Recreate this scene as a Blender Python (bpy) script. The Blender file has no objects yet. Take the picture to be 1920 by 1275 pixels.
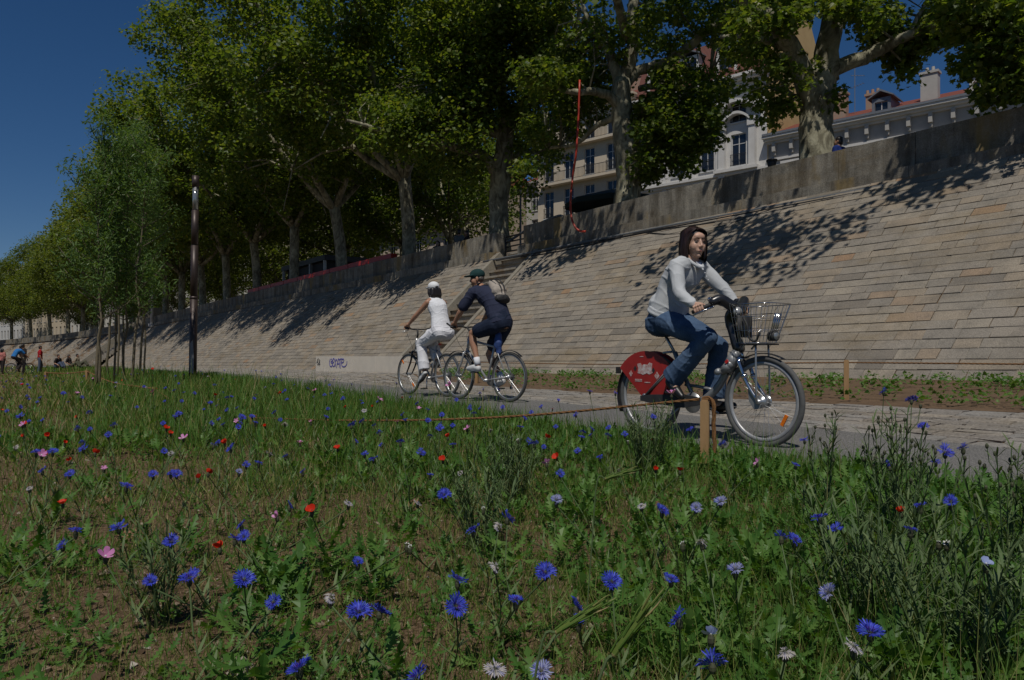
import bpy, math, random
import numpy as np
from mathutils import Vector, Matrix
R = random.Random(11)
rng = np.random.default_rng(11)
PI = math.pi
SC = bpy.context.scene
COL = SC.collection
EYE = np.array([0, 0, .70])
FW = np.array([-.816, .578, 0.]); RT = np.array([.578, .816, 0.]); UP = np.array([0, 0, 1.])

def ray(px, py):                      # direction of a photo point, one metre of depth long
    return FW + RT * ((px - 960) / 1440) + UP * ((668 - py) / 1440)

def pt(px, py, d):
    return EYE + d * ray(px, py)

def pty(px, py, Y):                   # the point of that line of sight at distance Y from the camera's own quay line
    r = ray(px, py)
    return EYE + r * (Y / r[1])

def zlat(Y):
    return np.interp(Y, [4.9, 6.1, 7.85, 11.5], [0, .09, .16, .36])

def zg(X, Y):
    return .008 * (np.maximum(X, -130) + 5) + zlat(Y - yb(X))

# ---------------------------------------------------------------- objects
def tag(o, label=None, cat=None, group=None, kind=None):
    if label: o['label'] = label
    if cat: o['category'] = cat
    if group: o['group'] = group
    if kind: o['kind'] = kind
    return o

def thing(name, label, cat, loc=(0, 0, 0), rz=0, group=None, kind='thing'):
    o = bpy.data.objects.new(name, None)
    COL.objects.link(o)
    o.empty_display_size = .2
    o.location = loc; o.rotation_euler = (0, 0, rz)
    return tag(o, label, cat, group, kind)

def copy_tree(o, parent=None):
    c = o.copy(); COL.objects.link(c); c.parent = parent
    for ch in list(o.children): copy_tree(ch, c)
    return c

def mesh_np(name, V, groups, mats, smooth=True, midx=None):
    """V (n,3); groups: list of int arrays (m,k) of equal-sided faces"""
    me = bpy.data.meshes.new(name)
    V = np.asarray(V, dtype=np.float32)
    me.vertices.add(len(V)); me.vertices.foreach_set('co', V.ravel())
    groups = [np.asarray(g, dtype=np.int32) for g in groups if len(g)]
    loops = np.concatenate([g.ravel() for g in groups])
    tot = np.concatenate([np.full(len(g), g.shape[1], dtype=np.int32) for g in groups])
    st = np.concatenate([[0], np.cumsum(tot)[:-1]]).astype(np.int32)
    me.loops.add(len(loops)); me.loops.foreach_set('vertex_index', loops)
    me.polygons.add(len(tot)); me.polygons.foreach_set('loop_start', st)
    if not isinstance(mats, (list, tuple)): mats = [mats]
    for m in mats: me.materials.append(m)
    if midx is not None: me.polygons.foreach_set('material_index', np.asarray(midx, dtype=np.int32))
    me.polygons.foreach_set('use_smooth', np.full(len(tot), bool(smooth)))
    me.update(calc_edges=True)
    return me

def link(name, me, parent=None, loc=None):
    o = bpy.data.objects.new(name, me)
    COL.objects.link(o)
    if parent is not None: o.parent = parent
    if loc is not None: o.location = loc
    return o

def nrm(v):
    v = np.asarray(v, float); n = np.linalg.norm(v)
    return v / n if n > 1e-9 else v

def frames(pts):
    pts = np.asarray(pts, float); n = len(pts)
    T = np.zeros_like(pts)
    T[1:-1] = pts[2:] - pts[:-2]; T[0] = pts[1] - pts[0]; T[-1] = pts[-1] - pts[-2]
    T = T / np.maximum(np.linalg.norm(T, axis=1, keepdims=True), 1e-9)
    a = np.array([0, 0, 1.]) if abs(T[0][2]) < .9 else np.array([1., 0, 0])
    A = []; u = nrm(np.cross(T[0], a))
    for i in range(n):
        u = nrm(u - T[i] * np.dot(u, T[i])); A.append(u)
    A = np.array(A); B = np.cross(T, A)
    return T, A, B

def spline(pts, k=4):
    """Catmull-Rom through the points (rows may carry extra columns)"""
    P = np.asarray(pts, float)
    P = np.vstack([2 * P[0] - P[1], P, 2 * P[-1] - P[-2]])
    out = []
    for i in range(1, len(P) - 2):
        for j in range(k):
            t = j / k
            p0, p1, p2, p3 = P[i - 1], P[i], P[i + 1], P[i + 2]
            out.append(.5 * (2 * p1 + (p2 - p0) * t + (2 * p0 - 5 * p1 + 4 * p2 - p3) * t * t + (3 * p1 - p0 - 3 * p2 + p3) * t ** 3))
    out.append(P[-2])
    return np.array(out)

class MB:
    def __init__(s): s.V = []; s.F = []; s.MI = []; s.n = 0
    def add(s, V, F, mi=0):
        V = np.asarray(V, float)
        s.V.append(V)
        for f in F: s.F.append([i + s.n for i in f]); s.MI.append(mi)
        s.n += len(V); return s
    def box(s, c, size, rot=None, mi=0):
        x, y, z = np.asarray(size, float) / 2
        V = np.array([[a, b, d] for a in (-x, x) for b in (-y, y) for d in (-z, z)])
        if rot is not None: V = V @ np.asarray(rot).T
        return s.add(V + np.asarray(c, float), [[0, 1, 3, 2], [4, 6, 7, 5], [0, 4, 5, 1], [2, 3, 7, 6], [0, 2, 6, 4], [1, 5, 7, 3]], mi)
    def bx(s, x0, x1, y0, y1, z0, z1, mi=0):
        return s.box(((x0 + x1) / 2, (y0 + y1) / 2, (z0 + z1) / 2), (x1 - x0, y1 - y0, z1 - z0), None, mi)
    def rings(s, C, A, B, n=10, cap=True, closed=False, mi=0):
        C = np.asarray(C, float); m = len(C)
        th = np.arange(n) * 2 * PI / n
        V = (C[:, None] + np.cos(th)[None, :, None] * np.asarray(A)[:, None] + np.sin(th)[None, :, None] * np.asarray(B)[:, None]).reshape(-1, 3)
        F = []
        for i in range(m if closed else m - 1):
            j = (i + 1) % m
            for k in range(n):
                l = (k + 1) % n
                F.append([i * n + k, i * n + l, j * n + l, j * n + k])
        if cap and not closed:
            F.append(list(range(n))[::-1]); F.append([(m - 1) * n + k for k in range(n)])
        return s.add(V, F, mi)
    def tube(s, pts, r, n=8, cap=True, closed=False, mi=0):
        pts = np.asarray(pts, float)
        r = np.broadcast_to(np.asarray(r, float), (len(pts),))
        if closed:
            q = np.vstack([pts[-1:], pts, pts[:1]]); T, A, B = frames(q); A, B = A[1:-1], B[1:-1]
        else: T, A, B = frames(pts)
        return s.rings(pts, A * r[:, None], B * r[:, None], n, cap, closed, mi)
    def cap_tube(s, pts, r, n=10, mi=0):
        pts = np.asarray(pts, float); r = np.broadcast_to(np.asarray(r, float), (len(pts),))
        s.tube(pts, r, n, True, False, mi)
        for p, q in zip(pts, r): s.ball(p, q * .995, n, mi=mi)
        return s
    def ball(s, c, r, n=12, rot=None, mi=0):
        r = np.broadcast_to(np.asarray(r, float), (3,)); m = max(5, n // 2)
        V = [[0, 0, 1.]]
        for i in range(1, m):
            a = PI * i / m
            for k in range(n):
                b = 2 * PI * k / n
                V.append([math.sin(a) * math.cos(b), math.sin(a) * math.sin(b), math.cos(a)])
        V.append([0, 0, -1.])
        V = np.array(V) * r
        if rot is not None: V = V @ np.asarray(rot).T
        F = [[0, 1 + k, 1 + (k + 1) % n] for k in range(n)]
        for i in range(m - 2):
            for k in range(n):
                l = (k + 1) % n; a = 1 + i * n
                F.append([a + k, a + n + k, a + n + l, a + l])
        e = len(V) - 1; a = 1 + (m - 2) * n
        F += [[a + (k + 1) % n, a + k, e] for k in range(n)]
        return s.add(V + np.asarray(c, float), F, mi)
    def disc(s, c, axis, r, w, n=20, mi=0):
        ax = nrm(axis)
        return s.tube([np.asarray(c) - ax * w / 2, np.asarray(c) + ax * w / 2], r, n, mi=mi)
    def prism(s, poly, o, ax, ay, th, mi=0):
        """2-D polygon in the plane (o, ax, ay), extruded by th along ax x ay"""
        ax = np.asarray(ax, float); ay = np.asarray(ay, float); nn = np.cross(ax, ay)
        P = np.array([np.asarray(o) + ax * p[0] + ay * p[1] for p in poly]); k = len(P)
        V = np.vstack([P - nn * th / 2, P + nn * th / 2])
        F = [list(range(k))[::-1], [k + i for i in range(k)]] + [[i, (i + 1) % k, k + (i + 1) % k, k + i] for i in range(k)]
        return s.add(V, F, mi)
    def mesh(s, name, mat, smooth=False):
        V = np.vstack(s.V)
        me = bpy.data.meshes.new(name)
        me.from_pydata(V.tolist(), [], s.F)
        for m in (mat if isinstance(mat, (list, tuple)) else [mat]): me.materials.append(m)
        me.polygons.foreach_set('material_index', s.MI)
        me.polygons.foreach_set('use_smooth', [bool(smooth)] * len(me.polygons))
        me.update()
        return me
    def build(s, name, mat, parent=None, smooth=False, origin=None):
        if origin is not None: s.V = [v - np.asarray(origin, float) for v in s.V]
        return link(name, s.mesh(name, mat, smooth), parent, origin)
    def remesh(s, name, mat, parent=None, voxel=.01, it=4, disp=None, bake=None):
        me = s.mesh('tmp', mat, True)
        o = bpy.data.objects.new('tmp', me); COL.objects.link(o)
        m = o.modifiers.new('r', 'REMESH'); m.mode = 'VOXEL'; m.voxel_size = voxel
        if it:
            m = o.modifiers.new('s', 'SMOOTH'); m.iterations = it; m.factor = .5
        dg = bpy.context.evaluated_depsgraph_get(); dg.update()
        me2 = bpy.data.meshes.new_from_object(o.evaluated_get(dg))
        bpy.data.objects.remove(o); bpy.data.meshes.remove(me)
        me2.name = name
        me2.materials.clear(); me2.materials.append(mat if not isinstance(mat, (list, tuple)) else mat[0])
        n = len(me2.vertices)
        if disp:
            co = np.empty(n * 3, np.float32); me2.vertices.foreach_get('co', co); co = co.reshape(-1, 3)
            no = np.empty(n * 3, np.float32); me2.vertices.foreach_get('normal', no); no = no.reshape(-1, 3)
            co = co + no * disp(co)[:, None]
            me2.vertices.foreach_set('co', co.astype(np.float32).ravel())
        me2.polygons.foreach_set('use_smooth', [True] * len(me2.polygons))
        me2.update()
        return link(name, me2, parent)

def wob(co, sc, seed=0):
    """cheap smooth pseudo-noise in -1..1"""
    q = np.asarray(co, float) * sc + seed
    return (np.sin(q[:, 0] * 1.7 + 1.3 * np.sin(q[:, 1] * 1.1 + seed)) + np.sin(q[:, 1] * 2.1 + 1.1 * np.sin(q[:, 2] * 1.3)) + np.sin(q[:, 2] * 1.9 + 1.2 * np.sin(q[:, 0] * .9 + 2))) / 3

def rotz(a):
    c, s = math.cos(a), math.sin(a); return np.array([[c, -s, 0], [s, c, 0], [0, 0, 1.]])
def roty(a):
    c, s = math.cos(a), math.sin(a); return np.array([[c, 0, s], [0, 1, 0], [-s, 0, c]])
def rotx(a):
    c, s = math.cos(a), math.sin(a); return np.array([[1, 0, 0], [0, c, -s], [0, s, c]])

# ---------------------------------------------------------------- materials
def nodes(name):
    m = bpy.data.materials.new(name); m.use_nodes = True
    nt = m.node_tree; b = nt.nodes['Principled BSDF']
    return m, nt, b

def nd(nt, t, **kw):
    n = nt.nodes.new(t)
    for k, v in kw.items():
        if hasattr(n, k) and k not in n.inputs: setattr(n, k, v)
        else: n.inputs[k].default_value = v
    return n

def ramp(nt, fac, stops):
    n = nt.nodes.new('ShaderNodeValToRGB'); e = n.color_ramp.elements
    while len(e) < len(stops): e.new(.5)
    for i, (p, c) in enumerate(stops):
        e[i].position = p; e[i].color = (*c, 1) if len(c) == 3 else c
    nt.links.new(fac, n.inputs['Fac'])
    return n.outputs['Color']

def noise(nt, scale, detail=4, rough=.6, vec=None, dist=0.):
    n = nd(nt, 'ShaderNodeTexNoise', Scale=scale, Detail=detail, Roughness=rough, Distortion=dist)
    if vec is not None: nt.links.new(vec, n.inputs['Vector'])
    return n.outputs['Fac']

def objco(nt, scale=(1, 1, 1)):
    c = nt.nodes.new('ShaderNodeTexCoord')
    if scale == (1, 1, 1): return c.outputs['Object']
    mp = nt.nodes.new('ShaderNodeMapping'); mp.inputs['Scale'].default_value = scale
    nt.links.new(c.outputs['Object'], mp.inputs['Vector']); return mp.outputs['Vector']

def mixc(nt, fac, a, b, mode='MIX'):
    n = nt.nodes.new('ShaderNodeMix'); n.data_type = 'RGBA'; n.blend_type = mode
    for s, v in ((n.inputs[0], fac), (n.inputs[6], a), (n.inputs[7], b)):
        if hasattr(v, 'is_linked'): nt.links.new(v, s)
        elif isinstance(v, (int, float)): s.default_value = v
        else: s.default_value = (*v, 1)
    return n.outputs[2]

def bump(nt, b, h, strength=.3, dist=.02):
    n = nd(nt, 'ShaderNodeBump', Strength=strength, Distance=dist)
    nt.links.new(h, n.inputs['Height']); nt.links.new(n.outputs['Normal'], b.inputs['Normal'])

def mat(name, col, rough=.6, metal=0., col2=None, scale=6., detail=5, bmp=0., bscale=None, bdist=.01, spec=None, stretch=(1, 1, 1)):
    m, nt, b = nodes(name)
    b.inputs['Roughness'].default_value = rough; b.inputs['Metallic'].default_value = metal
    if spec is not None: b.inputs['Specular IOR Level'].default_value = spec
    v = objco(nt, stretch)
    if col2 is None: col2 = tuple(c * .8 for c in col)
    nz = noise(nt, scale, detail, .65, v)
    nt.links.new(ramp(nt, nz, [(.35, col), (.68, col2)]), b.inputs['Base Color'])
    if bmp: bump(nt, b, noise(nt, bscale or scale * 4, 4, .6, v), bmp, bdist)
    return m

def leafmat(name, stops, trans=.45, rough=.45, spec=.35, tcol=1.5):
    m, nt, b = nodes(name)
    g = nt.nodes.new('ShaderNodeNewGeometry')
    c = ramp(nt, g.outputs['Random Per Island'], stops)
    nt.links.new(c, b.inputs['Base Color']); b.inputs['Roughness'].default_value = rough
    b.inputs['Specular IOR Level'].default_value = spec
    t = nt.nodes.new('ShaderNodeBsdfTranslucent')
    nt.links.new(mixc(nt, 1., c, (tcol * 1.05, tcol, tcol * .35), 'MULTIPLY'), t.inputs['Color'])
    mx = nt.nodes.new('ShaderNodeMixShader'); mx.inputs[0].default_value = trans
    nt.links.new(b.outputs[0], mx.inputs[1]); nt.links.new(t.outputs[0], mx.inputs[2])
    nt.links.new(mx.outputs[0], nt.nodes['Material Output'].inputs['Surface'])
    return m

def scatter(PV, PF, loc, X, Y, Z):
    """copies of one small shape: PV (k,3), PF list of equal-length face lists -> V, [face arrays]"""
    PV = np.asarray(PV, float); n = len(loc); k = len(PV)
    V = loc[:, None, :] + PV[None, :, 0:1] * X[:, None, :] + PV[None, :, 1:2] * Y[:, None, :] + PV[None, :, 2:3] * Z[:, None, :]
    off = (np.arange(n) * k)[:, None, None]
    G = []
    for s in sorted(set(len(f) for f in PF)):
        A = np.array([f for f in PF if len(f) == s])
        G.append((A[None] + off).reshape(-1, s))
    return V.reshape(-1, 3), G

def merge(parts):
    """parts: list of (V, [faces], material index)"""
    Vs = []; G = {}; n = 0
    for V, gs, mi in parts:
        if not len(V): continue
        Vs.append(V)
        for g in gs: G.setdefault((g.shape[1], mi), []).append(g + n)
        n += len(V)
    groups = []; mid = []
    for (k, mi), L in G.items():
        a = np.concatenate(L); groups.append(a); mid.append(np.full(len(a), mi))
    return np.concatenate(Vs), groups, np.concatenate(mid)

def rand_frames(n, up, tilt, size, asp=1.):
    """random leaf frames: normals scattered round 'up' (n,3) or a vector, by tilt"""
    up = np.broadcast_to(np.asarray(up, float), (n, 3))
    N = up + rng.normal(size=(n, 3)) * tilt; N /= np.linalg.norm(N, axis=1, keepdims=True)
    a = rng.normal(size=(n, 3)); Y = a - N * np.sum(a * N, axis=1, keepdims=True); Y /= np.linalg.norm(Y, axis=1, keepdims=True)
    X = np.cross(Y, N)
    s = np.broadcast_to(size, (n,))[:, None]
    return X * s * asp, Y * s, N * s
SKYS, SUNE, EXPO = .05, 4.0, -0.45
# ================================================================ the setting
M = {}
M['meadow'] = None
def soil_mat():
    m, nt, b = nodes('meadow_soil'); v = objco(nt)
    c1 = ramp(nt, noise(nt, 1.3, 6, .65, v), [(.32, (.13, .088, .054)), (.55, (.20, .142, .09)), (.72, (.14, .12, .06))])
    c2 = ramp(nt, noise(nt, 60, 3, .6, v), [(.4, (.55, .5, .45)), (.62, (1.25, 1.2, 1.15))])
    nt.links.new(mixc(nt, 1., c1, c2, 'MULTIPLY'), b.inputs['Base Color']); b.inputs['Roughness'].default_value = .95
    b.inputs['Specular IOR Level'].default_value = .15
    bump(nt, b, noise(nt, 45, 5, .7, v), .9, .03); return m
M['soil'] = soil_mat()

def asphalt_mat():
    m, nt, b = nodes('asphalt'); v = objco(nt)
    c1 = ramp(nt, noise(nt, .5, 4, .6, v), [(.3, (.125, .123, .12)), (.7, (.165, .16, .154))])
    c2 = ramp(nt, noise(nt, 120, 2, .6, v), [(.38, (.45, .45, .45)), (.6, (1.35, 1.33, 1.3))])
    nt.links.new(mixc(nt, 1., c1, c2, 'MULTIPLY'), b.inputs['Base Color']); b.inputs['Roughness'].default_value = .85
    bump(nt, b, noise(nt, 150, 2, .6, v), .5, .006); return m

def stone_mat(name, stops, lichen=(.10, .095, .085), lamt=.45, fine=70, bm=.5, streak=None, drip=False):
    m, nt, b = nodes(name); v = objco(nt)
    g = nt.nodes.new('ShaderNodeNewGeometry')
    c = ramp(nt, g.outputs['Random Per Island'], stops)
    c = mixc(nt, ramp(nt, noise(nt, 2.6, 7, .72, v), [(.44, (0, 0, 0)), (.66, (lamt,) * 3)]), c, lichen)
    c = mixc(nt, ramp(nt, noise(nt, .9, 8, .75, objco(nt, (.45, 1, 1.6))), [(.5, (0, 0, 0)), (.72, (.6,) * 3)]), c, (.20, .145, .075))
    c = mixc(nt, ramp(nt, noise(nt, .55, 5, .7, v), [(.5, (0, 0, 0)), (.75, (.5,) * 3)]), c, (.165, .145, .115))
    c = mixc(nt, 1., c, ramp(nt, noise(nt, fine, 3, .7, v), [(.3, (.62, .62, .62)), (.7, (1.3, 1.3, 1.3))]), 'MULTIPLY')
    if streak: c = mixc(nt, ramp(nt, noise(nt, 1.2, 5, .6, objco(nt, (1, 1, .35))), [(.52, (0, 0, 0)), (.66, (.75,) * 3)]), c, streak)
    if drip: c = mixc(nt, 1., c, ramp(nt, noise(nt, 2.4, 5, .7, objco(nt, (1, 1, .12))), [(.36, (.5, .48, .45)), (.56, (1., 1., 1.)), (.72, (1.15, 1.14, 1.1))]), 'MULTIPLY')
    nt.links.new(c, b.inputs['Base Color']); b.inputs['Roughness'].default_value = .9
    b.inputs['Specular IOR Level'].default_value = .2
    bump(nt, b, noise(nt, fine * .45, 6, .7, v), bm, .02); return m

M['asphalt'] = asphalt_mat()
M['stone'] = stone_mat('quay_granite', [(0, (.185, .163, .137)), (.2, (.285, .250, .208)), (.45, (.235, .212, .182)), (.7, (.315, .275, .222)), (.93, (.28, .23, .175)), (.98, (.30, .225, .16)), (1, (.32, .20, .12))])
M['sett'] = stone_mat('paving_setts', [(0, (.22, .20, .18)), (.4, (.29, .265, .235)), (.7, (.25, .24, .225)), (1, (.36, .315, .26))], lamt=.3, fine=40)
M['parapet'] = stone_mat('weathered_coping', [(0, (.22, .203, .172)), (.5, (.285, .263, .22)), (1, (.335, .305, .25))], lamt=.65, fine=50, streak=(.22, .15, .05), drip=True)
M['joint'] = mat('mossy_joint', (.10, .075, .048), .95, col2=(.17, .09, .035), scale=1.1, bmp=.5, bscale=30)
M['pale'] = mat('pale_limestone', (.66, .60, .51), .8, col2=(.58, .53, .455), scale=3, bmp=.15, bscale=60)
M['step'] = stone_mat('step_stone', [(0, (.30, .27, .225)), (1, (.38, .34, .28))], lamt=.4, streak=(.20, .11, .04))
M['string'] = stone_mat('stringer_stone', [(0, (.25, .228, .19)), (1, (.29, .265, .22))], lamt=.4)
M['strip'] = mat('planting_soil', (.11, .066, .036), .95, col2=(.16, .10, .055), scale=4, bmp=.9, bscale=40, bdist=.03)
M['street'] = mat('street_gravel', (.20, .18, .15), .95, col2=(.15, .135, .11), scale=.8)
M['land'] = mat('far_ground', (.10, .085, .05), .95, col2=(.07, .08, .03), scale=.05)

yb = lambda X: -.0009 * np.minimum(0, np.asarray(X, float) + 95) ** 2          # far off the quay bends towards the river
NE = ([-130, -60, -25, -15, -6.6, -3.7, -1.5, 15], [8, 7.5, 6.3, 5.45, 4.6, 4.2, 3.95, 3.2])
EE = ([-130, -60, -30, -18.6, -14.3, -4, -2.2, -1, 15], [10.3, 9.6, 8.6, 7.66, 7.13, 5.87, 5.62, 5.5, 5.0])
CE = ([-130, -20, -16, -13, -9, 15], [11.45, 11.45, 9.2, 8.2, 7.9, 7.8])
fN = lambda X: np.interp(X, *NE) + yb(X)
fE = lambda X: np.interp(X, *EE) + yb(X)
fC = lambda X: np.interp(X, *CE) + yb(X)
zt = lambda X: 4.62 + np.minimum(0, .006 * (X + 15))
SX, SY, SZ = 11.5, .725, .689          # quay slope: foot at Y = SX, direction (0, SY, SZ)
XS = np.concatenate([np.linspace(15, -30, 120), np.linspace(-31, -250, 130)])

def strip_sheet(name, f0, f1, m, dz=0., nv=8, kind='structure', ztop=None):
    t = np.linspace(0, 1, nv)
    X = np.repeat(XS[:, None], nv, 1); Y = f0(X) * (1 - t) + f1(X) * t
    Z = (zg(X, Y) if ztop is None else ztop(X)) + dz
    V = np.stack([X, Y, Z], -1).reshape(-1, 3)
    n = len(XS); i, j = np.meshgrid(np.arange(n - 1), np.arange(nv - 1), indexing='ij'); a = (i * nv + j).ravel()
    F = np.stack([a, a + 1, a + nv + 1, a + nv], 1)[:, ::-1]
    return tag(link(name, mesh_np(name, V, [F], m)), kind=kind)

# the land under everything
g = MB(); g.add([[-3000, -3000, -2.2], [3000, -3000, -2.2], [3000, 3000, -2.2], [-3000, 3000, -2.2]], [[0, 1, 2, 3]])
tag(g.build('ground', M['land']), kind='structure')
strip_sheet('bike_path', lambda X: fN(X) - .05, lambda X: fE(X), M['asphalt'], .012)
strip_sheet('paving_bed', fE, lambda X: fC(X) + .02, M['joint'], -.012)
strip_sheet('planting_bed', fC, lambda X: 11.6 + yb(X), M['strip'], .006, 12)
strip_sheet('street', lambda X: 16.4 + yb(X), lambda X: 90. + 0 * X, M['street'], -.12, 6, ztop=zt)

# the meadow: rolling soil between the river side and the path
def zmead(X, Y):
    P = np.stack([np.ravel(X), np.ravel(Y), np.zeros(np.size(X))], 1)
    return zg(X, np.minimum(Y, 4.9)) + (.035 * wob(P, 1.1) + .02 * wob(P, 3.3, 2.)).reshape(np.shape(X)) * np.clip((fN(X) - Y) / .8, 0, 1) + np.where(Y > 4.9, zlat(Y), 0)
def meadow():
    xs = np.concatenate([np.linspace(6, -8, 180), np.linspace(-8.2, -30, 110), np.linspace(-31, -250, 100)])
    nv = 130; t = np.linspace(0, 1, nv) ** .8
    X = np.repeat(xs[:, None], nv, 1); Y = -20 * (1 - t) + (fN(X) + .06) * t
    Z = zmead(X, Y)
    V = np.stack([X, Y, Z], -1).reshape(-1, 3)
    n = len(xs); i, j = np.meshgrid(np.arange(n - 1), np.arange(nv - 1), indexing='ij'); a = (i * nv + j).ravel()
    F = np.stack([a, a + 1, a + nv + 1, a + nv], 1)[:, ::-1]
    return tag(link('meadow_ground', mesh_np('meadow_ground', V, [F], M['soil'])), kind='structure')
meadow()

# ---------------------------------------------------------------- laid stone (blocks one by one)
def laid(rects, P, gap, th, jit, name, m, parent=None):
    """rects (n,4): u0,u1,v0,v1 ; P(u,v,h) -> xyz"""
    r = np.asarray(rects); n = len(r); g = gap / 2; i = th * .5
    h = rng.uniform(-jit, jit, n)
    V = []
    for (e, hh) in ((g, -th), (g + .004, h - th * .3), (g + i, h)):
        for (a, b) in ((0, 2), (1, 2), (1, 3), (0, 3)):
            u = r[:, a] + (e if a == 0 else -e) + rng.uniform(-.008, .008, n); v = r[:, b] + (e if b == 2 else -e) + rng.uniform(-.004, .004, n)
            V.append(P(u, v, hh + (rng.uniform(-jit, jit, n) * .5 if e > g + .005 else 0)))
    V = np.stack(V, 1).reshape(-1, 3)
    f = [[8, 9, 10, 11]] + [[k + s, (k + 1) % 4 + s, (k + 1) % 4 + 4 + s, k + 4 + s] for s in (0, 4) for k in range(4)]
    G = (np.array(f)[None] + (np.arange(n) * 12)[:, None, None]).reshape(-1, 4)
    return link(name, mesh_np(name, V, [G], m, False), parent)

def courses(u0, u1, v0, v1, hh, mean, skip=()):
    out = []; v = v0
    while v < v1 - .03:
        h = hh * rng.uniform(.9, 1.1); h = min(h, v1 - v); u = u0 - rng.uniform(0, mean)
        while u < u1:
            L = mean * rng.uniform(.45, 1.7) * (1 + max(0, -u - 45) / 70); a, b = max(u, u0), min(u + L, u1)
            segs = [(a, b)]
            for (s0, s1) in skip:
                segs = [q for (p, w) in segs for q in ((p, min(w, s0)), (max(p, s1), w)) if q[1] - q[0] > .06]
            out += [(p, w, v, v + h) for p, w in segs if w - p > .06]
            u += L
        v += h
    return out

def PW(u, v, h):
    zb = .36 + .008 * (u + 5) - .15
    return np.stack([u, yb(u) + SX - .16 + v * SY - h * SZ, zb + v * SZ + h * SY], -1)

ST0, ST1 = -23.55, -20.75               # the stair cut in the slope
wall = thing('quay_wall', 'long sloping stone quay wall of tan and grey granite courses beside the path', 'wall', (-20, 11.5, .2))
def setp(o, p):
    o.parent = p; o.data.transform(Matrix.Translation(-Vector(p.location))); return o
bed = MB()
for (a, b) in ((12, ST1), (ST0, -97), (-99.5, -250)):
    for a, b in [(q, max(q - 12, b)) for q in np.arange(a, b, -12)]:
      P0 = PW(np.array([a, b, b, a]), np.array([0, 0, 6.6, 6.6]), np.full(4, -.022))
      bed.add(P0, [[0, 3, 2, 1]])
setp(bed.build('joint_bed', M['joint']), wall)
setp(laid(courses(-245, 12, 0, 6.48, .215, .50, [(ST0, ST1), (-99.5, -97)]), PW, .008, .015, .006, 'stone_facing', M['stone']), wall)

def PC(u, v, h):
    X = -u; Y = fE(X) + (fC(X) - fE(X)) * v; return np.stack([X, Y, zg(X, Y) + .012 + h], -1)
rc = []
for k in range(9):
    u = -14 + rng.uniform(0, .2)
    while u < 75:
        L = rng.uniform(.2, .42) * (1 + max(0, u - 25) / 40); rc.append((u, u + L, k / 9 + .006, (k + 1) / 9 - .006)); u += L
pav = laid([(a, b, c, d) for a, b, c, d in rc], lambda u, v, h: PC(u, v, h), .016, .02, .006, 'cobble_paving', M['sett'])
pav.data.flip_normals(); tag(pav, kind='structure')

# ---------------------------------------------------------------- parapets
def parapet(name, label, x0, x1, top=.74, origin=None):
    """coping wall from x0 down to x1 (x0 > x1), course of ledge stones under it"""
    o = thing(name, label, 'parapet', (x0, 16.2, float(zt(x0))))
    a, l = MB(), MB(); x = x0
    while x > x1 + .1:
        L = min(R.uniform(1.6, 2.4) * (1 + max(0, -x - 50) / 40), x - x1); xm = x - L / 2; z = float(zt(xm))
        j = R.uniform(-.006, .006)
        for mb_, g_, y0, y1, za, zb_ in ((a, .006, 16.05 + j, 16.55, .002, top + j), (l, .005, 15.78 + j, 16.56, -.30, -.002)):
            mb_.add([[X_, Y_ + float(yb(X_)), float(zt(X_)) + Z_] for X_ in (x - L + g_, x - g_) for Y_ in (y0, y1) for Z_ in (za, zb_)], [[0, 1, 3, 2], [4, 6, 7, 5], [0, 4, 5, 1], [2, 3, 7, 6], [0, 2, 6, 4], [1, 5, 7, 3]])
        x -= L
    for mb, n in ((a, 'coping'), (l, 'ledge')):
        setp(mb.build(n, M['parapet']), o)
    return o
parapet('parapet_wall', 'weathered grey parapet with yellow lichen running right from the railing above the stairs', 12, -21.95)
parapet('parapet_wall', 'grey stone parapet left of the stairs with dark tree shadow bands', -23.75, -95)
parapet('parapet_wall', 'distant grey parapet beyond the far stairway at far left', -103, -240)

# ---------------------------------------------------------------- main stair, set into the slope
st = thing('stone_staircase', 'stone steps climbing the sloping quay wall behind the two cyclists', 'staircase', (-22.1, 11.5, .3))
n = 17
zb0 = .36 + .008 * (-22 + 5); z0, z1 = .45, 4.52
sm = MB()
for k in range(n):
    y = 12.0 + k * (4.62 / n); za = z0 + (z1 - z0) * k / n; zc = z0 + (z1 - z0) * (k + 1) / n
    sm.bx(ST0 + .22, ST1 - .22, y + .02, y + .55, za - .25, zc - .07); j = R.uniform(-.012, .012); sm.bx(ST0 + .224, ST1 - .224, y - .05 + j, y + .55, zc - .068, zc)
setp(sm.build('steps', M['step']), st)
for xa in (ST0, ST1 - .22):
    s = MB(); P = [PW(np.array([u]), np.array([v]), np.array([hh]))[0] for hh in (-.45, .035) for (u, v) in ((xa + .004, .02), (xa + .216, .02), (xa + .216, 6.45), (xa + .004, 6.45))]
    s.add(P, [[3, 2, 1, 0], [4, 5, 6, 7], [0, 1, 5, 4], [1, 2, 6, 5], [2, 3, 7, 6], [3, 0, 4, 7]])
    setp(s.build('stringer', M['string']), st)
b = MB(); b.bx(ST0 + .3, ST1 - .3, 13.1, 17, -.3, .5); setp(b.build('footing', M['step']), st)

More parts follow.
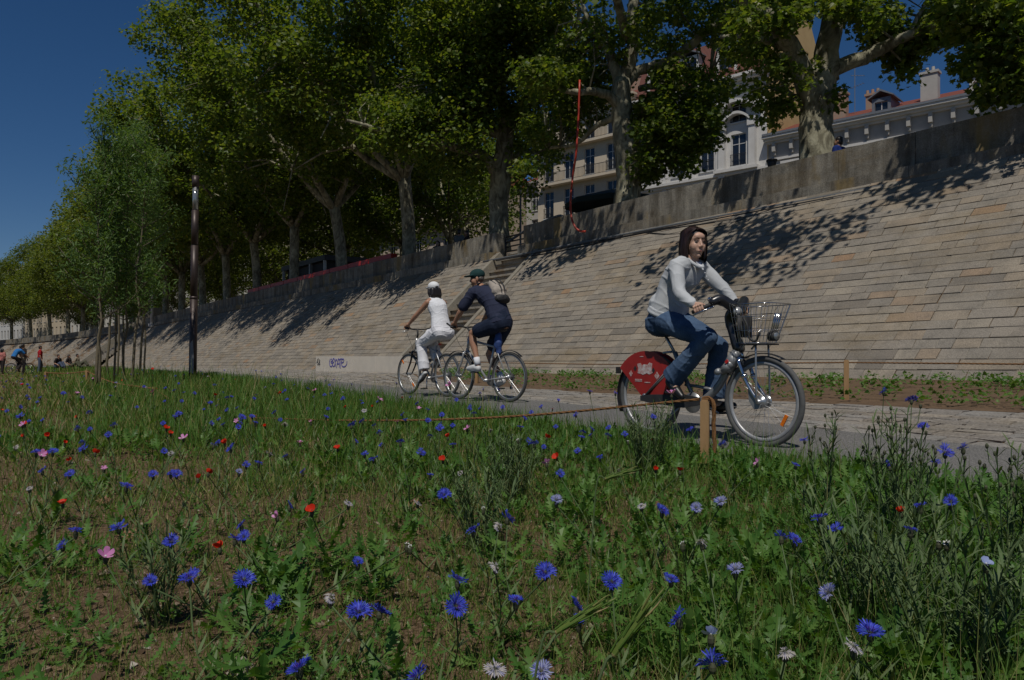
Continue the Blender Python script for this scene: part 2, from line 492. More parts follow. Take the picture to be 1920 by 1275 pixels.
# the pale bench block at the foot of the stair
bn = thing('stone_bench', 'long low block of pale limestone with blue graffiti at the foot of the stairs', 'bench', (-24.5, 10.95, .17))
x = -27.9; mb = MB()
for L in (1.75, 1.7, 1.75, 1.9):
    for L2 in (L,): mb.bx(x + .004, x + L2 - .004, 10.7, 11.35, -.1, .70)
    x += L
setp(mb.build('seat_block', M['pale']), bn)
def graffiti(strokes, x0, z0, sx, sz, w, m, name, par, lab=None):
    g = MB()
    for s in strokes:
        P = spline([(a, b) for a, b in s], 5) if len(s) > 2 else np.array(s, float)
        g.tube([(x0 + p[0] * sx, 10.694, z0 + p[1] * sz) for p in P], w, 6)
    g.V = [np.column_stack([v[:, 0], 10.694 + (v[:, 1] - 10.694) * .25, v[:, 2]]) for v in g.V]
    o = setp(g.build(name, m), par)
    if lab: o['label'] = lab
M['spray_blue'] = mat('blue_spray', (.06, .055, .33), .7, col2=(.10, .09, .36), scale=8)
M['spray_black'] = mat('black_spray', (.03, .03, .035), .7)
S = [[(.05, .95), (.0, .5), (.04, .1), (.14, .05), (.17, .4), (.08, .55), (.16, .75), (.1, .98)],
     [(.19, .45), (.27, .6), (.29, .92), (.23, .98), (.19, .6), (.2, .12), (.3, .1), (.33, .4)],
     [(.34, .95), (.36, .5), (.35, .05)], [(.36, .6), (.42, .9), (.45, .7)],
     [(.42, -.1), (.48, .55), (.54, .98), (.58, .5), (.58, -.1)], [(.44, .35), (.6, .4)],
     [(.64, .95), (.64, .3), (.66, -.15)], [(.56, .85), (.7, .97), (.76, .9)],
     [(.72, .5), (.82, .6), (.84, .88), (.76, .92), (.7, .5), (.76, .1), (.9, .08), (1.0, .35), (1.02, .7)]]
graffiti(S, -26.55, .32, 1.55, .30, .021, M['spray_blue'], 'graffiti_tag', bn, 'blue sprayed scrawl')
S2 = [[(0, .4), (.3, .9), (.5, 1), (.3, .55), (0, .5), (.3, .1), (.55, .3), (.2, .5)], [(.6, 0), (.75, .8), (1, .7), (.7, .45), (1, .4)], [(.7, .2), (1.05, .2)], [(.85, .6), (.9, -.1)]]
graffiti(S2, -27.8, .35, .34, .26, .012, M['spray_black'], 'graffiti_tag', bn, 'small black scrawl')

# far stairway with its sloping cheek wall
fs = thing('stone_staircase', 'distant stairway with a tall slanted cheek wall behind the saplings', 'staircase', (-98, 11.5, -.4))
c = MB(); y0, y1 = 10.3, 18.; zf = -.40
prof = [(y0, zf - .3), (y0, zf + .55), (y1, zf + .55 + (y1 - y0) * .82), (y1 + .6, zf + .55 + (y1 - y0) * .82), (y1 + .6, zf)]
c.prism([(a, z) for a, z in prof], (-98.2, 0, 0), (0, 1, 0), (0, 0, 1), .7)
setp(c.build('cheek_wall', M['string']), fs)
s = MB()
for k in range(26):
    y = 10.6 + k * .26; s.bx(-97.8, -91.5, y, y + 1.2, zf - .6, zf + .15 + k * .19)
setp(s.build('steps', M['step']), fs)
# ================================================================ trees
def bark_mat():
    m, nt, b = nodes('plane_bark'); v = objco(nt, (1, 1, .55))
    c = ramp(nt, noise(nt, 3.2, 5, .6, v, 1.2), [(.36, (.10, .088, .06)), (.47, (.20, .185, .13)), (.56, (.31, .29, .21)), (.68, (.42, .40, .29))])
    nt.links.new(c, b.inputs['Base Color']); b.inputs['Roughness'].default_value = .85; b.inputs['Specular IOR Level'].default_value = .2
    bump(nt, b, noise(nt, 9, 6, .7, v), .7, .04); return m
M['bark'] = bark_mat()
M['sapbark'] = mat('sapling_bark', (.17, .14, .085), .8, col2=(.10, .085, .055), scale=12, bmp=.3)
M['plane_leaf'] = leafmat('plane_leaf', [(0, (.06, .11, .018)), (.4, (.10, .155, .025)), (.75, (.14, .19, .036)), (1, (.19, .215, .05))], .55)
M['far_leaf'] = leafmat('far_plane_leaf', [(0, (.075, .12, .02)), (.5, (.12, .165, .03)), (1, (.18, .205, .045))], .53)
M['sap_leaf'] = leafmat('sapling_leaf', [(0, (.06, .125, .032)), (.5, (.10, .18, .046)), (1, (.155, .235, .07))], .45)

LEAF_V = [(0, 0, 0), (.30, -.02, .05), (.50, .28, .10), (.30, .34, .04), (.42, .68, .09), (.14, .62, .02), (0, 1.0, -.05),
          (-.30, -.02, .05), (-.50, .28, .10), (-.30, .34, .04), (-.42, .68, .09), (-.14, .62, .02)]
LEAF_F = [[0, 1, 2, 3, 4, 5, 6], [0, 6, 11, 10, 9, 8, 7]]
DIA_V = [(0, 0, 0), (.34, .45, .08), (0, 1, 0), (-.34, .45, .08)]
DIA_F = [[0, 1, 2, 3]]
TRI_V = [(0, 0, 0), (.5, .3, .1), (.33, .72, .06), (0, 1, 0), (-.33, .72, .06), (-.5, .3, .1)]
TRI_F = [[0, 1, 2, 3], [0, 3, 4, 5]]
WIL_V = [(0, 0, 0), (.13, .4, .03), (0, 1, -.05), (-.13, .4, .03)]

def leaves(C, rad, per, size, up=(0, -.15, .8), tilt=.55, shape='lobed', flat=.75):
    """clusters C (n,3), radius rad (n,), leaves per cluster"""
    n = len(C); idx = np.repeat(np.arange(n), per)
    d = rng.normal(size=(len(idx), 3)); d /= np.linalg.norm(d, axis=1, keepdims=True)
    q = d * (rng.random(len(idx)) ** .45)[:, None] * np.array([1, 1, flat])
    P = C[idx] + q * np.asarray(rad)[idx][:, None]
    upv = np.asarray(up, float) + q * .55
    X, Y, Z = rand_frames(len(idx), upv, tilt, size * rng.uniform(.55, 1.3, len(idx)))
    PV, PF = {'lobed': (LEAF_V, LEAF_F), 'dia': (DIA_V, DIA_F), 'hex': (TRI_V, TRI_F), 'wil': (WIL_V, DIA_F)}[shape]
    return scatter(PV, PF, P, X, Y, Z)

def grow(seed, base, h0, r0, H, rad, lean=(0, 0), nl=6, off=(0, 0), ybias=0.):
    """random plane-tree skeleton. returns list of (pts, radii) and cluster seeds"""
    g = np.random.default_rng(seed); base = np.asarray(base, float)
    T = []; C = []
    top = base + np.array([lean[0], lean[1], h0])
    T.append((spline([base + [0, 0, -.3], base + [lean[0] * .3, lean[1] * .2, h0 * .5], top], 4), [r0 * 1.25, r0 * 1.05, r0 * .95, r0 * .92, r0 * .9, r0 * .88, r0 * .86, r0 * .86, r0 * .88]))
    a0 = g.uniform(0, 2 * PI)
    for k in range(nl):
        a = a0 + 2 * PI * k / nl + g.uniform(-.35, .35); el = g.uniform(.45, 1.15)
        L = (H - h0) * (.55 + .4 * math.sin(el)) * g.uniform(.85, 1.05)
        out = np.array([math.cos(a), math.sin(a), 0])
        pts = [top + [0, 0, -.25]]
        for s in (.25, .5, .75, 1.):
            e2 = el + .35 * s
            p = top + out * min(rad * .92, L * math.cos(el) * s * 1.0) + np.array([off[0] * s, off[1] * s, L * math.sin(e2) * s]) + g.normal(size=3) * .3
            pts.append(p)
        S = spline(pts, 3); rr = r0 * .55 * np.linspace(1, .16, len(S)) ** 1.1
        T.append((S, rr))
        for j in range(3, len(S)):
            for m in range(2):
                d = nrm(g.normal(size=3) * [1, 1, .6] + out * .5 + [0, ybias, .15]); L2 = g.uniform(1.5, 3.6) * (1.15 - .5 * j / len(S))
                q0 = S[j]; q1 = q0 + d * L2 * .5 + [0, 0, .15]; q2 = q0 + d * L2 + [0, 0, -.1 + g.uniform(-.5, .4)]
                T.append((np.array([q0, q1, q2]), [rr[j] * .5 + .01, rr[j] * .32 + .008, .012]))
                for t in (.45, .75, 1.):
                    C.append(q0 + (q2 - q0) * t + g.normal(size=3) * .35)
    return T, np.array(C)

def envelope(n, c, r, seed, lo=.45, zmin=None):
    g = np.random.default_rng(seed); d = g.normal(size=(n, 3)); d /= np.linalg.norm(d, axis=1, keepdims=True)
    P = np.asarray(c) + d * np.asarray(r) * (lo + (1 - lo) * g.random(n) ** .6)[:, None]
    return P if zmin is None else P[P[:, 2] > zmin]

def boxy(n, seed):
    g = np.random.default_rng(seed); d = g.normal(size=(n, 3)); p = 2.8
    d /= (np.abs(d) ** p).sum(1, keepdims=True) ** (1 / p)
    return d * (.6 + .4 * g.random(n) ** .6)[:, None]

def build_tree(name, label, cat, base, T, LV, leafm, barkm, group=None, n=8):
    o = thing(name, label, cat, tuple(base), 0, group)
    tb = MB()
    for k, (p, r) in enumerate(T): tb.tube(p, r, n if k == 0 else max(5, n - 3))
    setp(link('trunk', tb.mesh('trunk', barkm, True)), o)
    V, G, mi = merge([(v, g, 0) for v, g in LV])
    setp(link('crown', mesh_np('crown', V, G, leafm, False)), o)
    return o

GR = 'plane trees in the row along the quay'
def base_at(X, Y=17.5): return np.array([X, Y + float(yb(X)), float(zt(X)) - .12])
def P3(L, D):      # limb given by photo points and its distance: rows (px, py, extra distance, radius)
    return np.array([pt(a, b, D + c) for a, b, c, r in L]), [r for a, b, c, r in L]
def limb(L, D, k=3):
    P, r = P3(L, D); S = spline(np.column_stack([P, r]), k); S[:, :3] += rng.normal(size=(len(S), 3)) * .02
    return S[:, :3], S[:, 3]
def sprays(spec, D, seed):
    """leaf sprays hung round limb points: rows (px, py, half width px, half height px, depth spread m, count)"""
    g = np.random.default_rng(seed); C = []
    for (a, b, w, h, dz, n, *off) in spec:
        D_ = D + (off[0] if off else 0)
        ang = g.uniform(0, 2 * PI, n); q = g.random(n) ** .5
        for k in range(n): C.append(pt(a + w * q[k] * math.cos(ang[k]), b + h * q[k] * math.sin(ang[k]), D_ + g.uniform(-dz, dz)))
    return np.array(C)
def twigs(T, C, pts, g):
    """thin twigs from the nearest limb point to part of the sprays"""
    A = np.vstack(pts)
    for c in C[::2]:
        d = np.linalg.norm(A - c, axis=1); k = int(np.argmin(d + (A[:, 2] > c[2] + .8) * .4))
        if .3 < d[k] < 4.5:
            m = (A[k] + c) / 2 + [0, 0, .12 * d[k]] + g.normal(size=3) * .1
            T.append((np.array([A[k], m, c]), [.035, .022, .008]))

# --- right-hand big tree (trunk right of the white house)
def near_tree(label, D, limbs, spec, seed, base, crown=None, over=None, per=34, rad=.55, size=.17, up_c=None, shape='lobed'):
    g = np.random.default_rng(seed); T = []; pts = []
    for L in limbs:
        P, r = limb(L, D); T.append((P, r)); pts.append(P)
    C = sprays(spec, D, seed); twigs(T, C, pts, g)
    LV = [leaves(C, g.uniform(.7, 1.2, len(C)) * rad, per, size, shape=shape)]
    if crown is not None:
        c, r, n, zmin = crown
        E = envelope(n, c, r, seed + 1, .35, zmin)
        LV.append(leaves(E, g.uniform(.7, 1.25, len(E)) * .95, 60, .22, shape='hex'))
        twigs(T, E[::3], pts, g)
    for (c, r, n) in over or ():  # limbs and leaves out of view, added for the shade they throw on the wall
        E = envelope(n, c, r, seed + 9, .1); LV.append(leaves(E, g.uniform(.5, .9, len(E)), 46, .17, shape='hex'))
        T.append((spline([base + [0, 0, 6.5], (base + [0, 0, 6] + A_(c)) / 2 + [0, 0, 1.2], c], 4), np.linspace(.17, .03, 9))); twigs(T, E, pts + [T[-1][0]], g)
    return build_tree('plane_tree', label, 'tree', base, T, LV, M['plane_leaf'], M['bark'], GR, 12)

A_ = np.asarray
D1, D2, D3 = 19.4, 24.9, 31.
near_tree('big mottled plane tree whose forked trunk stands before the yellow gable', D1,
    [[(1534, 320, 0, .50), (1533, 280, 0, .44), (1530, 240, 0, .40), (1531, 205, 0, .41), (1537, 165, 0, .40), (1546, 130, .1, .37)],
     [(1546, 150, 0, .34), (1553, 95, 0, .30), (1562, 40, 0, .27), (1572, -20, .2, .24), (1580, -110, .6, .18), (1600, -230, 1, .08)],
     [(1520, 195, 0, .28), (1502, 130, -.2, .25), (1480, 85, -.4, .22), (1446, 40, -.8, .18), (1405, 5, -1, .14), (1340, -40, -1.4, .08)],
     [(1553, 140, 0, .20), (1580, 122, 0, .19), (1622, 108, -.2, .18), (1650, 92, -.4, .16), (1700, 70, -.8, .13), (1760, 40, -1.2, .11), (1830, 20, -1.6, .08), (1900, -10, -2, .05)],
     [(1575, 45, 0, .15), (1605, 5, .3, .12), (1640, -40, .5, .09)],
     [(1480, 90, -.3, .13), (1440, 78, -.2, .11), (1400, 74, 0, .09), (1350, 66, .2, .05)],
     [(1708, 66, -.8, .06), (1722, 30, -.9, .05), (1745, -5, -1, .03)],
     [(1512, 195, 0, .10), (1486, 178, .3, .07), (1455, 165, .5, .05), (1425, 160, .8, .03)]],
    [(1445, 30, 60, 35, 1.8, 26), (1490, 15, 35, 26, 1.5, 12), (1630, 30, 55, 26, 1.5, 14), (1700, 80, 55, 26, 1, 20), (1655, 70, 50, 18, 1, 14), (1705, 130, 12, 22, .5, 4), (1680, 120, 10, 18, .5, 3),
     (1780, 40, 60, 36, 1.6, 26), (1450, 120, 45, 24, 1.5, 10), (1425, 175, 20, 20, 1.2, 4), (1470, 200, 20, 18, 1, 4), (1400, 90, 46, 24, 1.6, 11), (1560, 190, 10, 26, .5, 4), (1500, 150, 30, 26, 1, 5),
     (1840, 15, 70, 30, 2, 16), (1600, 5, 60, 15, 1.5, 8), (1440, 215, 12, 12, .8, 2)], 21,
    base_at(-11.4), ((-11.6, 17.6, 17.0), (5.8, 5.2, 6.5), 95, 11.2), [((-8.6, 11.6, 10.2), (2.6, 1.7, .7), 34), ((-5.2, 13.2, 10.0), (1.8, 1.2, .5), 10)], per=62, rad=.42, size=.145)

near_tree('mottled plane tree with tall straight trunk in front of the white ornate house', D2,
    [[(1176, 395, 0, .46), (1176, 360, 0, .41), (1178, 320, 0, .40), (1174, 270, 0, .41), (1167, 230, 0, .36), (1164, 190, 0, .34), (1168, 150, 0, .30)],
     [(1165, 160, 0, .26), (1178, 125, 0, .23), (1188, 85, 0, .20), (1183, 45, 0, .18), (1187, 0, 0, .16), (1180, -90, .5, .12), (1190, -200, 1, .06)],
     [(1165, 165, 0, .20), (1150, 122, 0, .18), (1140, 95, .2, .15), (1120, 60, .4, .12), (1090, 10, .6, .08)],
     [(1178, 155, 0, .15), (1195, 134, 0, .17), (1235, 122, -.3, .17), (1275, 100, -.5, .16), (1310, 72, -.8, .15), (1365, 30, -1.2, .12), (1430, -20, -1.8, .08)],
     [(1163, 205, 0, .18), (1140, 178, -.3, .15), (1105, 172, -.7, .12), (1060, 170, -1, .085), (1010, 150, -1.4, .03)],
     [(1188, 275, 0, .16), (1204, 262, 0, .15), (1208, 240, 0, .15), (1228, 222, .3, .12), (1280, 218, .6, .08), (1330, 210, .9, .05)],
     [(1160, 220, 0, .12), (1120, 235, .5, .09), (1080, 270, 1, .07), (1030, 278, 1.4, .05)],
     [(1200, 165, 0, .11), (1250, 160, .6, .1), (1280, 168, .9, .08), (1330, 150, 1.2, .05)]],
    [(1270, 235, 80, 50, 2, 80), (1250, 295, 56, 36, 1.6, 40), (1310, 205, 40, 34, 1.6, 20), (1320, 255, 30, 22, 1.2, 8), (1225, 215, 40, 34, 1.4, 22), (1215, 330, 20, 22, .8, 6), (1290, 150, 70, 30, 2, 26), (1340, 160, 30, 20, 1.2, 5),
     (1100, 100, 80, 50, 2., 44, 1.8), (1120, 160, 60, 30, 1.4, 24, 1.8), (1060, 170, 70, 36, 1.6, 30, 2.), (1240, 60, 60, 44, 2, 22), (1330, 40, 70, 40, 2, 26), (1390, 20, 50, 30, 1.6, 16),
     (1090, 215, 55, 26, 1.2, 16, 2.), (1035, 240, 50, 30, 1.5, 18, 1.5), (1010, 148, 45, 28, 1., 16, -1.2), (1065, 150, 40, 20, .8, 10, -.6), (1220, 20, 60, 30, 2, 12), (1150, 60, 50, 30, 1.5, 12), (1010, 320, 40, 16, 2, 5)], 22,
    base_at(-18.2), ((-18.4, 17.0, 17.6), (6.2, 5.6, 7), 130, 13.2), [((-15.0, 12.6, 11.4), (2.2, 1.2, .6), 14)], per=58, rad=.5, size=.15)

near_tree('plane tree with thick bulging trunk directly above the stone stairs', D3,
    [[(938, 470, 0, .50), (936, 430, 0, .40), (936, 380, 0, .39), (938, 330, 0, .43), (944, 290, 0, .36), (950, 240, 0, .33), (952, 200, 0, .30)],
     [(930, 320, 0, .30), (910, 295, 0, .22), (880, 285, -.4, .18), (830, 272, -.8, .16), (775, 258, -1.2, .13), (700, 240, -1.6, .09), (650, 225, -2, .05)],
     [(945, 250, 0, .24), (915, 245, 0, .19), (880, 222, .2, .17), (855, 200, .4, .14), (835, 150, .6, .11), (820, 90, .8, .07)],
     [(950, 215, 0, .26), (935, 160, 0, .22), (925, 100, .1, .18), (935, 30, .2, .14), (930, -60, .4, .08)],
     [(955, 230, 0, .24), (985, 190, 0, .20), (1020, 150, -.4, .16), (1060, 90, -.8, .12), (1090, 20, -1, .07)],
     [(915, 240, 0, .15), (895, 205, .3, .12), (885, 150, .5, .09), (900, 105, .6, .09), (950, 50, .8, .05)],
     [(950, 300, 0, .14), (985, 285, .5, .10), (1030, 290, 1, .08), (1070, 300, 1.3, .04)]],
    [(860, 110, 90, 80, 3, 150), (960, 90, 80, 80, 3, 130), (1030, 110, 60, 70, 2.5, 70), (830, 230, 80, 50, 2.5, 90), (760, 250, 60, 50, 2.5, 60), (900, 200, 60, 40, 2, 50), (1010, 210, 55, 46, 2.2, 40), (1000, 285, 45, 30, 2, 18), (870, 310, 40, 30, 2, 22),
     (985, 345, 22, 16, 1.4, 4), (880, 20, 100, 50, 3, 100), (1000, 20, 70, 40, 3, 60), (720, 220, 60, 60, 2.5, 50)], 23,
    base_at(-25.7), ((-25.9, 17.0, 17.6), (6.4, 6, 6.6), 150, 15.5), per=62, rad=.66, size=.15, shape='hex')

# --- the rest of the row, each grown from its own seed
def row_tree(label, X, seed, Hh, rad, nleaf, size, per, r0=.36, shape='hex', yoff=-1.3, Y=17.5, hb=5., lm=None, extra=140, low=5.2):
    b = base_at(X, Y)
    T, C = grow(seed, b, hb, r0, Hh, rad, (R.uniform(-.3, .3), R.uniform(-.4, .1)), 7, (0, yoff), -.25)
    g = np.random.default_rng(seed + 5)
    c = b + [0, yoff, hb + (Hh - hb) * .47]
    E = c + boxy(extra, seed + 3) * [rad, rad, (Hh - hb) * .54]
    
    C = np.vstack([C[g.permutation(len(C))[:max(20, int(len(C) * .8))]], E])
    C = C[C[:, 2] > b[2] + low]
    rr = g.uniform(.7, 1.3, len(C)) * (.95 if size < .25 else 1.15)
    LV = [leaves(C, rr, per, size, shape=shape)]
    return build_tree('plane_tree', label, 'tree', b, T, LV, lm or M['plane_leaf'], M['bark'], GR, 10)
row_tree('plane tree with pale trunk right of the dark van, above the railing at midwall', -33.3, 31, 17.8, 7.0, 0, .175, 105, low=6.2)
row_tree('plane tree with mottled trunk rising by the red striped barrier', -41.5, 32, 17.8, 7.0, 0, .185, 96, low=6.)
row_tree('plane tree standing at the dark kiosk behind the left parapet', -49.5, 33, 17.8, 7.0, 0, .20, 86)
row_tree('plane tree next left of the dark kiosk, crown against the sky', -57.3, 34, 17.8, 7.0, 0, .22, 76)
row_tree('plane tree behind the top of the dark lamp post', -65.5, 35, 17.8, 7.0, 0, .25, 64)
row_tree('plane tree just right of the white pole on the quay', -73.5, 36, 17.8, 7.0, 0, .28, 56, shape='dia', lm=M['far_leaf'])
near_tree('plane tree whose leaves hang in at the top right corner', 12.9,
    [[(2333, 330, 0, .45), (2333, 250, 0, .40), (2330, 120, 0, .37), (2325, -40, 0, .33)],
     [(2328, 120, 0, .2), (2200, 60, .6, .17), (2060, 40, 1.4, .13), (1940, 60, 2.2, .09), (1850, 110, 2.8, .04)], [(2330, 60, 0, .16), (2150, -40, 0, .14), (1960, -60, 1, .10), (1800, 0, 2, .04)],
     [(2325, -40, 0, .3), (2300, -300, 0, .22), (2350, -600, .5, .1)], [(2060, 40, 1.4, .07), (1960, 110, 1.8, .05), (1890, 165, 2.2, .02)]],
    [(1850, 70, 70, 60, 1., 46, 2.4), (1900, 150, 55, 34, .9, 26, 2.), (1800, 25, 50, 36, 1, 22, 2.4), (1870, 10, 80, 30, 1.4, 26, 2), (1985, 60, 90, 90, 1.5, 40, 1.5), (1855, 185, 16, 20, .5, 4, 2.2), (1820, 130, 22, 16, .5, 4, 2.4)], 37,
    base_at(-3.4), ((-3.4, 18., 16.), (4.8, 4.6, 6.), 70, 11.), per=46, rad=.36, size=.14)
row_tree('dark plane tree of the back row behind the standing man on the quay', -45., 38, 14., 5.0, 0, .2, 50, r0=.26, Y=27., yoff=0, hb=4.2, extra=50, low=5.)
row_tree('back row plane tree before the house with the yellow blinds', -52.5, 39, 17, 6.4, 0, .28, 40, r0=.26, Y=27., yoff=0, extra=90)
pro = row_tree('plane tree above the far stairway, middle of the receding row', -82, 40, 17.8, 7.0, 0, .34, 46, shape='dia', lm=M['far_leaf'], extra=150)
for k, X in enumerate((-90.5, -99.5, -109, -119, -130, -142, -155, -169, -184, -200, -217, -235)):
    c = copy_tree(pro); c.location = tuple(base_at(X, 17.5 + R.uniform(-.3, .3))); c.rotation_euler = (0, 0, R.choice((0, 2.1, 3.1, 4.3)) if k else .6)
    s = R.uniform(.94, 1.06); c.scale = (s, s, s)
    c['label'] = 'hazy plane tree far along the receding row at the left'
for k, X in enumerate((-66, -84, -104, -128, -156, -190)):
    c = copy_tree(pro); c.location = tuple(base_at(X, 28)); c.rotation_euler = (0, 0, R.uniform(0, 6)); c.scale = (.9, .9, .85)
    c['label'] = 'plane tree of the far back row, mostly hidden behind the front row'; c['group'] = 'plane trees of the back row'

# --- young ash trees in the meadow at the left
def sapling(label, px, D, seed, ntop, hgt, lean, stems):
    g = np.random.default_rng(seed); b0 = pt(px, 668, D); X, Y = b0[0], b0[1]; b = np.array([X, Y, float(zmead(np.array([X]), np.array([Y]))[0]) - .05])
    T = []; C = []
    for (dx, dy, ln, hh, r) in stems:
        P = spline([b + [dx, dy, 0], b + [dx + ln[0] * .3, dy + ln[1] * .3, hh * .35], b + [dx + ln[0] * .6, dy + ln[1] * .6, hh * .7], b + [dx + ln[0], dy + ln[1], hh]], 4)
        P[1:-1] += g.normal(size=(len(P) - 2, 3)) * [.035, .035, 0]
        rr = r * .8 * np.linspace(1, .2, len(P)); T.append((P, rr))
        for j in range(4, len(P)):
            for m in range(3):
                a = g.uniform(0, 2 * PI); L = g.uniform(.5, 1.25) * (1.25 - .6 * j / len(P))
                q = P[j] + np.array([math.cos(a) * L * .80, math.sin(a) * L * .80, L * .75]); m_ = (P[j] + q) / 2 + [math.cos(a) * .08, math.sin(a) * .08, -.04]
                T.append((np.array([P[j], m_, q]), [rr[j] * .45 + .004, .010, .004]))
                for t in (.35, .6, .8, 1.): C.append(P[j] + (q - P[j]) * t + g.normal(size=3) * .06)
        C.append(P[-1])
    C = np.array(C)
    LV = [leaves(C, g.uniform(.6, 1.2, len(C)) * .27, int(ntop * 1.7), .135, up=(0, -.2, .5), tilt=.9, shape='wil', flat=1.2)]
    return build_tree('sapling', label, 'young tree', b, T, LV, M['sap_leaf'], M['sapbark'], 'young trees in the meadow', 7)
sapling('leftmost slender sapling with two close stems in the meadow', 183, 19.5, 51, 18, 6.6, 0, [(-.06, 0, (-.1, .1), 6.3, .055), (.09, .05, (.25, -.1), 5.2, .05)])
sapling('thin sapling just right of the leftmost pair of stems', 213, 20.5, 52, 18, 6.5, 0, [(0, 0, (.35, .2), 6.6, .04)])
sapling('slender sapling crossing the far slanted stair wall', 232, 21, 53, 18, 6.4, 0, [(0, 0, (.5, .1), 6.5, .05), (-.25, 0, (-.4, .3), 5.4, .035)])
sapling('slender sapling nearest the white pole, rightmost of its clump', 248, 20, 54, 18, 6.2, 0, [(0, 0, (.6, .25), 6.0, .05)])
sapling('small leafy sapling farther back among the taller saplings', 205, 27, 55, 16, 7, 0, [(0, 0, (.2, .2), 8.2, .06), (.3, .2, (.5, .2), 7.4, .05)])
sapling('bushy sapling rising behind the clump by the lamp post', 262, 29, 56, 16, 7, 0, [(0, 0, (.3, .2), 8.4, .06), (-.3, .2, (-.3, .2), 7.6, .05)])
# ================================================================ houses across the street
A = np.array
E0 = np.array([-58., 50., 0.]); EA = math.radians(12.)
ex = np.array([math.cos(EA), math.sin(EA), 0]); ey = np.array([-math.sin(EA), math.cos(EA), 0])
M['cream'] = mat('cream_render', (.56, .475, .365), .85, col2=(.49, .415, .315), scale=1.2, bmp=.1, bscale=30)
M['whitewall'] = mat('white_stone', (.60, .585, .56), .8, col2=(.52, .50, .475), scale=1.4, bmp=.1, bscale=30)
M['yellow'] = mat('yellow_render', (.52, .37, .17), .85, col2=(.46, .32, .145), scale=.9)
M['greywall'] = mat('pale_grey_wall', (.42, .40, .37), .85, col2=(.36, .345, .32), scale=1.4)
M['ochre'] = mat('rosy_render', (.44, .36, .28), .85, col2=(.38, .31, .245), scale=1.1)
def tile_mat(name, c, c2):
    m, nt, b = nodes(name); v = objco(nt)
    n1 = ramp(nt, noise(nt, 7, 5, .7, v), [(.3, c), (.7, c2)])
    w = nd(nt, 'ShaderNodeTexWave', Scale=2.2, Distortion=1.5); nt.links.new(objco(nt, (1, 1, 1)), w.inputs['Vector'])
    nt.links.new(mixc(nt, .35, n1, w.outputs['Color'], 'MULTIPLY'), b.inputs['Base Color']); b.inputs['Roughness'].default_value = .85; bump(nt, b, w.outputs['Fac'], .6, .06); return m
M['tiles'] = tile_mat('red_roof_tiles', (.25, .06, .034), (.17, .048, .03)); M['mansard'] = tile_mat('brown_mansard_tiles', (.20, .07, .05), (.15, .055, .042))
M['brick'] = mat('chimney_brick', (.36, .20, .13), .9, col2=(.30, .25, .20), scale=3); M['zinc'] = mat('zinc', (.20, .21, .23), .5, .3)
M['frame'] = mat('white_frame', (.55, .55, .54), .6); M['iron'] = mat('dark_iron', (.02, .021, .023), .5); M['blind'] = mat('yellow_blind', (.50, .36, .10), .8, col2=(.42, .30, .09), scale=9)
M['shutter'] = mat('pale_shutter', (.47, .40, .33), .8); M['bluecurtain'] = mat('blue_drape', (.10, .17, .28), .8)
def glass_mat():
    m, nt, b = nodes('window_glass'); b.inputs['Base Color'].default_value = (.012, .016, .024, 1); b.inputs['Roughness'].default_value = .08; b.inputs['Specular IOR Level'].default_value = .7; return m
M['glass'] = glass_mat()

def house(label, s0, depth_off=0., loc=None):
    p = E0 + ex * s0 + ey * depth_off if loc is None else np.asarray(loc)
    return thing('house', label, 'house', (p[0], p[1], 4.4), EA)

def facade(o, w, rows, xs, ww, wm, top, depth=9., kinds=None, th=.35, wbase=0.):
    """front wall with real openings. rows: (sill z, head z); xs window centres; z measured from the street"""
    mb = MB(); z = wbase; edges = [(x - ww / 2, x + ww / 2) for x in xs]
    for (a, b) in rows:
        mb.bx(0, w, 0, th, z, a); x = 0
        for (p, q) in edges: mb.bx(x, p, 0, th, a, b); x = q
        mb.bx(x, w, 0, th, a, b); z = b
    mb.bx(0, w, 0, th, z, top); mb.bx(0, .3, th, depth, wbase, top); mb.bx(w - .3, w, th, depth, wbase, top); mb.bx(0, w, depth - .3, depth, wbase, top)
    wl = mb.build('wall', wm, o)
    for r, (a, b) in enumerate(rows):
        for i, (p, q) in enumerate(edges):
            window(o, p, q, a, b, (kinds(r, i) if kinds else 'plain'))
    return wl

def window(o, p, q, a, b, kind='plain'):
    f = MB(); t = .07; y0, y1 = .16, .24
    for x in (p, q - t): f.bx(x, x + t, y0, y1, a, b)
    f.bx(p + t, q - t, y0, y1, b - t, b); f.bx(p + t, q - t, y0, y1, a, a + t); m = (p + q) / 2; f.bx(m - .035, m + .035, y0, y1, a + t, b - t); f.bx(p + t, q - t, y0 + .004, y1 - .004, a + (b - a) * .68, a + (b - a) * .68 + .06)
    fo = f.build('window', M['frame'], o)
    g = MB(); g.bx(p, q, .2, .215, a, b); g.build('pane', M['glass'], fo)
    s = MB(); s.bx(p - .1, q + .1, -.10, .05, a - .12, a - .003); s.build('sill', M['frame'], fo)
    if kind == 'blind': s = MB(); s.bx(p + .03, q - .03, .10, .13, a + (b - a) * .25, b); s.build('blind', M['blind'], fo)
    if kind == 'closed': s = MB(); s.bx(p + .02, q - .02, .10, .13, a, b - .25); s.build('shutter', M['shutter'], fo)
    if kind == 'blue': s = MB(); s.bx(p + .06, q - .06, .226, .236, a + .1, b - .1); s.build('curtain', M['bluecurtain'], fo)
    if kind == 'rail':
        s = MB(); s.bx(p - .05, q + .05, -.08, -.05, a + .95, a + 1.0); s.bx(p - .05, q + .05, -.08, -.05, a + .05, a + .1)
        n = max(3, int((q - p) / .13))
        for k in range(n + 1): x = p + (q - p) * k / n; s.bx(x - .012, x + .012, -.075, -.055, a + .1, a + .95)
        s.build('window_guard', M['iron'], fo)

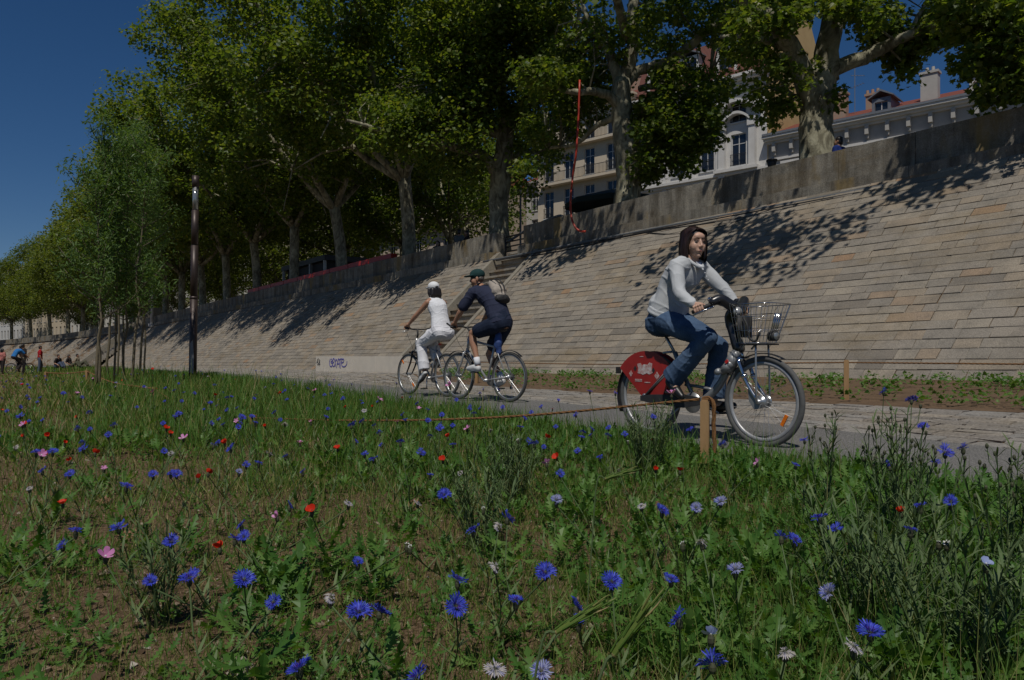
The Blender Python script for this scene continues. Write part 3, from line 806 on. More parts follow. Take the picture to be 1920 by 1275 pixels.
def band(o, w, z, h, d, m, name='cornice', x0=0., ends=.15, steps=2):
    b = MB()
    for k in range(steps):
        t = k / steps; b.bx(x0 - ends - d * t * .3, x0 + w + ends + d * t * .3, -d * (t + 1 / steps), .02, z + h * k / steps + .002 * k, z + h * (k + 1) / steps)
    return b.build(name, m, o)

def balcony(o, x0, x1, z, d=.8):
    b = MB(); b.bx(x0, x1, -d, .02, z - .22, z); bo = b.build('balcony', M['cream'], o); r = MB()
    r.bx(x0 + .02, x1 - .02, -d + .03, -d + .07, z + .98, z + 1.03); r.bx(x0 + .02, x1 - .02, -d + .035, -d + .065, z + .08, z + .11); n = int((x1 - x0) / .16)
    for k in range(n + 1): x = x0 + .03 + (x1 - x0 - .06) * k / n; r.bx(x - .012, x + .012, -d + .04, -d + .06, z, z + .98)
    r.build('railing', M['iron'], bo)

def roof(o, w, z, rise, depth, m, over=.4, name='roof', flat=0.):
    b = MB(); y0, ym, y1 = -over, depth / 2, depth + over
    P = [(y0, z), (ym - flat, z + rise), (ym + flat + .01, z + rise), (y1, z)]
    b.prism([(a, c) for a, c in P], (w / 2, 0, 0), (0, 1, 0), (0, 0, 1), w + .3); return b.build(name, m, o)

def chimney(r, x, y, z, w, d, h, m, pots=2):
    b = MB(); b.bx(x - w / 2, x + w / 2, y - d / 2, y + d / 2, z, z + h); b.bx(x - w / 2 - .08, x + w / 2 + .08, y - d / 2 - .08, y + d / 2 + .08, z + h, z + h + .18)
    for k in range(pots): b.tube([(x + (k - (pots - 1) / 2) * .4, y, z + h + .15), (x + (k - (pots - 1) / 2) * .4, y, z + h + .55)], [.13, .11], 10)
    return b.build('chimney', m, r)

def dormer(r, x, y, z, w, h, wm, d=2.2):
    b = MB(); b.bx(x - w / 2, x - w / 2 + .22, y, y + d, z, z + h); b.bx(x + w / 2 - .22, x + w / 2, y, y + d, z, z + h); b.bx(x - w / 2 + .22, x + w / 2 - .22, y, y + d, z + h - .3, z + h - .003); b.bx(x - w / 2 + .22, x + w / 2 - .22, y, y + .3, z, z + .25)
    o = b.build('dormer', wm, r)
    g = MB(); g.bx(x - w / 2 + .22, x + w / 2 - .22, y + .16, y + .18, z + .25, z + h - .3); g.build('pane', M['glass'], o)
    g = MB(); g.prism([(-w / 2 - .25, h - .05), (0, h + .45), (w / 2 + .25, h - .05), (w / 2 + .25, h + .05), (0, h + .6), (-w / 2 - .25, h + .05)], (x, y + d / 2 - .1, z), (1, 0, 0), (0, 0, 1), d + .3); g.build('dormer_roof', M['zinc'], o)
    g = MB(); g.bx(x - .03, x + .03, y + .12, y + .16, z + .25, z + h - .3); g.bx(x - w / 2 + .22, x + w / 2 - .22, y + .124, y + .156, z + .9, z + .95); g.build('dormer_frame', M['frame'], o)

# long low house with the deep cornice at the right
h = house('long pale house with bracketed cornice, dormers and low red tiled roof at right', 18.9)
W = 44.; facade(h, W, [(9.7, 11.9)], [1.9 + 2.75 * k for k in range(15)], 1.15, M['greywall'], 14.1, 10., lambda r, i: 'rail' if i % 2 == 0 else 'plain', wbase=0)
band(h, W, 13.75, .55, .75, M['whitewall'], steps=3); band(h, W, 12.35, .2, .16, M['whitewall'], 'string_course', steps=1)
b = MB(); b.bx(-.13, .13, -.42, .01, 13.04, 13.74); b.bx(-.09, .09, -.24, .008, 12.75, 13.05); me_ = b.mesh('cornice_bracket', M['greywall'])
for k in range(30): link('cornice_bracket', me_, h, (.6 + 1.45 * k, 0, 0))
b = MB()
for k in range(15): x = 1.9 + 2.75 * k; b.bx(x - .75, x + .75, -.09, .01, 9.6, 9.69); b.bx(x - .78, x - .58, -.07, .012, 9.7, 12.0); b.bx(x + .58, x + .78, -.07, .012, 9.7, 12.0); b.bx(x - .85, x + .85, -.12, .012, 12.0, 12.2)
b.build('window_surrounds', M['whitewall'], h)
g = MB(); g.bx(-.2, W + .2, -.82, -.5, 14.3, 14.48); g.build('gutter', M['zinc'], h)
r = roof(h, W, 14.42, 2.1, 10., M['tiles'], .5)
chimney(r, 4.9, 2.2, 14.7, 1.3, .7, 2.5, M['brick']); chimney(r, 11.6, 2.0, 14.7, 1.15, .7, 2.5, M['greywall']); chimney(r, 6.6, 5.0, 16.2, .9, .6, 1.3, M['brick'], 3); chimney(r, 25, 3, 15, 1.3, .7, 2.3, M['brick'])
dormer(r, 8.6, .6, 14.6, 1.35, 1.25, M['zinc']); dormer(r, 15.1, .6, 14.6, 1.3, 1.25, M['whitewall']); dormer(r, 21.5, .6, 14.6, 1.3, 1.25, M['greywall'])
P = E0 + ex * 24.6 + ey * 3.5
an = thing('tv_antenna', 'thin television antenna beside the chimney on the red roof', 'antenna', (P[0], P[1], 20.3), EA)
b = MB(); b.tube([(0, 0, 0), (0, 0, 4.0)], .03, 6)
b.build('mast', M['zinc'], an); b = MB()
for z, L, a in ((3.8, 1.1, .5), (3.1, .9, -.6), (2.2, .8, .5)):
    d = A([math.cos(a), 0, .35 * math.sin(a)]); c = A([0, 0, z]); b.tube([c - d * L * .4, c + d * L], .018, 5)
    for k in range(5): q = c + d * (L * (k / 4 * 1.3 - .35)); b.tube([q - [0, .25, 0], q + [0, .25, 0]], .012, 4)
b.build('antenna_arms', M['zinc'], an)

# white ornate house, with its yellow gable
h = house('white ornate house with mansard roof and arched bay, yellow gable on its right side', 5.9)
W = 12.9; xs = [1.7, 4.6, 7.4]
facade(h, W, [(5.2, 7.6), (8.7, 11.1), (12.5, 15.2), (16.2, 18.2)], xs + [10.35], 1.35, M['whitewall'], 19.4, 11., lambda r, i: 'rail')
band(h, W, 19.3, .7, .9, M['whitewall'], steps=3); band(h, W, 11.5, .45, .5, M['whitewall'], 'string_course'); band(h, W, 7.9, .3, .3, M['whitewall'], 'string_course')
bay = MB(); x0, x1 = 8.7, 12.0
for x in (x0, x1 - .55): bay.bx(x, x + .55, -.45, .01, 8.4, 16.0); bay.bx(x - .08, x + .63, -.55, .012, 15.6, 16.05); bay.bx(x - .06, x + .61, -.52, .012, 12.0, 12.35)
bay.bx(x0 - .3, x1 + .3, -.75, .012, 11.96, 12.2)
bay.build('bay_pilasters', M['whitewall'], h)
for (z, w_, tkn, d, nm) in ((16.05, 3.7, .22, .62, 'hood_moulding'), (17.0, 4.4, .30, .85, 'hood_moulding')):
    c = MB(); P = []
    for k in range(25): t = -1 + k / 12; xx = t * w_ / 2; P.append((xx, .72 * (math.cos(max(-1, min(1, t * 1.45)) * PI / 2)) ** .8 if abs(t) < .69 else 0.))
    poly = P + [(a, b_ + tkn) for a, b_ in P[::-1]]; c.prism(poly, ((x0 + x1) / 2, -d / 2 + .01, z), (1, 0, 0), (0, 0, 1), d); c.build(nm, M['whitewall'], h)
c = MB(); c.ball(((x0 + x1) / 2 - 1.2, -.7, 17.4), (.55, .25, .5), 12); c.ball(((x0 + x1) / 2 - 1.2, -.85, 17.4), (.3, .15, .28), 10); c.build('carved_shell', M['whitewall'], h, True)
c = MB()
for k in range(9): x = .5 + k * 1.5; c.bx(x - .14, x + .14, -.45, .011, 18.7, 19.28)
c.build('cornice_brackets', M['whitewall'], h)
c = MB()
for x in (0.15, 3.15, 6.0, 8.5): c.bx(x - .22, x + .22, -.14, .013, 4.5, 19.0)
c.build('pilasters', M['whitewall'], h)
for x, z in ((1.7, 8.5), (4.6, 8.5), (7.4, 8.5)):
    c = MB(); c.bx(x - 1.0, x + 1.0, -.5, .014, z - .3, z); c.bx(x - .95, x + .95, -.5, -.4, z, z + .9)
    for k in range(5): c.ball((x - .7 + k * .35, -.5, z + .45), (.13, .06, .28), 8)
    c.build('carved_balcony', M['whitewall'], h)
g = MB(); g.prism([(0, 0), (11., 0), (11., 23.0), (8.2, 26.5), (3.2, 26.0), (0, 21.5)], (W + .16, 0, .0), (0, 1, 0), (0, 0, 1), .30); g.build('gable_wall', M['yellow'], h)
b = MB(); P = [(-.2, 20.0), (1.5, 24.2), (5, 25.6), (9.5, 24.2), (11, 20.0)]; b.prism(P, (W / 2, 0, 0), (0, 1, 0), (0, 0, 1), W - .05); r = b.build('roof', M['mansard'], h)
for x in (2.2, 5.6, 9.2): dormer(r, x, .1, 20.05, 1.9, 3.0, M['whitewall'], 1.8)
chimney(r, 7.4, 5, 24.8, 1.6, .8, 2., M['brick'])

# cream apartment house with balcony and tall windows
h = house('cream apartment house with tall windows and long balcony left of the white house', -6.2)
W = 12.0; xs = [1.5, 4.1, 6.7, 9.4]
facade(h, W, [(3.2, 5.9), (7.0, 9.7), (10.55, 13.3), (14.3, 16.9), (17.8, 19.8)], xs, 1.25, M['cream'], 20.6, 10., lambda r, i: ('blue' if (r + i) % 3 == 1 else 'rail'))
balcony(h, .5, 11.4, 13.95); balcony(h, .5, 11.4, 17.55, .7); band(h, W, 20.5, .55, .7, M['cream'], steps=3); band(h, W, 10.05, .2, .16, M['cream'], 'string_course', steps=1)
c = MB()
for k in range(40):
    z = 3 + k * .42
    if z < 19.5: c.bx(11.0, 11.97, -.07, .011, z, z + .36)
c.build('quoins', M['cream'], h)
r = roof(h, W, 21.0, 2.4, 10., M['tiles'], .3); chimney(r, 3, 3, 21.5, 1.4, .7, 2.4, M['brick']); chimney(r, 9, 5, 22.5, 1.4, .7, 2., M['brick'])

# lower corner house with the yellow blinds, side street between
h = house('lower rose corner house with yellow blinds and a deep eave cornice', -42.)
W = 25.6; xs = [1.6 + 2.5 * k for k in range(10)]
def kd(r, i): return ('blind' if (i in (5, 9)) else 'closed' if i % 2 else 'plain') if r == 1 else ('blind' if i in (2, 7) else 'plain')
facade(h, W, [(5.0, 7.4), (8.6, 10.8), (13.0, 15.4)], xs, 1.1, M['ochre'], 16.4, 12., kd)
band(h, W, 11.7, .75, 1.2, M['ochre'], 'eave_cornice', steps=3); balcony(h, .4, W - .4, 12.75, 1.0); band(h, W, 16.3, .5, .8, M['ochre'], steps=2)
c = MB()
for k in range(34): x = .4 + k * .76; c.bx(x - .09, x + .09, -.65, .011, 11.2, 11.69)
c.build('cornice_brackets', M['ochre'], h)
c = MB()
for k in range(21): c.bx(W - .95, W + .06, -.06, .012, 1 + k * .5, 1.44 + k * .5)
c.build('quoins', M['ochre'], h)
b = MB(); b.box((14.0, -.35, 7.95), (1.1, .5, .9)); u = b.build('air_conditioner', M['frame'], h); b = MB(); b.disc((14.0, -.62, 7.95), (0, 1, 0), .33, .05, 20); b.build('fan_grille', M['zinc'], u)
r = roof(h, W, 16.8, 2.6, 12., M['tiles'], .3)
for x in (4, 11, 17, 23): chimney(r, x, 4, 17.6, 1.5, .8, 2.4, M['brick'])
# house across the side street, turned to the quay behind the stairs
h = house('pale house down the side street, seen between the corner house and the cream one', -15.8, 9.)
facade(h, 9.4, [(3.2, 5.6), (6.8, 9.2), (10.4, 12.8), (13.9, 16)], [1.4, 3.8, 6.2, 8.4], 1.1, M['greywall'], 17., 8., lambda r, i: 'blind' if (r, i) == (1, 1) else 'rail')
band(h, 9.4, 16.9, .4, .6, M['greywall']); balcony(h, .3, 9.1, 10.0, .7); r = roof(h, 9.4, 17.3, 2.2, 8., M['tiles']); chimney(r, 4, 3, 18, 1.4, .7, 2, M['brick'])
# the rest of the street front, seen in bits between the trunks
for k, (s0, W, top, wm, lab) in enumerate(((-66., 22, 17.5, 'cream', 'cream house front glimpsed between trunks left of the corner house'), (-92, 24, 19, 'whitewall', 'white house front glimpsed behind the dark kiosk'), (-120, 26, 18, 'greywall', 'grey house front glimpsed behind the lamp post'), (-150, 28, 19, 'whitewall', 'pale house front glimpsed between trunks by the white pole'), (-184, 32, 18, 'cream', 'far cream house glimpsed through the trunks at the far left'), (-222, 36, 19, 'whitewall', 'farthest white house glimpsed at the left end of the row'))):
    h = house(lab, s0, .5 + .0 * k); n = int(W / 2.9)
    facade(h, W, [(1.0, 3.4), (4.8, 7.2), (8.4, 10.8), (12.0, 14.2)], [1.6 + (W - 3.2) * i / (n - 1) for i in range(n)], 1.25, M[wm], top, 10., lambda r, i: 'closed' if (r * 3 + i) % 4 == 0 else 'plain')
    band(h, W, top - .05, .5, .6, M[wm]); roof(h, W, top + .45, 2.4, 10., M['tiles'])
# ================================================================ bicycles (local x forward, y to the rider's left, origin where the rear tyre touches)
M['tyre'] = mat('tyre_rubber', (.045, .045, .045), .75, col2=(.07, .07, .068), scale=30)
M['tyre_grey'] = mat('dusty_tyre', (.10, .10, .098), .8, col2=(.065, .065, .064), scale=14)
M['alu'] = mat('brushed_aluminium', (.50, .51, .52), .35, .8, col2=(.38, .39, .40), scale=14)
M['rimgrey'] = mat('grey_rim', (.40, .40, .405), .4, .35, col2=(.32, .32, .325), scale=10)
M['chrome'] = mat('chrome', (.62, .63, .65), .18, 1.)
M['silver'] = mat('silver_paint', (.46, .465, .47), .32, .4, col2=(.36, .36, .365), scale=10)
M['bgrey'] = mat('grey_paint', (.27, .275, .28), .4, .3, col2=(.21, .215, .22), scale=8)
M['black'] = mat('black_plastic', (.012, .013, .016), .28, col2=(.022, .022, .026), scale=10, spec=.6)
M['matt'] = mat('matt_black', (.018, .018, .02), .7, col2=(.03, .03, .032), scale=12)
M['red'] = mat('red_panel', (.36, .022, .018), .38, col2=(.27, .016, .014), scale=7)
M['white'] = mat('white_decal', (.60, .58, .57), .6, col2=(.38, .12, .10), scale=34)
M['orange'] = mat('orange_reflector', (.80, .20, .01), .25, col2=(.6, .12, .01), scale=60)
M['redref'] = mat('red_reflector', (.55, .02, .02), .25)
M['blue_bag'] = mat('blue_nylon', (.03, .07, .24), .6, col2=(.02, .045, .15), scale=16, bmp=.4)
M['lamp'] = mat('lamp_glass', (.35, .37, .38), .1, .6)

def wheel(par, c, r, tr, rimd, rimm, tyrem, nsp=28, hubr=.025, hubw=.07, label=None):
    c = np.asarray(c, float); th = np.arange(56) * 2 * PI / 56
    rad = np.stack([np.cos(th), 0 * th, np.sin(th)], 1); Yv = np.tile([0, 1., 0], (56, 1))
    m = MB(); rr = r - tr * 1.75 - rimd / 2
    m.rings(c + rad * rr, rad * rimd / 2, Yv * tr * .62, 10, False, True)
    o = m.build('wheel', rimm, par, True)
    t = MB(); t.rings(c + rad * (r - tr), rad * tr, Yv * tr * .95, 10, False, True); t.build('tyre', tyrem, o, True)
    s = MB()
    for k in range(nsp):
        a = 2 * PI * k / nsp; b = a + (.5 if k % 2 else -.5) * .55; sd = (-1) ** (k // 2)
        s.tube([c + [math.cos(b) * hubr * .9, sd * hubw * .42, math.sin(b) * hubr * .9], c + [math.cos(a) * (rr - rimd * .4), 0, math.sin(a) * (rr - rimd * .4)]], .0013, 4, False)
    s.build('spokes', M['alu'], o)
    h = MB(); h.disc(c, (0, 1, 0), hubr, hubw, 16); h.disc(c, (0, 1, 0), hubr * .45, hubw + .06, 10)
    for sd in (-1, 1): h.disc(c + [0, sd * hubw * .42, 0], (0, 1, 0), hubr * 1.25, .006, 16)
    h.build('hub', M['alu'], o, True)
    return o

def arc_guard(par, c, r, w, a0, a1, m, name='mudguard'):
    c = np.asarray(c, float); th = np.radians(np.linspace(a0, a1, 22)); b = MB()
    rad = np.stack([np.cos(th), 0 * th, np.sin(th)], 1)
    b.rings(c + rad * r, rad * .004, np.tile([0, w / 2, 0], (22, 1)), 8); return b.build(name, m, par, True)

def crankset(par, bb, ang, L=.17, rm=None, ringr=.09, side=-1):
    bb = np.asarray(bb, float); o = MB(); o.disc(bb + [0, side * .055, 0], (0, 1, 0), ringr, .006, 28); o.disc(bb, (0, 1, 0), .022, .13, 14)
    dv = np.array([math.cos(ang), 0, math.sin(ang)])
    for sd, d in ((-1, dv), (1, -dv)):          # right crank points along ang
        o.cap_tube([bb + [0, sd * .075, 0], bb + d * L + [0, sd * .085, 0]], .011, 8)
    c = o.build('crank', rm or M['alu'], par, True)
    for sd, d in ((-1, dv), (1, -dv)):
        p = MB(); q = bb + d * L + [0, sd * .135, 0]; p.box(q, (.085, .085, .018)); p.disc(q + [0, -sd * .03, 0], (0, 1, 0), .006, .07, 8)
        p.build('pedal', M['matt'], c)
    return c

def saddle(par, p, m, L=.25, w=.15, post=None, pm=None):
    b = MB(); p = np.asarray(p, float)
    b.ball(p + [-.06, 0, 0], (.075, w / 2, .035), 14); b.cap_tube([p + [-.04, 0, .005], p + [L * .62, 0, 0]], [.045, .022], 10)
    o = b.remesh('saddle', m, par, .008, 3)
    if post is not None:
        q = MB(); q.tube([p + [-.01, 0, -.02], post], .0135, 10)
        for sd in (-1, 1): q.tube([p + [-.08, sd * .03, -.025], p + [.08, sd * .02, -.03]], .004, 6)
        q.build('seat_post', pm or M['alu'], par, True)
    return o

H0 = pty(1,1,1) * 0
# ---- the red and grey hire bicycle
B1p = np.array([-4.75, 4.83, float(zg(-4.75, 4.83)) + .012]); B1a = math.atan2(.05, 1.13)
b1 = thing('bicycle', 'grey hire bicycle with red rear wheel guard and wire front basket', 'bicycle', tuple(B1p), B1a)
RW = .345; RH = (0, 0, RW); FH = (1.13, 0, RW)
wheel(b1, RH, RW, .022, .030, M['rimgrey'], M['tyre_grey'], hubr=.045, hubw=.09)
fw = wheel(b1, FH, RW, .022, .034, M['rimgrey'], M['tyre_grey'], 32, .040, .09)
o = MB(); a = math.radians(62); o.box((1.315, -.012, .215), (.088, .012, .026), roty(-a)); o.build('reflector', M['orange'], fw)
f = MB()
main = spline([(.50, 0, .31), (.60, 0, .345), (.73, 0, .455), (.82, 0, .60), (.905, 0, .735)], 5)
f.tube(main, .031, 12); f.cap_tube([(.50, 0, .31), (.335, 0, .60)], .019, 10); f.tube([(.335, 0, .60), (.28, 0, .72)], .021, 10)
f.tube([(.955, 0, .615), (.905, 0, .735)], .030, 12); f.disc((.50, 0, .31), (0, 1, 0), .032, .09, 16)
f.tube(spline([(.39, 0, .45), (.52, 0, .44), (.66, 0, .42)], 4), .013, 8)
for sd in (-1, 1):
    f.tube([(.47, sd * .02, .31), (.40, sd * .055, .32), (0, sd * .066, RW)], .010, 8)
    f.tube([(.335, 0, .615), (.29, sd * .05, .575), (0, sd * .07, RW)], .007, 8)
f.build('frame', M['bgrey'], b1, True)
lk = MB(); lk.cap_tube([(.84, -.02, .605), (.90, -.02, .69)], .052, 14); lk.cap_tube([(.80, -.05, .575), (.865, -.05, .62)], [.03, .036], 12); lk.disc((.775, -.075, .565), (.6, -.5, .1), .026, .05, 14)
l = lk.build('lock_block', M['bgrey'], b1, True)
o = MB(); o.box((.865, -.086, .645), (.03, .006, .022), roty(-.7)); o.build('lock_light', M['redref'], l)
k = MB()
for sd in (-1, 1):
    k.tube(spline([(.95, sd * .052, .66), (.975, sd * .06, .60), (1.03, sd * .06, .48), (1.13, sd * .062, RW)], 4), np.linspace(.019, .012, 13), 10)
k.tube([(.95, -.06, .665), (.95, .06, .665)], .022, 10); k.tube([(.96, 0, .64), (.905, 0, .78)], .02, 10)
for sd in (-1, 1): k.disc((1.005, sd * .06, .535), (.42, 0, -.9), .024, .03, 14)
k.build('fork', M['chrome'], b1, True)
o = MB(); o.prism([(-.02, .02), (.03, -.02), (.02, -.05), (-.03, -.06), (-.075, .0), (-.085, .10), (-.06, .11)], (1.12, -.052, RW), (1, 0, 0), (0, 0, 1), .012); o.build('brake_cover', M['bgrey'], b1)
arc_guard(b1, FH, RW + .018, .055, 62, 148, M['black']); arc_guard(b1, RH, RW + .02, .06, 20, 205, M['black'])
# red guard on both sides of the rear wheel
for sd in (-1, 1):
    th = np.radians(np.linspace(143, 30, 26)); poly = [(math.cos(t) * .375, math.sin(t) * .375) for t in th]
    poly = [(-.045, -.01)] + poly + [(.20, .0)]
    g = MB(); g.prism([(p[0], p[1]) for p in poly], (0, sd * .056, RW + .012), (1, 0, 0), (0, 0, 1), .006)
    go = g.build('wheel_guard', M['red'], b1)
    d = MB(); y = sd * .0605
    for (x, z, s_) in ((-.165, .19, .027), (.135, .175, .034)): d.prism([(-s_ * .8, 0), (0, s_), (s_ * .8, 0), (0, -s_)], (x, y, RW + z), (1, 0, 0), (0, 0, 1), .002)
    bl = [(-.085, .195), (-.08, .24), (-.088, .275), (-.05, .283), (-.035, .262), (-.01, .272), (.03, .268), (.05, .287), (.082, .28), (.078, .235), (.088, .2), (.05, .184), (.02, .196), (-.02, .18), (-.05, .19)]
    d.prism(bl, (0, y, RW), (1, 0, 0), (0, 0, 1), .002)
    for (x0, x1, z) in ((-.115, -.035, .135), (-.115, -.035, .122), (-.005, .06, .112)): d.bx(x0, x1, y - .001, y + .001, RW + z, RW + z + .008)
    d.bx(-.06, -.02, y - .001, y + .001, RW + .335, RW + .342)
    d.build('decal', M['white'], go)
    for (x, z) in ((-.115, .235), (.095, .22)):
        d = MB(); d.prism([(-.018, 0), (0, .025), (.018, 0), (0, -.025)], (x, y, RW + z), (1, 0, 0), (0, 0, 1), .002); d.build('dark_decal', M['matt'], go)
s = MB(); s.tube([(0.02, -.075, RW + .01), (.34, -.045, .66)], .008, 8); s.tube([(0.02, .075, RW + .01), (.34, .045, .66)], .008, 8); s.build('guard_stay', M['bgrey'], b1, True)
c = MB(); c.prism([(-.03, .02), (.08, .035), (.44, .05), (.60, .03), (.60, -.03), (.44, -.06), (.06, -.035), (-.03, -.02)], (0, -.078, .325), (1, 0, 0), (0, 0, 1), .02); c.build('chain_case', M['matt'], b1)
crankset(b1, (.51, 0, .31), math.radians(150), .165, M['alu'], .085)
saddle(b1, (.17, 0, .905), M['matt'], .25, .20, (.29, 0, .70))
o = MB(); o.cap_tube([(.27, -.02, .725), (.20, -.05, .715)], .010, 8); o.build('seat_clamp', M['alu'], b1, True)
o = MB(); o.box((-.375, 0, .56), (.02, .05, .06)); o.build('rear_light', M['matt'], b1)
o = MB(); o.tube([(.40, -.06, .28), (.14, -.08, .07)], .009, 8); o.build('kickstand', M['bgrey'], b1, True)
# handlebar cover, column, grips
h = MB()
for sd in (-1, 1):
    h.cap_tube(spline([(.895, 0, 1.045), (.885, sd * .08, 1.085), (.855, sd * .15, 1.125), (.825, sd * .205, 1.105)], 4), np.linspace(.048, .036, 13), 12)
    h.cap_tube([(.845, sd * .16, 1.105), (.80, sd * .13, 1.12)], .03, 10)
h.cap_tube(spline([(.89, 0, 1.045), (.835, 0, .985), (.865, 0, .87), (.915, 0, .745)], 4), [.058, .055, .052, .050, .047, .044, .042, .041, .041, .043, .046, .048, .048], 14)
h.cap_tube([(.88, 0, 1.03), (.83, 0, .93)], [.05, .036], 12)
h.remesh('handlebar_cover', M['black'], b1, .008, 5)
g = MB()
g.tube([(.83, -.18, 1.10), (.86, 0, 1.06), (.83, .18, 1.10)], .014, 8)
for sd in (-1, 1): g.tube(spline([(.83, sd * .18, 1.10), (.80, sd * .245, 1.07), (.755, sd * .275, 1.045), (.70, sd * .295, 1.025)], 4), .0155, 10)
hb = g.build('handlebar', M['matt'], b1, True)
for sd in (-1, 1):
    v = MB(); v.cap_tube([(.845, sd * .225, 1.065), (.80, sd * .285, 1.035), (.735, sd * .325, 1.00)], [.009, .007, .006], 8); v.build('brake_lever', M['chrome'], hb, True)
v = MB(); v.ball((.80, -.20, 1.125), (.026, .026, .02), 12); v.build('bell', M['chrome'], hb, True)
v = MB(); v.disc((.955, -.075, 1.03), (.75, -.65, .1), .033, .016, 20); v.build('keyhole_disc', M['silver'], b1, True)
# basket
k = MB(); ring = lambda z, x0, x1, w: [(x0, -w, z), (x1 - .05, -w, z), (x1, -w + .06, z), (x1, w - .06, z), (x1 - .05, w, z), (x0, w, z)]
lev = [(.785, .985, 1.20, .125, .004), (.88, .975, 1.235, .145, .0022), (.98, .965, 1.265, .16, .0022), (1.075, .955, 1.29, .175, .004)]
for z, x0, x1, w_, r_ in lev: k.tube(ring(z, x0, x1, w_), r_, 6, closed=True)
lo = np.array(ring(.785, .985, 1.20, .125) + [ring(.785, .985, 1.20, .125)[0]]); hi = np.array(ring(1.075, .955, 1.29, .175) + [ring(1.075, .955, 1.29, .175)[0]])
for i in range(6):
    m_ = max(2, int(np.linalg.norm(lo[i + 1] - lo[i]) / .026))
    for j in range(m_): t = j / m_; k.tube([lo[i] + (lo[i + 1] - lo[i]) * t, hi[i] + (hi[i + 1] - hi[i]) * t], .0018, 4, False)
for j in range(9): y = -.11 + j * .0275; k.tube([(.985, y, .785), (1.20, y, .785)], .002, 4, False)
bk = k.build('basket', M['chrome'], b1, True)
o = MB()
for y in (-.045, -.02, .005, .03): o.cap_tube([(1.22, y, .84), (1.262, y, 1.0)], .006, 8)
o.build('basket_bars', M['chrome'], bk, True)
o = MB(); o.box((1.09, 0, .775), (.22, .2, .01)); o.bx(.962, .972, -.09, .09, .83, 1.0); o.cap_tube(spline([(.99, -.05, .98), (1.03, -.06, .92), (1.04, -.05, .83), (1.09, -.04, .80), (1.13, -.05, .86)], 4), .009, 8); o.build('lock_cable', M['matt'], bk, True)
o = MB(); o.disc((1.215, 0, .835), (1, -.2, 0), .036, .06, 20); hl = o.build('headlight', M['matt'], b1, True)
o = MB(); o.disc((1.248, -.007, .835), (1, -.2, 0), .027, .006, 20); o.build('lens', M['lamp'], hl, True)
o = MB()
for sd in (-1, 1): o.tube(spline([(1.13, sd * .085, RW), (1.125, sd * .085, .60), (1.12, sd * .08, .775)], 3), .008, 8); o.tube([(.985, sd * .06, .74), (1.02, sd * .07, .78)], .008, 8)
o.build('basket_strut', M['alu'], b1, True)

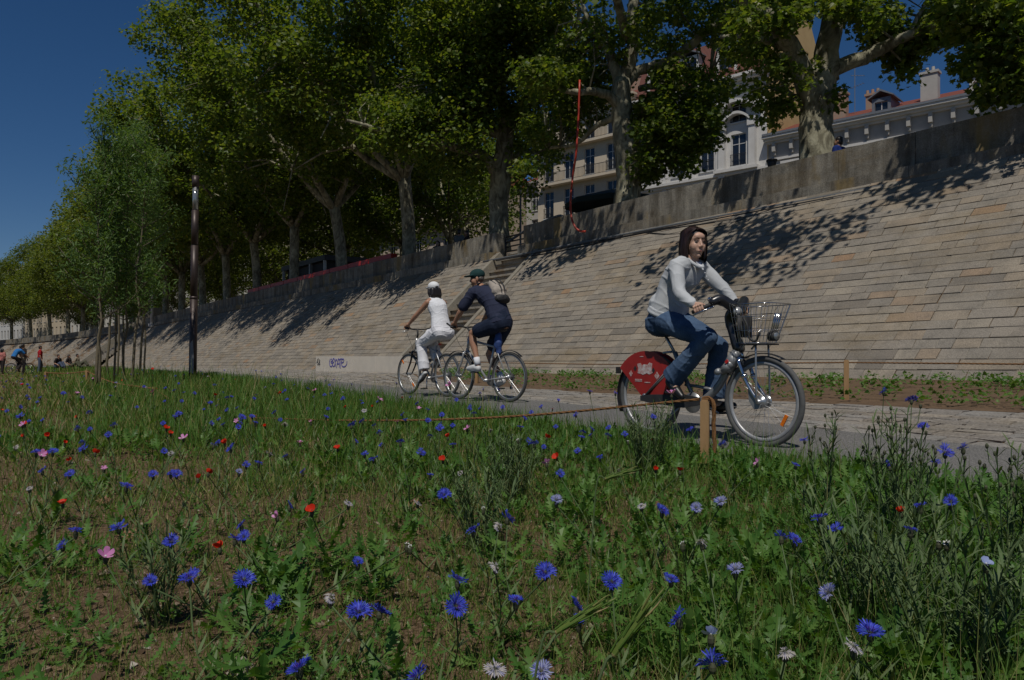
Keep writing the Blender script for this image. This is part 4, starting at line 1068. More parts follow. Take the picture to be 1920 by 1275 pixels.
# ---- the two sports bicycles
def sport_bike(label, p, a, seat, bar, fm, frm, crank, bars, guards, bag=None, wr=.345, refl=None):
    b = thing('bicycle', label, 'bicycle', p, a); W = 1.07
    wheel(b, (0, 0, wr), wr, .019, .02, M['alu'], M['tyre'], 32, .03, .08)
    w2 = wheel(b, (W, 0, wr), wr, .019, .02, M['alu'], M['tyre'], 32, .02, .07)
    bb = np.array([.44, 0, .29]); st = np.array([.27, 0, seat[1] - .14]); ht = np.array([.835, 0, bar[1] - .16]); hb_ = np.array([.875, 0, bar[1] - .32])
    f = MB(); f.tube([bb, st], .016, 10); f.tube([hb_ - [.01, 0, .02], ht + [0, 0, .02]], .02, 10); f.tube([ht - [0, 0, .02], st - [-.01, 0, .10]], .017, 10); f.tube([hb_, bb], .019, 10)
    for sd in (-1, 1): f.tube([bb, bb + [-.06, sd * .045, .01], (0, sd * .06, wr)], .009, 8); f.tube([st - [0, 0, .06], st + [-.05, sd * .045, -.11], (0, sd * .06, wr)], .008, 8)
    f.disc(bb, (0, 1, 0), .024, .08, 14); f.build('frame', fm, b, True)
    k = MB()
    for sd in (-1, 1): k.tube(spline([(.885, sd * .055, bar[1] - .36), (.93, sd * .058, .56), (1.0, sd * .058, .44), (W, sd * .055, wr)], 4), np.linspace(.018, .011, 13), 10)
    k.tube([(.885, -.058, bar[1] - .36), (.885, .058, bar[1] - .36)], .018, 10); k.tube([(.89, 0, bar[1] - .38), (.87, 0, bar[1] - .3)], .018, 8); k.build('fork', frm, b, True)
    k = MB(); k.tube([ht, ht + [-.025, 0, .09], (bar[0], 0, bar[1])], .015, 8)
    k.tube(spline([(bar[0] + bars[0], -bars[1], bar[1] + bars[2]), (bar[0] + .01, -.12, bar[1] + .01), (bar[0] + .015, 0, bar[1]), (bar[0] + .01, .12, bar[1] + .01), (bar[0] + bars[0], bars[1], bar[1] + bars[2])], 5), .012, 10)
    hb2 = k.build('handlebar', M['matt'], b, True)
    for sd in (-1, 1):
        g = MB(); g.cap_tube([(bar[0] + bars[0], sd * bars[1], bar[1] + bars[2]), (bar[0] + bars[0] * .55 + .004, sd * (bars[1] - .11), bar[1] + bars[2] * .6 + .004)], .0165, 10)
        if bars[3]: g.cap_tube([(bar[0] + bars[0], sd * bars[1], bar[1] + bars[2]), (bar[0] + bars[0] + .09, sd * (bars[1] + .01), bar[1] + bars[2] + .05)], .013, 10)
        g.build('grip', M['matt'], hb2, True)
        g = MB(); g.cap_tube([(bar[0] + .05, sd * (bars[1] - .14), bar[1] - .01), (bar[0] + .06, sd * (bars[1] - .03), bar[1] - .035)], .006, 8); g.build('brake_lever', M['alu'], hb2, True)
    g = MB(); g.tube(spline([(bar[0] + .05, .16, bar[1]), (bar[0] + .16, .1, bar[1] - .06), (bar[0] + .14, .03, bar[1] - .24), (.9, .02, bar[1] - .36)], 5), .003, 5); g.tube(spline([(bar[0] + .05, -.16, bar[1]), (bar[0] + .12, -.1, bar[1] - .1), (.86, -.03, bar[1] - .3)], 5), .003, 5); g.build('brake_cable', M['matt'], hb2)
    saddle(b, (seat[0], 0, seat[1]), M['matt'], .27, .15, tuple(st), M['alu'])
    crankset(b, bb, crank, .17, M['alu'], .08)
    g = MB(); g.disc((0, -.045, wr), (0, 1, 0), .045, .035, 18); g.cap_tube([(.0, -.07, wr - .03), (.03, -.07, wr - .12)], .012, 8); g.disc((.01, -.07, wr - .09), (0, 1, 0), .025, .01, 12); g.disc((.035, -.07, wr - .15), (0, 1, 0), .025, .01, 12)
    g.build('derailleur', M['matt'], b, True)
    if guards: arc_guard(b, (0, 0, wr), wr + .02, .05, 25, 130, M['black']); arc_guard(b, (W, 0, wr), wr + .02, .045, 55, 160, M['black'])
    if bag:
        g = MB(); g.cap_tube([(.20, .015, seat[1] - .06), (.19, .03, seat[1] - .20)], [.05, .062], 12); g.cap_tube([(.20, .03, seat[1] - .20), (.18, .02, seat[1] - .32)], [.055, .04], 12)
        g.remesh('saddle_bag', bag, b, .012, 3, lambda co: .007 * wob(co, 40))
    g = MB(); g.box((.19, 0, seat[1] - .11), (.02, .05, .03)); g.build('rear_light', M['redref'], b)
    if refl:
        for o_, (x, z) in ((w2, (W + refl[0], wr + refl[1])), (b.children[0] if False else w2, (W - refl[0] * .8, wr - refl[1] * .9))):
            g = MB(); g.box((x, .01, z), (.07, .012, .022), roty(-math.atan2(refl[1], refl[0]))); g.build('reflector', M['orange'], o_)
    return b
p = np.array([-8.62, 6.06]); B2p = np.array([*p, float(zg(*p)) + .012]); B2a = math.atan2(-.17, -1.06)
b2 = sport_bike('silver bicycle with black mudguards ridden by the man in navy', tuple(B2p), B2a, (.20, 1.0), (.88, 1.05), M['silver'], M['silver'], math.radians(222), (-.01, .30, .0, True), True, M['blue_bag'])
p = np.array([-10.47, 6.16]); B3p = np.array([*p, float(zg(*p)) + .012]); B3a = math.atan2(-.11, -1.06)
b3 = sport_bike('silver bicycle with black fork and orange wheel reflectors ridden by the woman in white', tuple(B3p), B3a, (.17, .94), (.82, 1.08), M['silver'], M['black'], math.radians(88), (-.08, .28, .02, False), False, refl=(.17, .2))
# ================================================================ people
def skin_mat(name, c):
    m, nt, b = nodes(name); v = objco(nt)
    nt.links.new(ramp(nt, noise(nt, 14, 4, .6, v), [(.35, c), (.7, tuple(x * .86 for x in c))]), b.inputs['Base Color'])
    b.inputs['Roughness'].default_value = .5; b.inputs['Subsurface Weight'].default_value = .08; b.inputs['Subsurface Radius'].default_value = (.01, .004, .002)
    return m
M['skin'] = skin_mat('skin', (.56, .345, .25)); M['skin_tan'] = skin_mat('tanned_skin', (.38, .20, .125))
def cloth(name, c, c2=None, sc=9, fine=260, bm=.25):
    return mat(name, c, .85, 0, c2, sc, 5, bm, fine, .004, .15)
def hairm(name, c, c2):
    m, nt, b = nodes(name); v = objco(nt, (1, 1, .12))
    nz = noise(nt, 90, 3, .6, v)
    nt.links.new(ramp(nt, nz, [(.35, c), (.7, c2)]), b.inputs['Base Color']); b.inputs['Roughness'].default_value = .42
    bump(nt, b, nz, .6, .006); return m
M['hair'] = hairm('dark_brown_hair', (.012, .007, .006), (.032, .016, .013)); M['hair_black'] = hairm('black_hair', (.008, .006, .006), (.022, .016, .014))
M['strand'] = leafmat('hair_strand', [(0, (.010, .006, .005)), (.6, (.024, .012, .010)), (1, (.05, .026, .02))], .0, .35, .5, 1.); M['hair_grey'] = hairm('greying_hair', (.06, .045, .035), (.12, .1, .085))
M['sweater'] = cloth('pale_grey_knit', (.50, .515, .53), (.43, .445, .46), 6)
M['tee'] = cloth('white_cotton', (.74, .75, .78), (.66, .67, .70), 5)
def denim():
    m, nt, b = nodes('blue_denim'); v = objco(nt)
    c = ramp(nt, noise(nt, 5, 5, .6, v), [(.3, (.038, .066, .125)), (.52, (.07, .115, .195)), (.74, (.12, .175, .265))])
    c = mixc(nt, .5, c, ramp(nt, noise(nt, 320, 2, .5, objco(nt, (1, 1, .3))), [(.35, (.5, .5, .5)), (.65, (1.3, 1.3, 1.3))]), 'MULTIPLY')
    nt.links.new(c, b.inputs['Base Color']); b.inputs['Roughness'].default_value = .9; b.inputs['Specular IOR Level'].default_value = .12
    bump(nt, b, noise(nt, 28, 4, .6, v), .35, .01); return m
M['denim'] = denim()
M['navy'] = cloth('navy_cotton', (.030, .036, .066), (.022, .026, .05)); M['navy_short'] = cloth('navy_shorts', (.018, .026, .050), (.012, .018, .036))
M['whitepant'] = cloth('white_trousers', (.70, .70, .73), (.62, .62, .66), 5); M['shoe_black'] = mat('black_leather', (.012, .011, .011), .4)
M['shoe_white'] = mat('white_trainer', (.62, .62, .61), .6, col2=(.5, .5, .5), scale=20); M['eye'] = mat('eye_white', (.33, .29, .26), .5); M['iris'] = mat('dark_iris', (.012, .008, .006), .5, spec=.2)
M['lid'] = mat('eyelid_skin', (.20, .105, .075), .6); M['lip'] = mat('lips', (.38, .16, .125), .5); M['brow'] = mat('eyebrow', (.03, .016, .012), .8)
M['beige'] = cloth('beige_canvas', (.40, .35, .30), (.34, .30, .26)); M['greencap'] = cloth('dark_green_cap', (.018, .05, .05), (.012, .036, .036)); M['whitecap'] = cloth('white_cap', (.72, .73, .74), (.64, .65, .66))
for n, c in dict(redc=(.36, .02, .025), darkc=(.03, .025, .025), bluec=(.03, .16, .42), pinkc=(.42, .16, .14), khaki=(.30, .25, .18), olive=(.10, .10, .07), greyc=(.16, .165, .17), yellowc=(.55, .48, .20), whitec=(.6, .6, .6), deepblue=(.012, .03, .16), jeansf=(.07, .09, .14)).items(): M[n] = cloth(n, c)
A = np.array

def xf(c, yaw, pitch=0., roll=0., s=1.):
    """head frame: x forward, y left, z up"""
    Q = rotz(yaw) @ roty(pitch) @ rotx(roll) * s
    return lambda p: A(c) + A(p) @ Q.T, Q

def head_geo(mb, c, yaw, pitch, roll=0., s=1., sex='f'):
    f, Q = xf(c, yaw, pitch, roll, s); q = Q / s
    B = lambda p, r: mb.ball(f(p), A(np.broadcast_to(r, (3,))) * s, 16, q)
    B((-.015, 0, .04), (.095, .076, .085)); B((.012, 0, -.018), (.074, .063, .088)); B((.028, 0, -.072), (.047, .044, .040)); B((.060, 0, -.098), (.018, .02, .016))
    B((.062, 0, .052), (.024, .048, .030)); B((.044, .032, -.026), (.034, .031, .042)); B((.044, -.032, -.026), (.034, .031, .042)); B((.056, 0, -.048), (.028, .044, .038))
    mb.cap_tube([f((.078, 0, .022)), f((.092, 0, -.010)), f((.096, 0, -.023))], A([.0085, .0095, .0115]) * s, 10)
    for sd in (-1, 1): B((.09, sd * .012, -.029), (.009, .008, .007)); B((-.008, sd * .078, -.004), (.020, .009, .032)); mb.cap_tube([f((.074, sd * .012, .036)), f((.064, sd * .044, .034))], .0065 * s, 8)
    B((.074, 0, -.062), (.014, .028, .014))
    return f, Q

def face(par, f, Q, s=1., lips=True):
    q = Q / s
    for sd in (-1, 1):
        e = MB(); e.ball(f((.0685, sd * .031, .010)), A([.0112, .0125, .0066]) * s, 12, q); eo = e.build('eye', M['eye'], par, True)
        e = MB(); e.ball(f((.0785, sd * .0305, .009)), A([.0042, .0062, .0062]) * s, 10, q); e.build('iris', M['iris'], eo, True)
        e = MB(); e.cap_tube([f((.0835, sd * .013, .033)), f((.083, sd * .028, .040)), f((.070, sd * .049, .036))], A([.0024, .0028, .0016]) * s, 8); e.build('eyebrow', M['brow'], par, True)
        e = MB(); e.cap_tube([f((.081, sd * .017, .016)), f((.0835, sd * .031, .0215)), f((.073, sd * .046, .015))], .0026 * s, 6); e.build('eyelid', M['lid'], par, True)
    if lips:
        e = MB(); e.cap_tube([f((.077, -.022, -.066)), f((.0895, -.006, -.060)), f((.0905, 0, -.0612)), f((.0895, .006, -.060)), f((.077, .022, -.066))], A([.0015, .003, .003, .003, .0015]) * s, 8)
        e.cap_tube([f((.077, -.019, -.0672)), f((.0885, 0, -.0675)), f((.077, .019, -.0672))], A([.0015, .0042, .0015]) * s, 8)
        e.build('lips', M['lip'], par, True)

def torso(mb, J, hw, hd, lo=0, hi=7, grow_=0., low=None):
    """rings from crotch to neck base"""
    pel, nk = A(J['pel'], float), A(J['neck'], float); lat0 = nrm(A(J['hipL'], float) - A(J['hipR'], float)); lat1 = nrm(A(J['shL'], float) - A(J['shR'], float))
    mid = (pel + nk) / 2 + A(J.get('bend', (-.03, 0, 0)))
    ax = nrm(mid - pel)
    P = [pel - ax * .11, pel - ax * .02, pel + (mid - pel) * .55, mid, mid + (nk - mid) * .45, mid + (nk - mid) * .80, nk, nk + nrm(nk - mid) * .04]
    P = P[lo:hi + 1]; n = len(P); C = []; a = []; b = []
    for i, p in enumerate(P):
        t = (i + lo) / 7; L = nrm(lat0 * (1 - t) + lat1 * t)
        T = nrm(P[min(i + 1, n - 1)] - P[max(i - 1, 0)]); D = nrm(np.cross(L, T)); C.append(p); a.append(L * (hw[i + lo] + grow_)); b.append(D * (hd[i + lo] + grow_))
    S = spline(np.column_stack([C, a, b]), 4)
    mb.rings(S[:, :3], S[:, 3:6], S[:, 6:9], 20)

def grip_hand(mb, wrist, c, axis, back, out, r=.016, s=1.):
    """hand closed on a bar: c grip centre, axis along the bar towards the thumb, 'back' points from the bar to the back of the hand"""
    ax = nrm(axis); bk = nrm(A(back) - ax * np.dot(back, ax)); fr = np.cross(ax, bk) * out; w = A(wrist, float); c = A(c, float)
    kn = c + bk * (r + .014) + fr * .012
    for t in (-.03, -.01, .01, .03): mb.cap_tube([w + ax * t * .5, kn + ax * t - fr * .012, kn + ax * t + fr * .012], A([.019, .0155, .0105]) * s, 10)
    for i, t in enumerate((-.032, -.0105, .011, .032)):
        R_ = r + .0085; L = (.82, 1., 1.05, .95)[i]
        pts = [c + ax * t + (bk * math.cos(a) + fr * math.sin(a)) * (R_ + (.006 if k == 0 else 0)) for k, a in enumerate(np.radians(A([25, 70, 115, 160 , 205]) * L))]
        mb.cap_tube(pts, A([.0098, .0098, .0092, .0086, .0078]) * s, 8)
    th = c + ax * .034
    mb.cap_tube([w + ax * .022 + (c - w) * .35, c + ax * .040 + bk * (r + .006) - fr * .016, c + ax * .050 - fr * (r + .008), c + ax * .046 - bk * (r + .008) - fr * .006], A([.015, .0125, .0105, .0085]) * s, 8)

def loose_hand(mb, wrist, d, side, s=1.):
    w = A(wrist, float); d = nrm(d); a = nrm(np.cross(d, A(side, float))); sd = np.cross(a, d)
    mb.cap_tube([w, w + d * .07], A([.022, .026]) * s, 8); mb.box(w + d * .05, A([.02, .06, .07]) * s * .9, np.stack([a, sd, d], 1))
    for i, t in enumerate((-.027, -.009, .009, .027)): mb.cap_tube([w + d * .08 + sd * t, w + d * (.12 + .01 * (i in (1, 2))) + sd * t + a * .012, w + d * (.145 + .014 * (i in (1, 2))) + sd * t + a * .03], A([.009, .0085, .007]) * s, 6)
    mb.cap_tube([w + d * .02 + sd * .025, w + d * .065 + sd * .052 + a * .01, w + d * .09 + sd * .055 + a * .02], A([.013, .011, .008]) * s, 6)

F_HW = [.10, .172, .15, .138, .155, .150, .055, .05]; F_HD = [.09, .128, .108, .100, .120, .085, .052, .05]
M_HW = [.10, .165, .158, .160, .178, .172, .062, .058]; M_HD = [.09, .125, .115, .110, .125, .095, .06, .056]

def body(J, name, label, loc, rz, skin, sex='f', voxel=.005, hands=None, group=None, headscale=1., shoes=None, grow_=0, nofoot=False):
    mb = MB(); hw, hd = (F_HW, F_HD) if sex == 'f' else (M_HW, M_HD); k = 1. if sex == 'f' else 1.14
    torso(mb, J, A(hw) - .012, A(hd) - .012)
    for S in 'LR':
        sh, el, wr, hp, kn, an, bl = (A(J[n + S], float) for n in ('sh', 'el', 'wr', 'hip', 'kn', 'an', 'ba'))
        mb.cap_tube([A(J['neck']) * .35 + sh * .65, sh], [.06 * k, .052 * k], 10)
        mb.cap_tube(spline([sh, sh + (el - sh) * .45, el], 3), A([.050, .049, .047, .044, .041, .038, .036]) * k, 12)
        mb.cap_tube(spline([el, el + (wr - el) * .35, wr], 3), A([.037, .039, .039, .037, .033, .028, .0245]) * k, 12)
        mb.cap_tube(spline([hp, hp + (kn - hp) * .5, kn], 3), A([.088, .087, .083, .076, .067, .059, .054]) * (1 if sex == 'f' else .98), 14)
        bk = nrm(np.cross(np.cross(kn - hp, an - kn), an - kn)) * .012 if np.linalg.norm(np.cross(kn - hp, an - kn)) > 1e-4 else A([0, 0, 0])
        mb.cap_tube(spline([kn, kn + (an - kn) * .33 + bk * -1, kn + (an - kn) * .7, an], 3), A([.052, .054, .057, .056, .050, .043, .038, .036, .034, .034]), 12)
        dv = nrm(bl - an); heel = A(J['he' + S], float)
        mb.cap_tube([heel, (heel + bl) / 2 + (an - heel) * .18, bl, bl + nrm(bl - heel) * .06], [.030, .034, .036, .024], 12); mb.cap_tube([an, (an * .5 + heel * .5)], [.034, .032], 10)
        h = (hands or {}).get(S)
        if h is None: loose_hand(mb, wr, wr - el, A([0, 1., 0]) * (1 if S == 'L' else -1), k)
        else: grip_hand(mb, wr, *h, s=k)
    hc = A(J['head'], float); f, Q = head_geo(mb, hc, J['yaw'], J.get('pitch', 0), J.get('roll', 0), headscale, sex)
    mb.cap_tube([A(J['neck'], float) - [0, 0, .02], f((-.022, 0, -.07))], [.056 * k, .049 * k], 12)
    o = mb.remesh(name, skin, None, voxel, 5 if voxel < .01 else 3)
    o.location = tuple(loc); o.rotation_euler = (0, 0, rz)
    tag(o, label, 'person', group, 'thing')
    return o, f, Q

def sleeves(mb, J, k, r0, r1, upto='wr', frac=1.):
    for S in 'LR':
        sh, el, wr = (A(J[n + S], float) for n in ('sh', 'el', 'wr')); nk = A(J['neck'], float)
        mb.cap_tube([nk * .42 + sh * .58, sh * .97 + nk * .03], [.075 * k, .07 * k], 12)
        if upto == 'wr':
            P = spline([sh, sh + (el - sh) * .5, el, el + (wr - el) * .5, wr - (wr - el) * .06], 4); mb.cap_tube(P, np.linspace(r0, r1, len(P)), 14)
        else:
            P = spline([sh, sh + (el - sh) * .4, sh + (el - sh) * frac], 4); mb.cap_tube(P, np.linspace(r0, r1, len(P)), 14)

def trousers(mb, J, radii, hem, frac=1., sex='f', hi=2, grow_=.012):
    hw, hd = (F_HW, F_HD) if sex == 'f' else (M_HW, M_HD)
    torso(mb, J, hw, hd, 0, hi, grow_)
    for S in 'LR':
        hp, kn, an = (A(J[n + S], float) for n in ('hip', 'kn', 'an'))
        mb.cap_tube(spline([hp, hp + (kn - hp) * .5, kn], 3), np.interp(np.linspace(0, 1, 7), [0, .5, 1], radii[:3]), 16)
        if frac > 0:
            P = spline([kn, kn + (an - kn) * .4, kn + (an - kn) * frac], 4); mb.tube(P, np.interp(np.linspace(0, 1, len(P)), [0, .5, 1], [radii[2], radii[3], hem]), 16); mb.ball(kn, radii[2], 14)

def folds(a, sc, sd=0):
    def f(co):
        w = 2.6 * wob(co, sc * .55, sd + 3); r1 = 1 - np.abs(np.sin(co[:, 2] * sc * 1.9 + co[:, 0] * sc * .9 + w)); r2 = 1 - np.abs(np.sin(co[:, 2] * sc * 1.1 - co[:, 0] * sc * 2.1 + co[:, 1] * sc + w * 1.2 + 1))
        m = .5 + .5 * wob(co, sc * .7, sd + 8)
        return a * (.7 * wob(co, sc, sd) + 1.9 * r1 ** 3 * m + 1.5 * r2 ** 4 * (1 - m)) - a * .5
    return f

# ---------------------------------------------------------------- woman on the red and grey bicycle
J = dict(pel=(.19, 0, 1.0), neck=(.455, 0, 1.462), bend=(-.045, 0, .02), hipL=(.26, .085, .975), hipR=(.26, -.085, .975), knR=(.70, -.10, .835), anR=(.335, -.105, .50), baR=(.41, -.13, .405), heR=(.318, -.115, .475),
         knL=(.645, .10, .765), anL=(.59, .115, .345), baL=(.695, .13, .285), heL=(.56, .125, .275), shL=(.435, .165, 1.415), shR=(.43, -.165, 1.41),
         elR=(.535, -.245, 1.19), wrR=(.70, -.285, 1.085), elL=(.60, .255, 1.225), wrL=(.70, .285, 1.09), head=(.495, -.005, 1.605), yaw=-.34, pitch=.05)
gR = (A([.755, -.275, 1.045]), A([.14, .05, .055]), A([-.2, -.1, 1.]), 1); gL = (A([.755, .275, 1.045]), A([.14, -.05, .055]), A([-.2, .1, 1.]), -1)
w1, f, Q = body(J, 'person', 'woman with dark bob, pale grey sweater and flared jeans riding the hire bicycle', B1p, B1a, M['skin'], 'f', .0045, {'R': gR, 'L': gL}, headscale=1.02)
face(w1, f, Q, 1.02)
pel, nk = A(J['pel'], float), A(J['neck'], float); Js = dict(J); Js['pel'] = tuple(pel + nrm(A([.20, 0, .46])) * .06)
mb = MB(); torso(mb, Js, F_HW, F_HD, 1, 6, .020); sleeves(mb, J, 1., .066, .040)
pel, nk = A(J['pel'], float), A(J['neck'], float)
mb.cap_tube([pel + [.0, .05, .115], pel + [0, -.05, .115]], .125, 14); mb.cap_tube([nk + [-.02, .07, -.04], nk + [-.02, -.07, -.04]], .062, 12)
mb.remesh('sweater', M['sweater'], w1, .007, 5, folds(.0045, 15, 1))
ax = nrm(A([.20, 0, .46])); th = np.linspace(0, 2 * PI, 26)[:-1]; sx = A([ax[2], 0, -ax[0]]); hc = pel + ax * .045 + [-.005, 0, 0]
mb = MB(); mb.tube([hc + sx * .145 * math.cos(t) + A([0, .178, 0]) * math.sin(t) for t in th], .020, 10, closed=True); mb.tube([hc + ax * .03 + sx * .142 * math.cos(t) + A([0, .174, 0]) * math.sin(t) for t in th], .018, 10, closed=True); mb.remesh('sweater_hem', M['sweater'], w1, .007, 3)
mb = MB(); th = np.linspace(0, 2 * PI, 22)[:-1]
C = A([nk + [.006 + .060 * math.cos(t) + .035 * max(0, math.cos(t)), .064 * math.sin(t), .022 - .050 * math.cos(t) - .03 * max(0, math.cos(t))] for t in th]); mb.tube(C, .015, 10, closed=True)
mb.remesh('collar', M['sweater'], w1, .006, 3)
mb = MB(); c = nk + A([.094, 0, -.045]); mb.prism([(-.028, .045), (.028, .045), (.004, -.04), (-.004, -.04)], c, (0, 1, 0), nrm([-.62, 0, .80]), .006); mb.build('undershirt', M['tee'], w1)
mb = MB()
for j in range(3): mb.ball(c + A([.042 + .016 * j, 0, -.058 - .03 * j]), .0055, 8)
b_ = mb.build('button', M['tee'], w1, True)
mb = MB(); trousers(mb, J, [.108, .098, .080, .080], .094, .99, grow_=.014); mb.cap_tube([pel + [-.04, .06, -.035], pel + [-.04, -.06, -.035]], .118, 14)
mb.remesh('jeans', M['denim'], w1, .007, 5, folds(.0045, 17, 4))
for S in 'RL':
    mb = MB(); he, ba = A(J['he' + S], float), A(J['ba' + S], float); d = nrm(ba - he)
    mb.cap_tube([he, (he + ba) / 2 + [0, 0, -.012], ba, ba + d * .075], [.036, .035, .041, .028], 12); mb.remesh('shoe', M['shoe_black'], w1, .006, 3)
# hair: a bob with side parting
mb = MB(); q = Q / 1.02; Bh = lambda p, r: mb.ball(f(p), A(r), 18, q)
Bh((-.026, 0, .052), (.100, .090, .088)); Bh((-.05, 0, -.01), (.080, .088, .10)); Bh((.0, 0, .09), (.060, .070, .042))
for sd in (-1, 1):
    mb.cap_tube([f((.034, sd * .056, .085)), f((.018, sd * .078, .03)), f((.006, sd * .085, -.05)), f((.014, sd * .078, -.112))], [.018, .018, .020, .014], 10)
    mb.cap_tube([f((-.02, sd * .068, .03)), f((-.035, sd * .084, -.05)), f((-.04, sd * .078, -.130))], [.030, .032, .022], 10)
    mb.cap_tube([f((-.08, sd * .04, .02)), f((-.095, sd * .05, -.06)), f((-.09, sd * .05, -.145))], [.045, .042, .028], 10)
mb.cap_tube([f((-.085, 0, .02)), f((-.10, 0, -.06)), f((-.095, 0, -.14))], [.05, .046, .03], 10)
hr = mb.remesh('hair', M['hair'], w1, .006, 5)
g = np.random.default_rng(3); mb = MB()          # loose strands over the bob
for k in range(1500):
    ph = g.uniform(-PI, PI); wide = abs(ph) > 1.02; ph2 = ph if wide else (1.05 + g.uniform(0, .35)) * (1 if ph > -.25 else -1)
    q0 = A([g.uniform(-.08, .062), -.018 + g.normal() * .006, .147]); q0[2] -= 6.0 * (q0[0] + .022) ** 2
    j = 1 + g.normal() * .022; el = lambda p_, z_, rx, ry: A([-.030 + rx * math.cos(p_) * j, ry * math.sin(p_) * j, z_])
    q1 = el(ph if wide else ph * .8 + (.25 if ph > -.25 else -.25), .108, .099, .086); q2 = el(ph2, .05, .110, .101); q3 = el(ph2, -.03, .112, .110); e_ = -.128 + g.normal() * .012 - (.012 if abs(ph2) > 2 else 0)
    q4 = el(ph2 + g.normal() * .04, e_, .100 if g.random() < .8 else .116, .100 if g.random() < .85 else .112)
    P = spline([f(q0), f(q1), f(q2), f(q3), f(q4)], 4); T, a_, b_ = frames(P); n_ = np.cross(T, P - f((-.03, 0, 0))); n_ /= np.linalg.norm(n_, axis=1, keepdims=True); w_ = np.linspace(.0022, .0012, len(P))[:, None]
    V = np.empty((2 * len(P), 3)); V[0::2] = P - n_ * w_; V[1::2] = P + n_ * w_; mb.add(V, [[2 * i, 2 * i + 1, 2 * i + 3, 2 * i + 2] for i in range(len(P) - 1)])
mb.build('hair_strands', M['strand'], hr, True)

# ---------------------------------------------------------------- man in navy
J = dict(pel=(.16, 0, 1.09), neck=(.545, 0, 1.585), bend=(-.05, 0, .035), hipL=(.20, .09, 1.06), hipR=(.20, -.09, 1.06), knL=(.63, .12, .955), anL=(.50, .135, .525), baL=(.615, .135, .455), heL=(.475, .14, .455),
         knR=(.53, -.115, .66), anR=(.275, -.12, .32), baR=(.37, -.125, .235), heR=(.25, -.12, .27), shL=(.53, .20, 1.525), shR=(.53, -.20, 1.525),
         elL=(.69, .275, 1.275), wrL=(.845, .27, 1.105), elR=(.70, -.26, 1.27), wrR=(.84, -.255, 1.105), head=(.665, .0, 1.735), yaw=.75, pitch=.10)
gL = (A([.885, .255, 1.052]), A([.005, -1, 0]), A([-.35, 0, 1.]), -1); gR = (A([.885, -.255, 1.052]), A([.005, 1, 0]), A([-.35, 0, 1.]), 1)
m1, f, Q = body(J, 'person', 'man in green cap, navy shirt and shorts riding the silver mudguard bicycle', B2p, B2a, M['skin_tan'], 'm', .006, {'R': gR, 'L': gL}, headscale=1.04)
face(m1, f, Q, 1.04)
mb = MB(); torso(mb, J, M_HW, M_HD, 1, 6, .022); sleeves(mb, J, 1.12, .080, .078, 'el', .78); mb.remesh('shirt', M['navy'], m1, .009, 4, folds(.006, 14, 2))
mb = MB(); J2 = dict(J)
for S in 'LR': J2['kn' + S] = tuple(A(J['hip' + S]) * .34 + A(J['kn' + S]) * .66)
trousers(mb, J2, [.122, .118, .112, .1], .1, 0, 'm', 2, .018)
mb.remesh('shorts', M['navy_short'], m1, .009, 4, folds(.005, 15, 3))
mb = MB(); q = Q / 1.04; mb.ball(f((-.012, 0, .062)), (.112, .094, .085), 18, q); mb.prism([(.0, -.085), (.10, -.085), (.165, -.06), (.185, 0), (.165, .06), (.10, .085), (.0, .085)], f((.0, 0, .052)), Q[:, 0] / 1.04, nrm(Q[:, 1]), .014)
mb.remesh('cap', M['greencap'], m1, .007, 2)
mb = MB(); mb.ball(f((-.05, 0, .0)), (.058, .082, .055), 14, q); mb.remesh('hair', M['hair_grey'], m1, .008, 2)
for sd, S in ((1, 'L'), (-1, 'R')):
    he, ba = A(J['he' + S], float), A(J['ba' + S], float); an = A(J['an' + S], float); d = nrm(ba - he); kn = A(J['kn' + S], float)
    mb = MB(); mb.cap_tube([he + [0, 0, .005], (he + ba) / 2 + (an - he) * .25, ba + [0, 0, .008], ba + d * .085], [.043, .046, .046, .034], 12); mb.cap_tube([he - (an - he) * .12, ba + [0, 0, -.018], ba + d * .09], [.034, .036, .026], 10); mb.remesh('shoe', M['shoe_white'], m1, .007, 2)
    mb = MB(); mb.tube([an + (kn - an) * .2, an + (kn - an) * .08, an - (kn - an) * .04], [.045, .044, .046], 14); mb.build('sock', M['tee'], m1, True)
# backpack on his back (a thing of its own)
bp = thing('backpack', 'beige and black sling backpack on the back of the man in navy', 'backpack', tuple(B2p), B2a)
mb = MB(); c0 = A([.26, -.03, 1.52]); upv = nrm([.62, 0, .78]); bkv = nrm([-.78, 0, .62])
mb.cap_tube([c0 - upv * .08, c0 + upv * .16], [.10, .07], 16); mb.ball(c0 + bkv * .03, (.10, .12, .11), 14); mb.remesh('main_compartment', M['beige'], bp, .009, 4, folds(.004, 20))
mb = MB(); mb.ball(c0 - upv * .12 + bkv * .01, (.085, .125, .075), 14, roty(.5)); mb.ball(c0 - upv * .13 - [0, .06, 0], (.075, .08, .06), 12); mb.remesh('lower_pocket', M['matt'], bp, .009, 4, folds(.004, 22))
mb = MB(); mb.tube(spline([c0 + upv * .2 + bkv * .03, c0 + upv * .15 + bkv * .125, c0 + bkv * .15, c0 - upv * .08 + bkv * .12], 4), .008, 8); mb.tube(spline([c0 + upv * .2 + bkv * .03 + [0, .05, 0], c0 + upv * .13 + bkv * .12 + [0, .055, 0], c0 + bkv * .14 + [0, .055, 0], c0 - upv * .08 + bkv * .11 + [0, .05, 0]], 4), .006, 8); mb.build('zip', M['matt'], bp, True)
mb = MB()
P = [c0 + upv * .16 - bkv * .03, A([.46, .09, 1.668]), A([.56, .105, 1.61]), A([.60, .10, 1.50])]
S = spline(P, 5); mb.rings(S, np.tile([0, .022, 0], (len(S), 1)), np.tile([.006, 0, .006], (len(S), 1)), 8); mb.build('strap', M['matt'], bp, True)

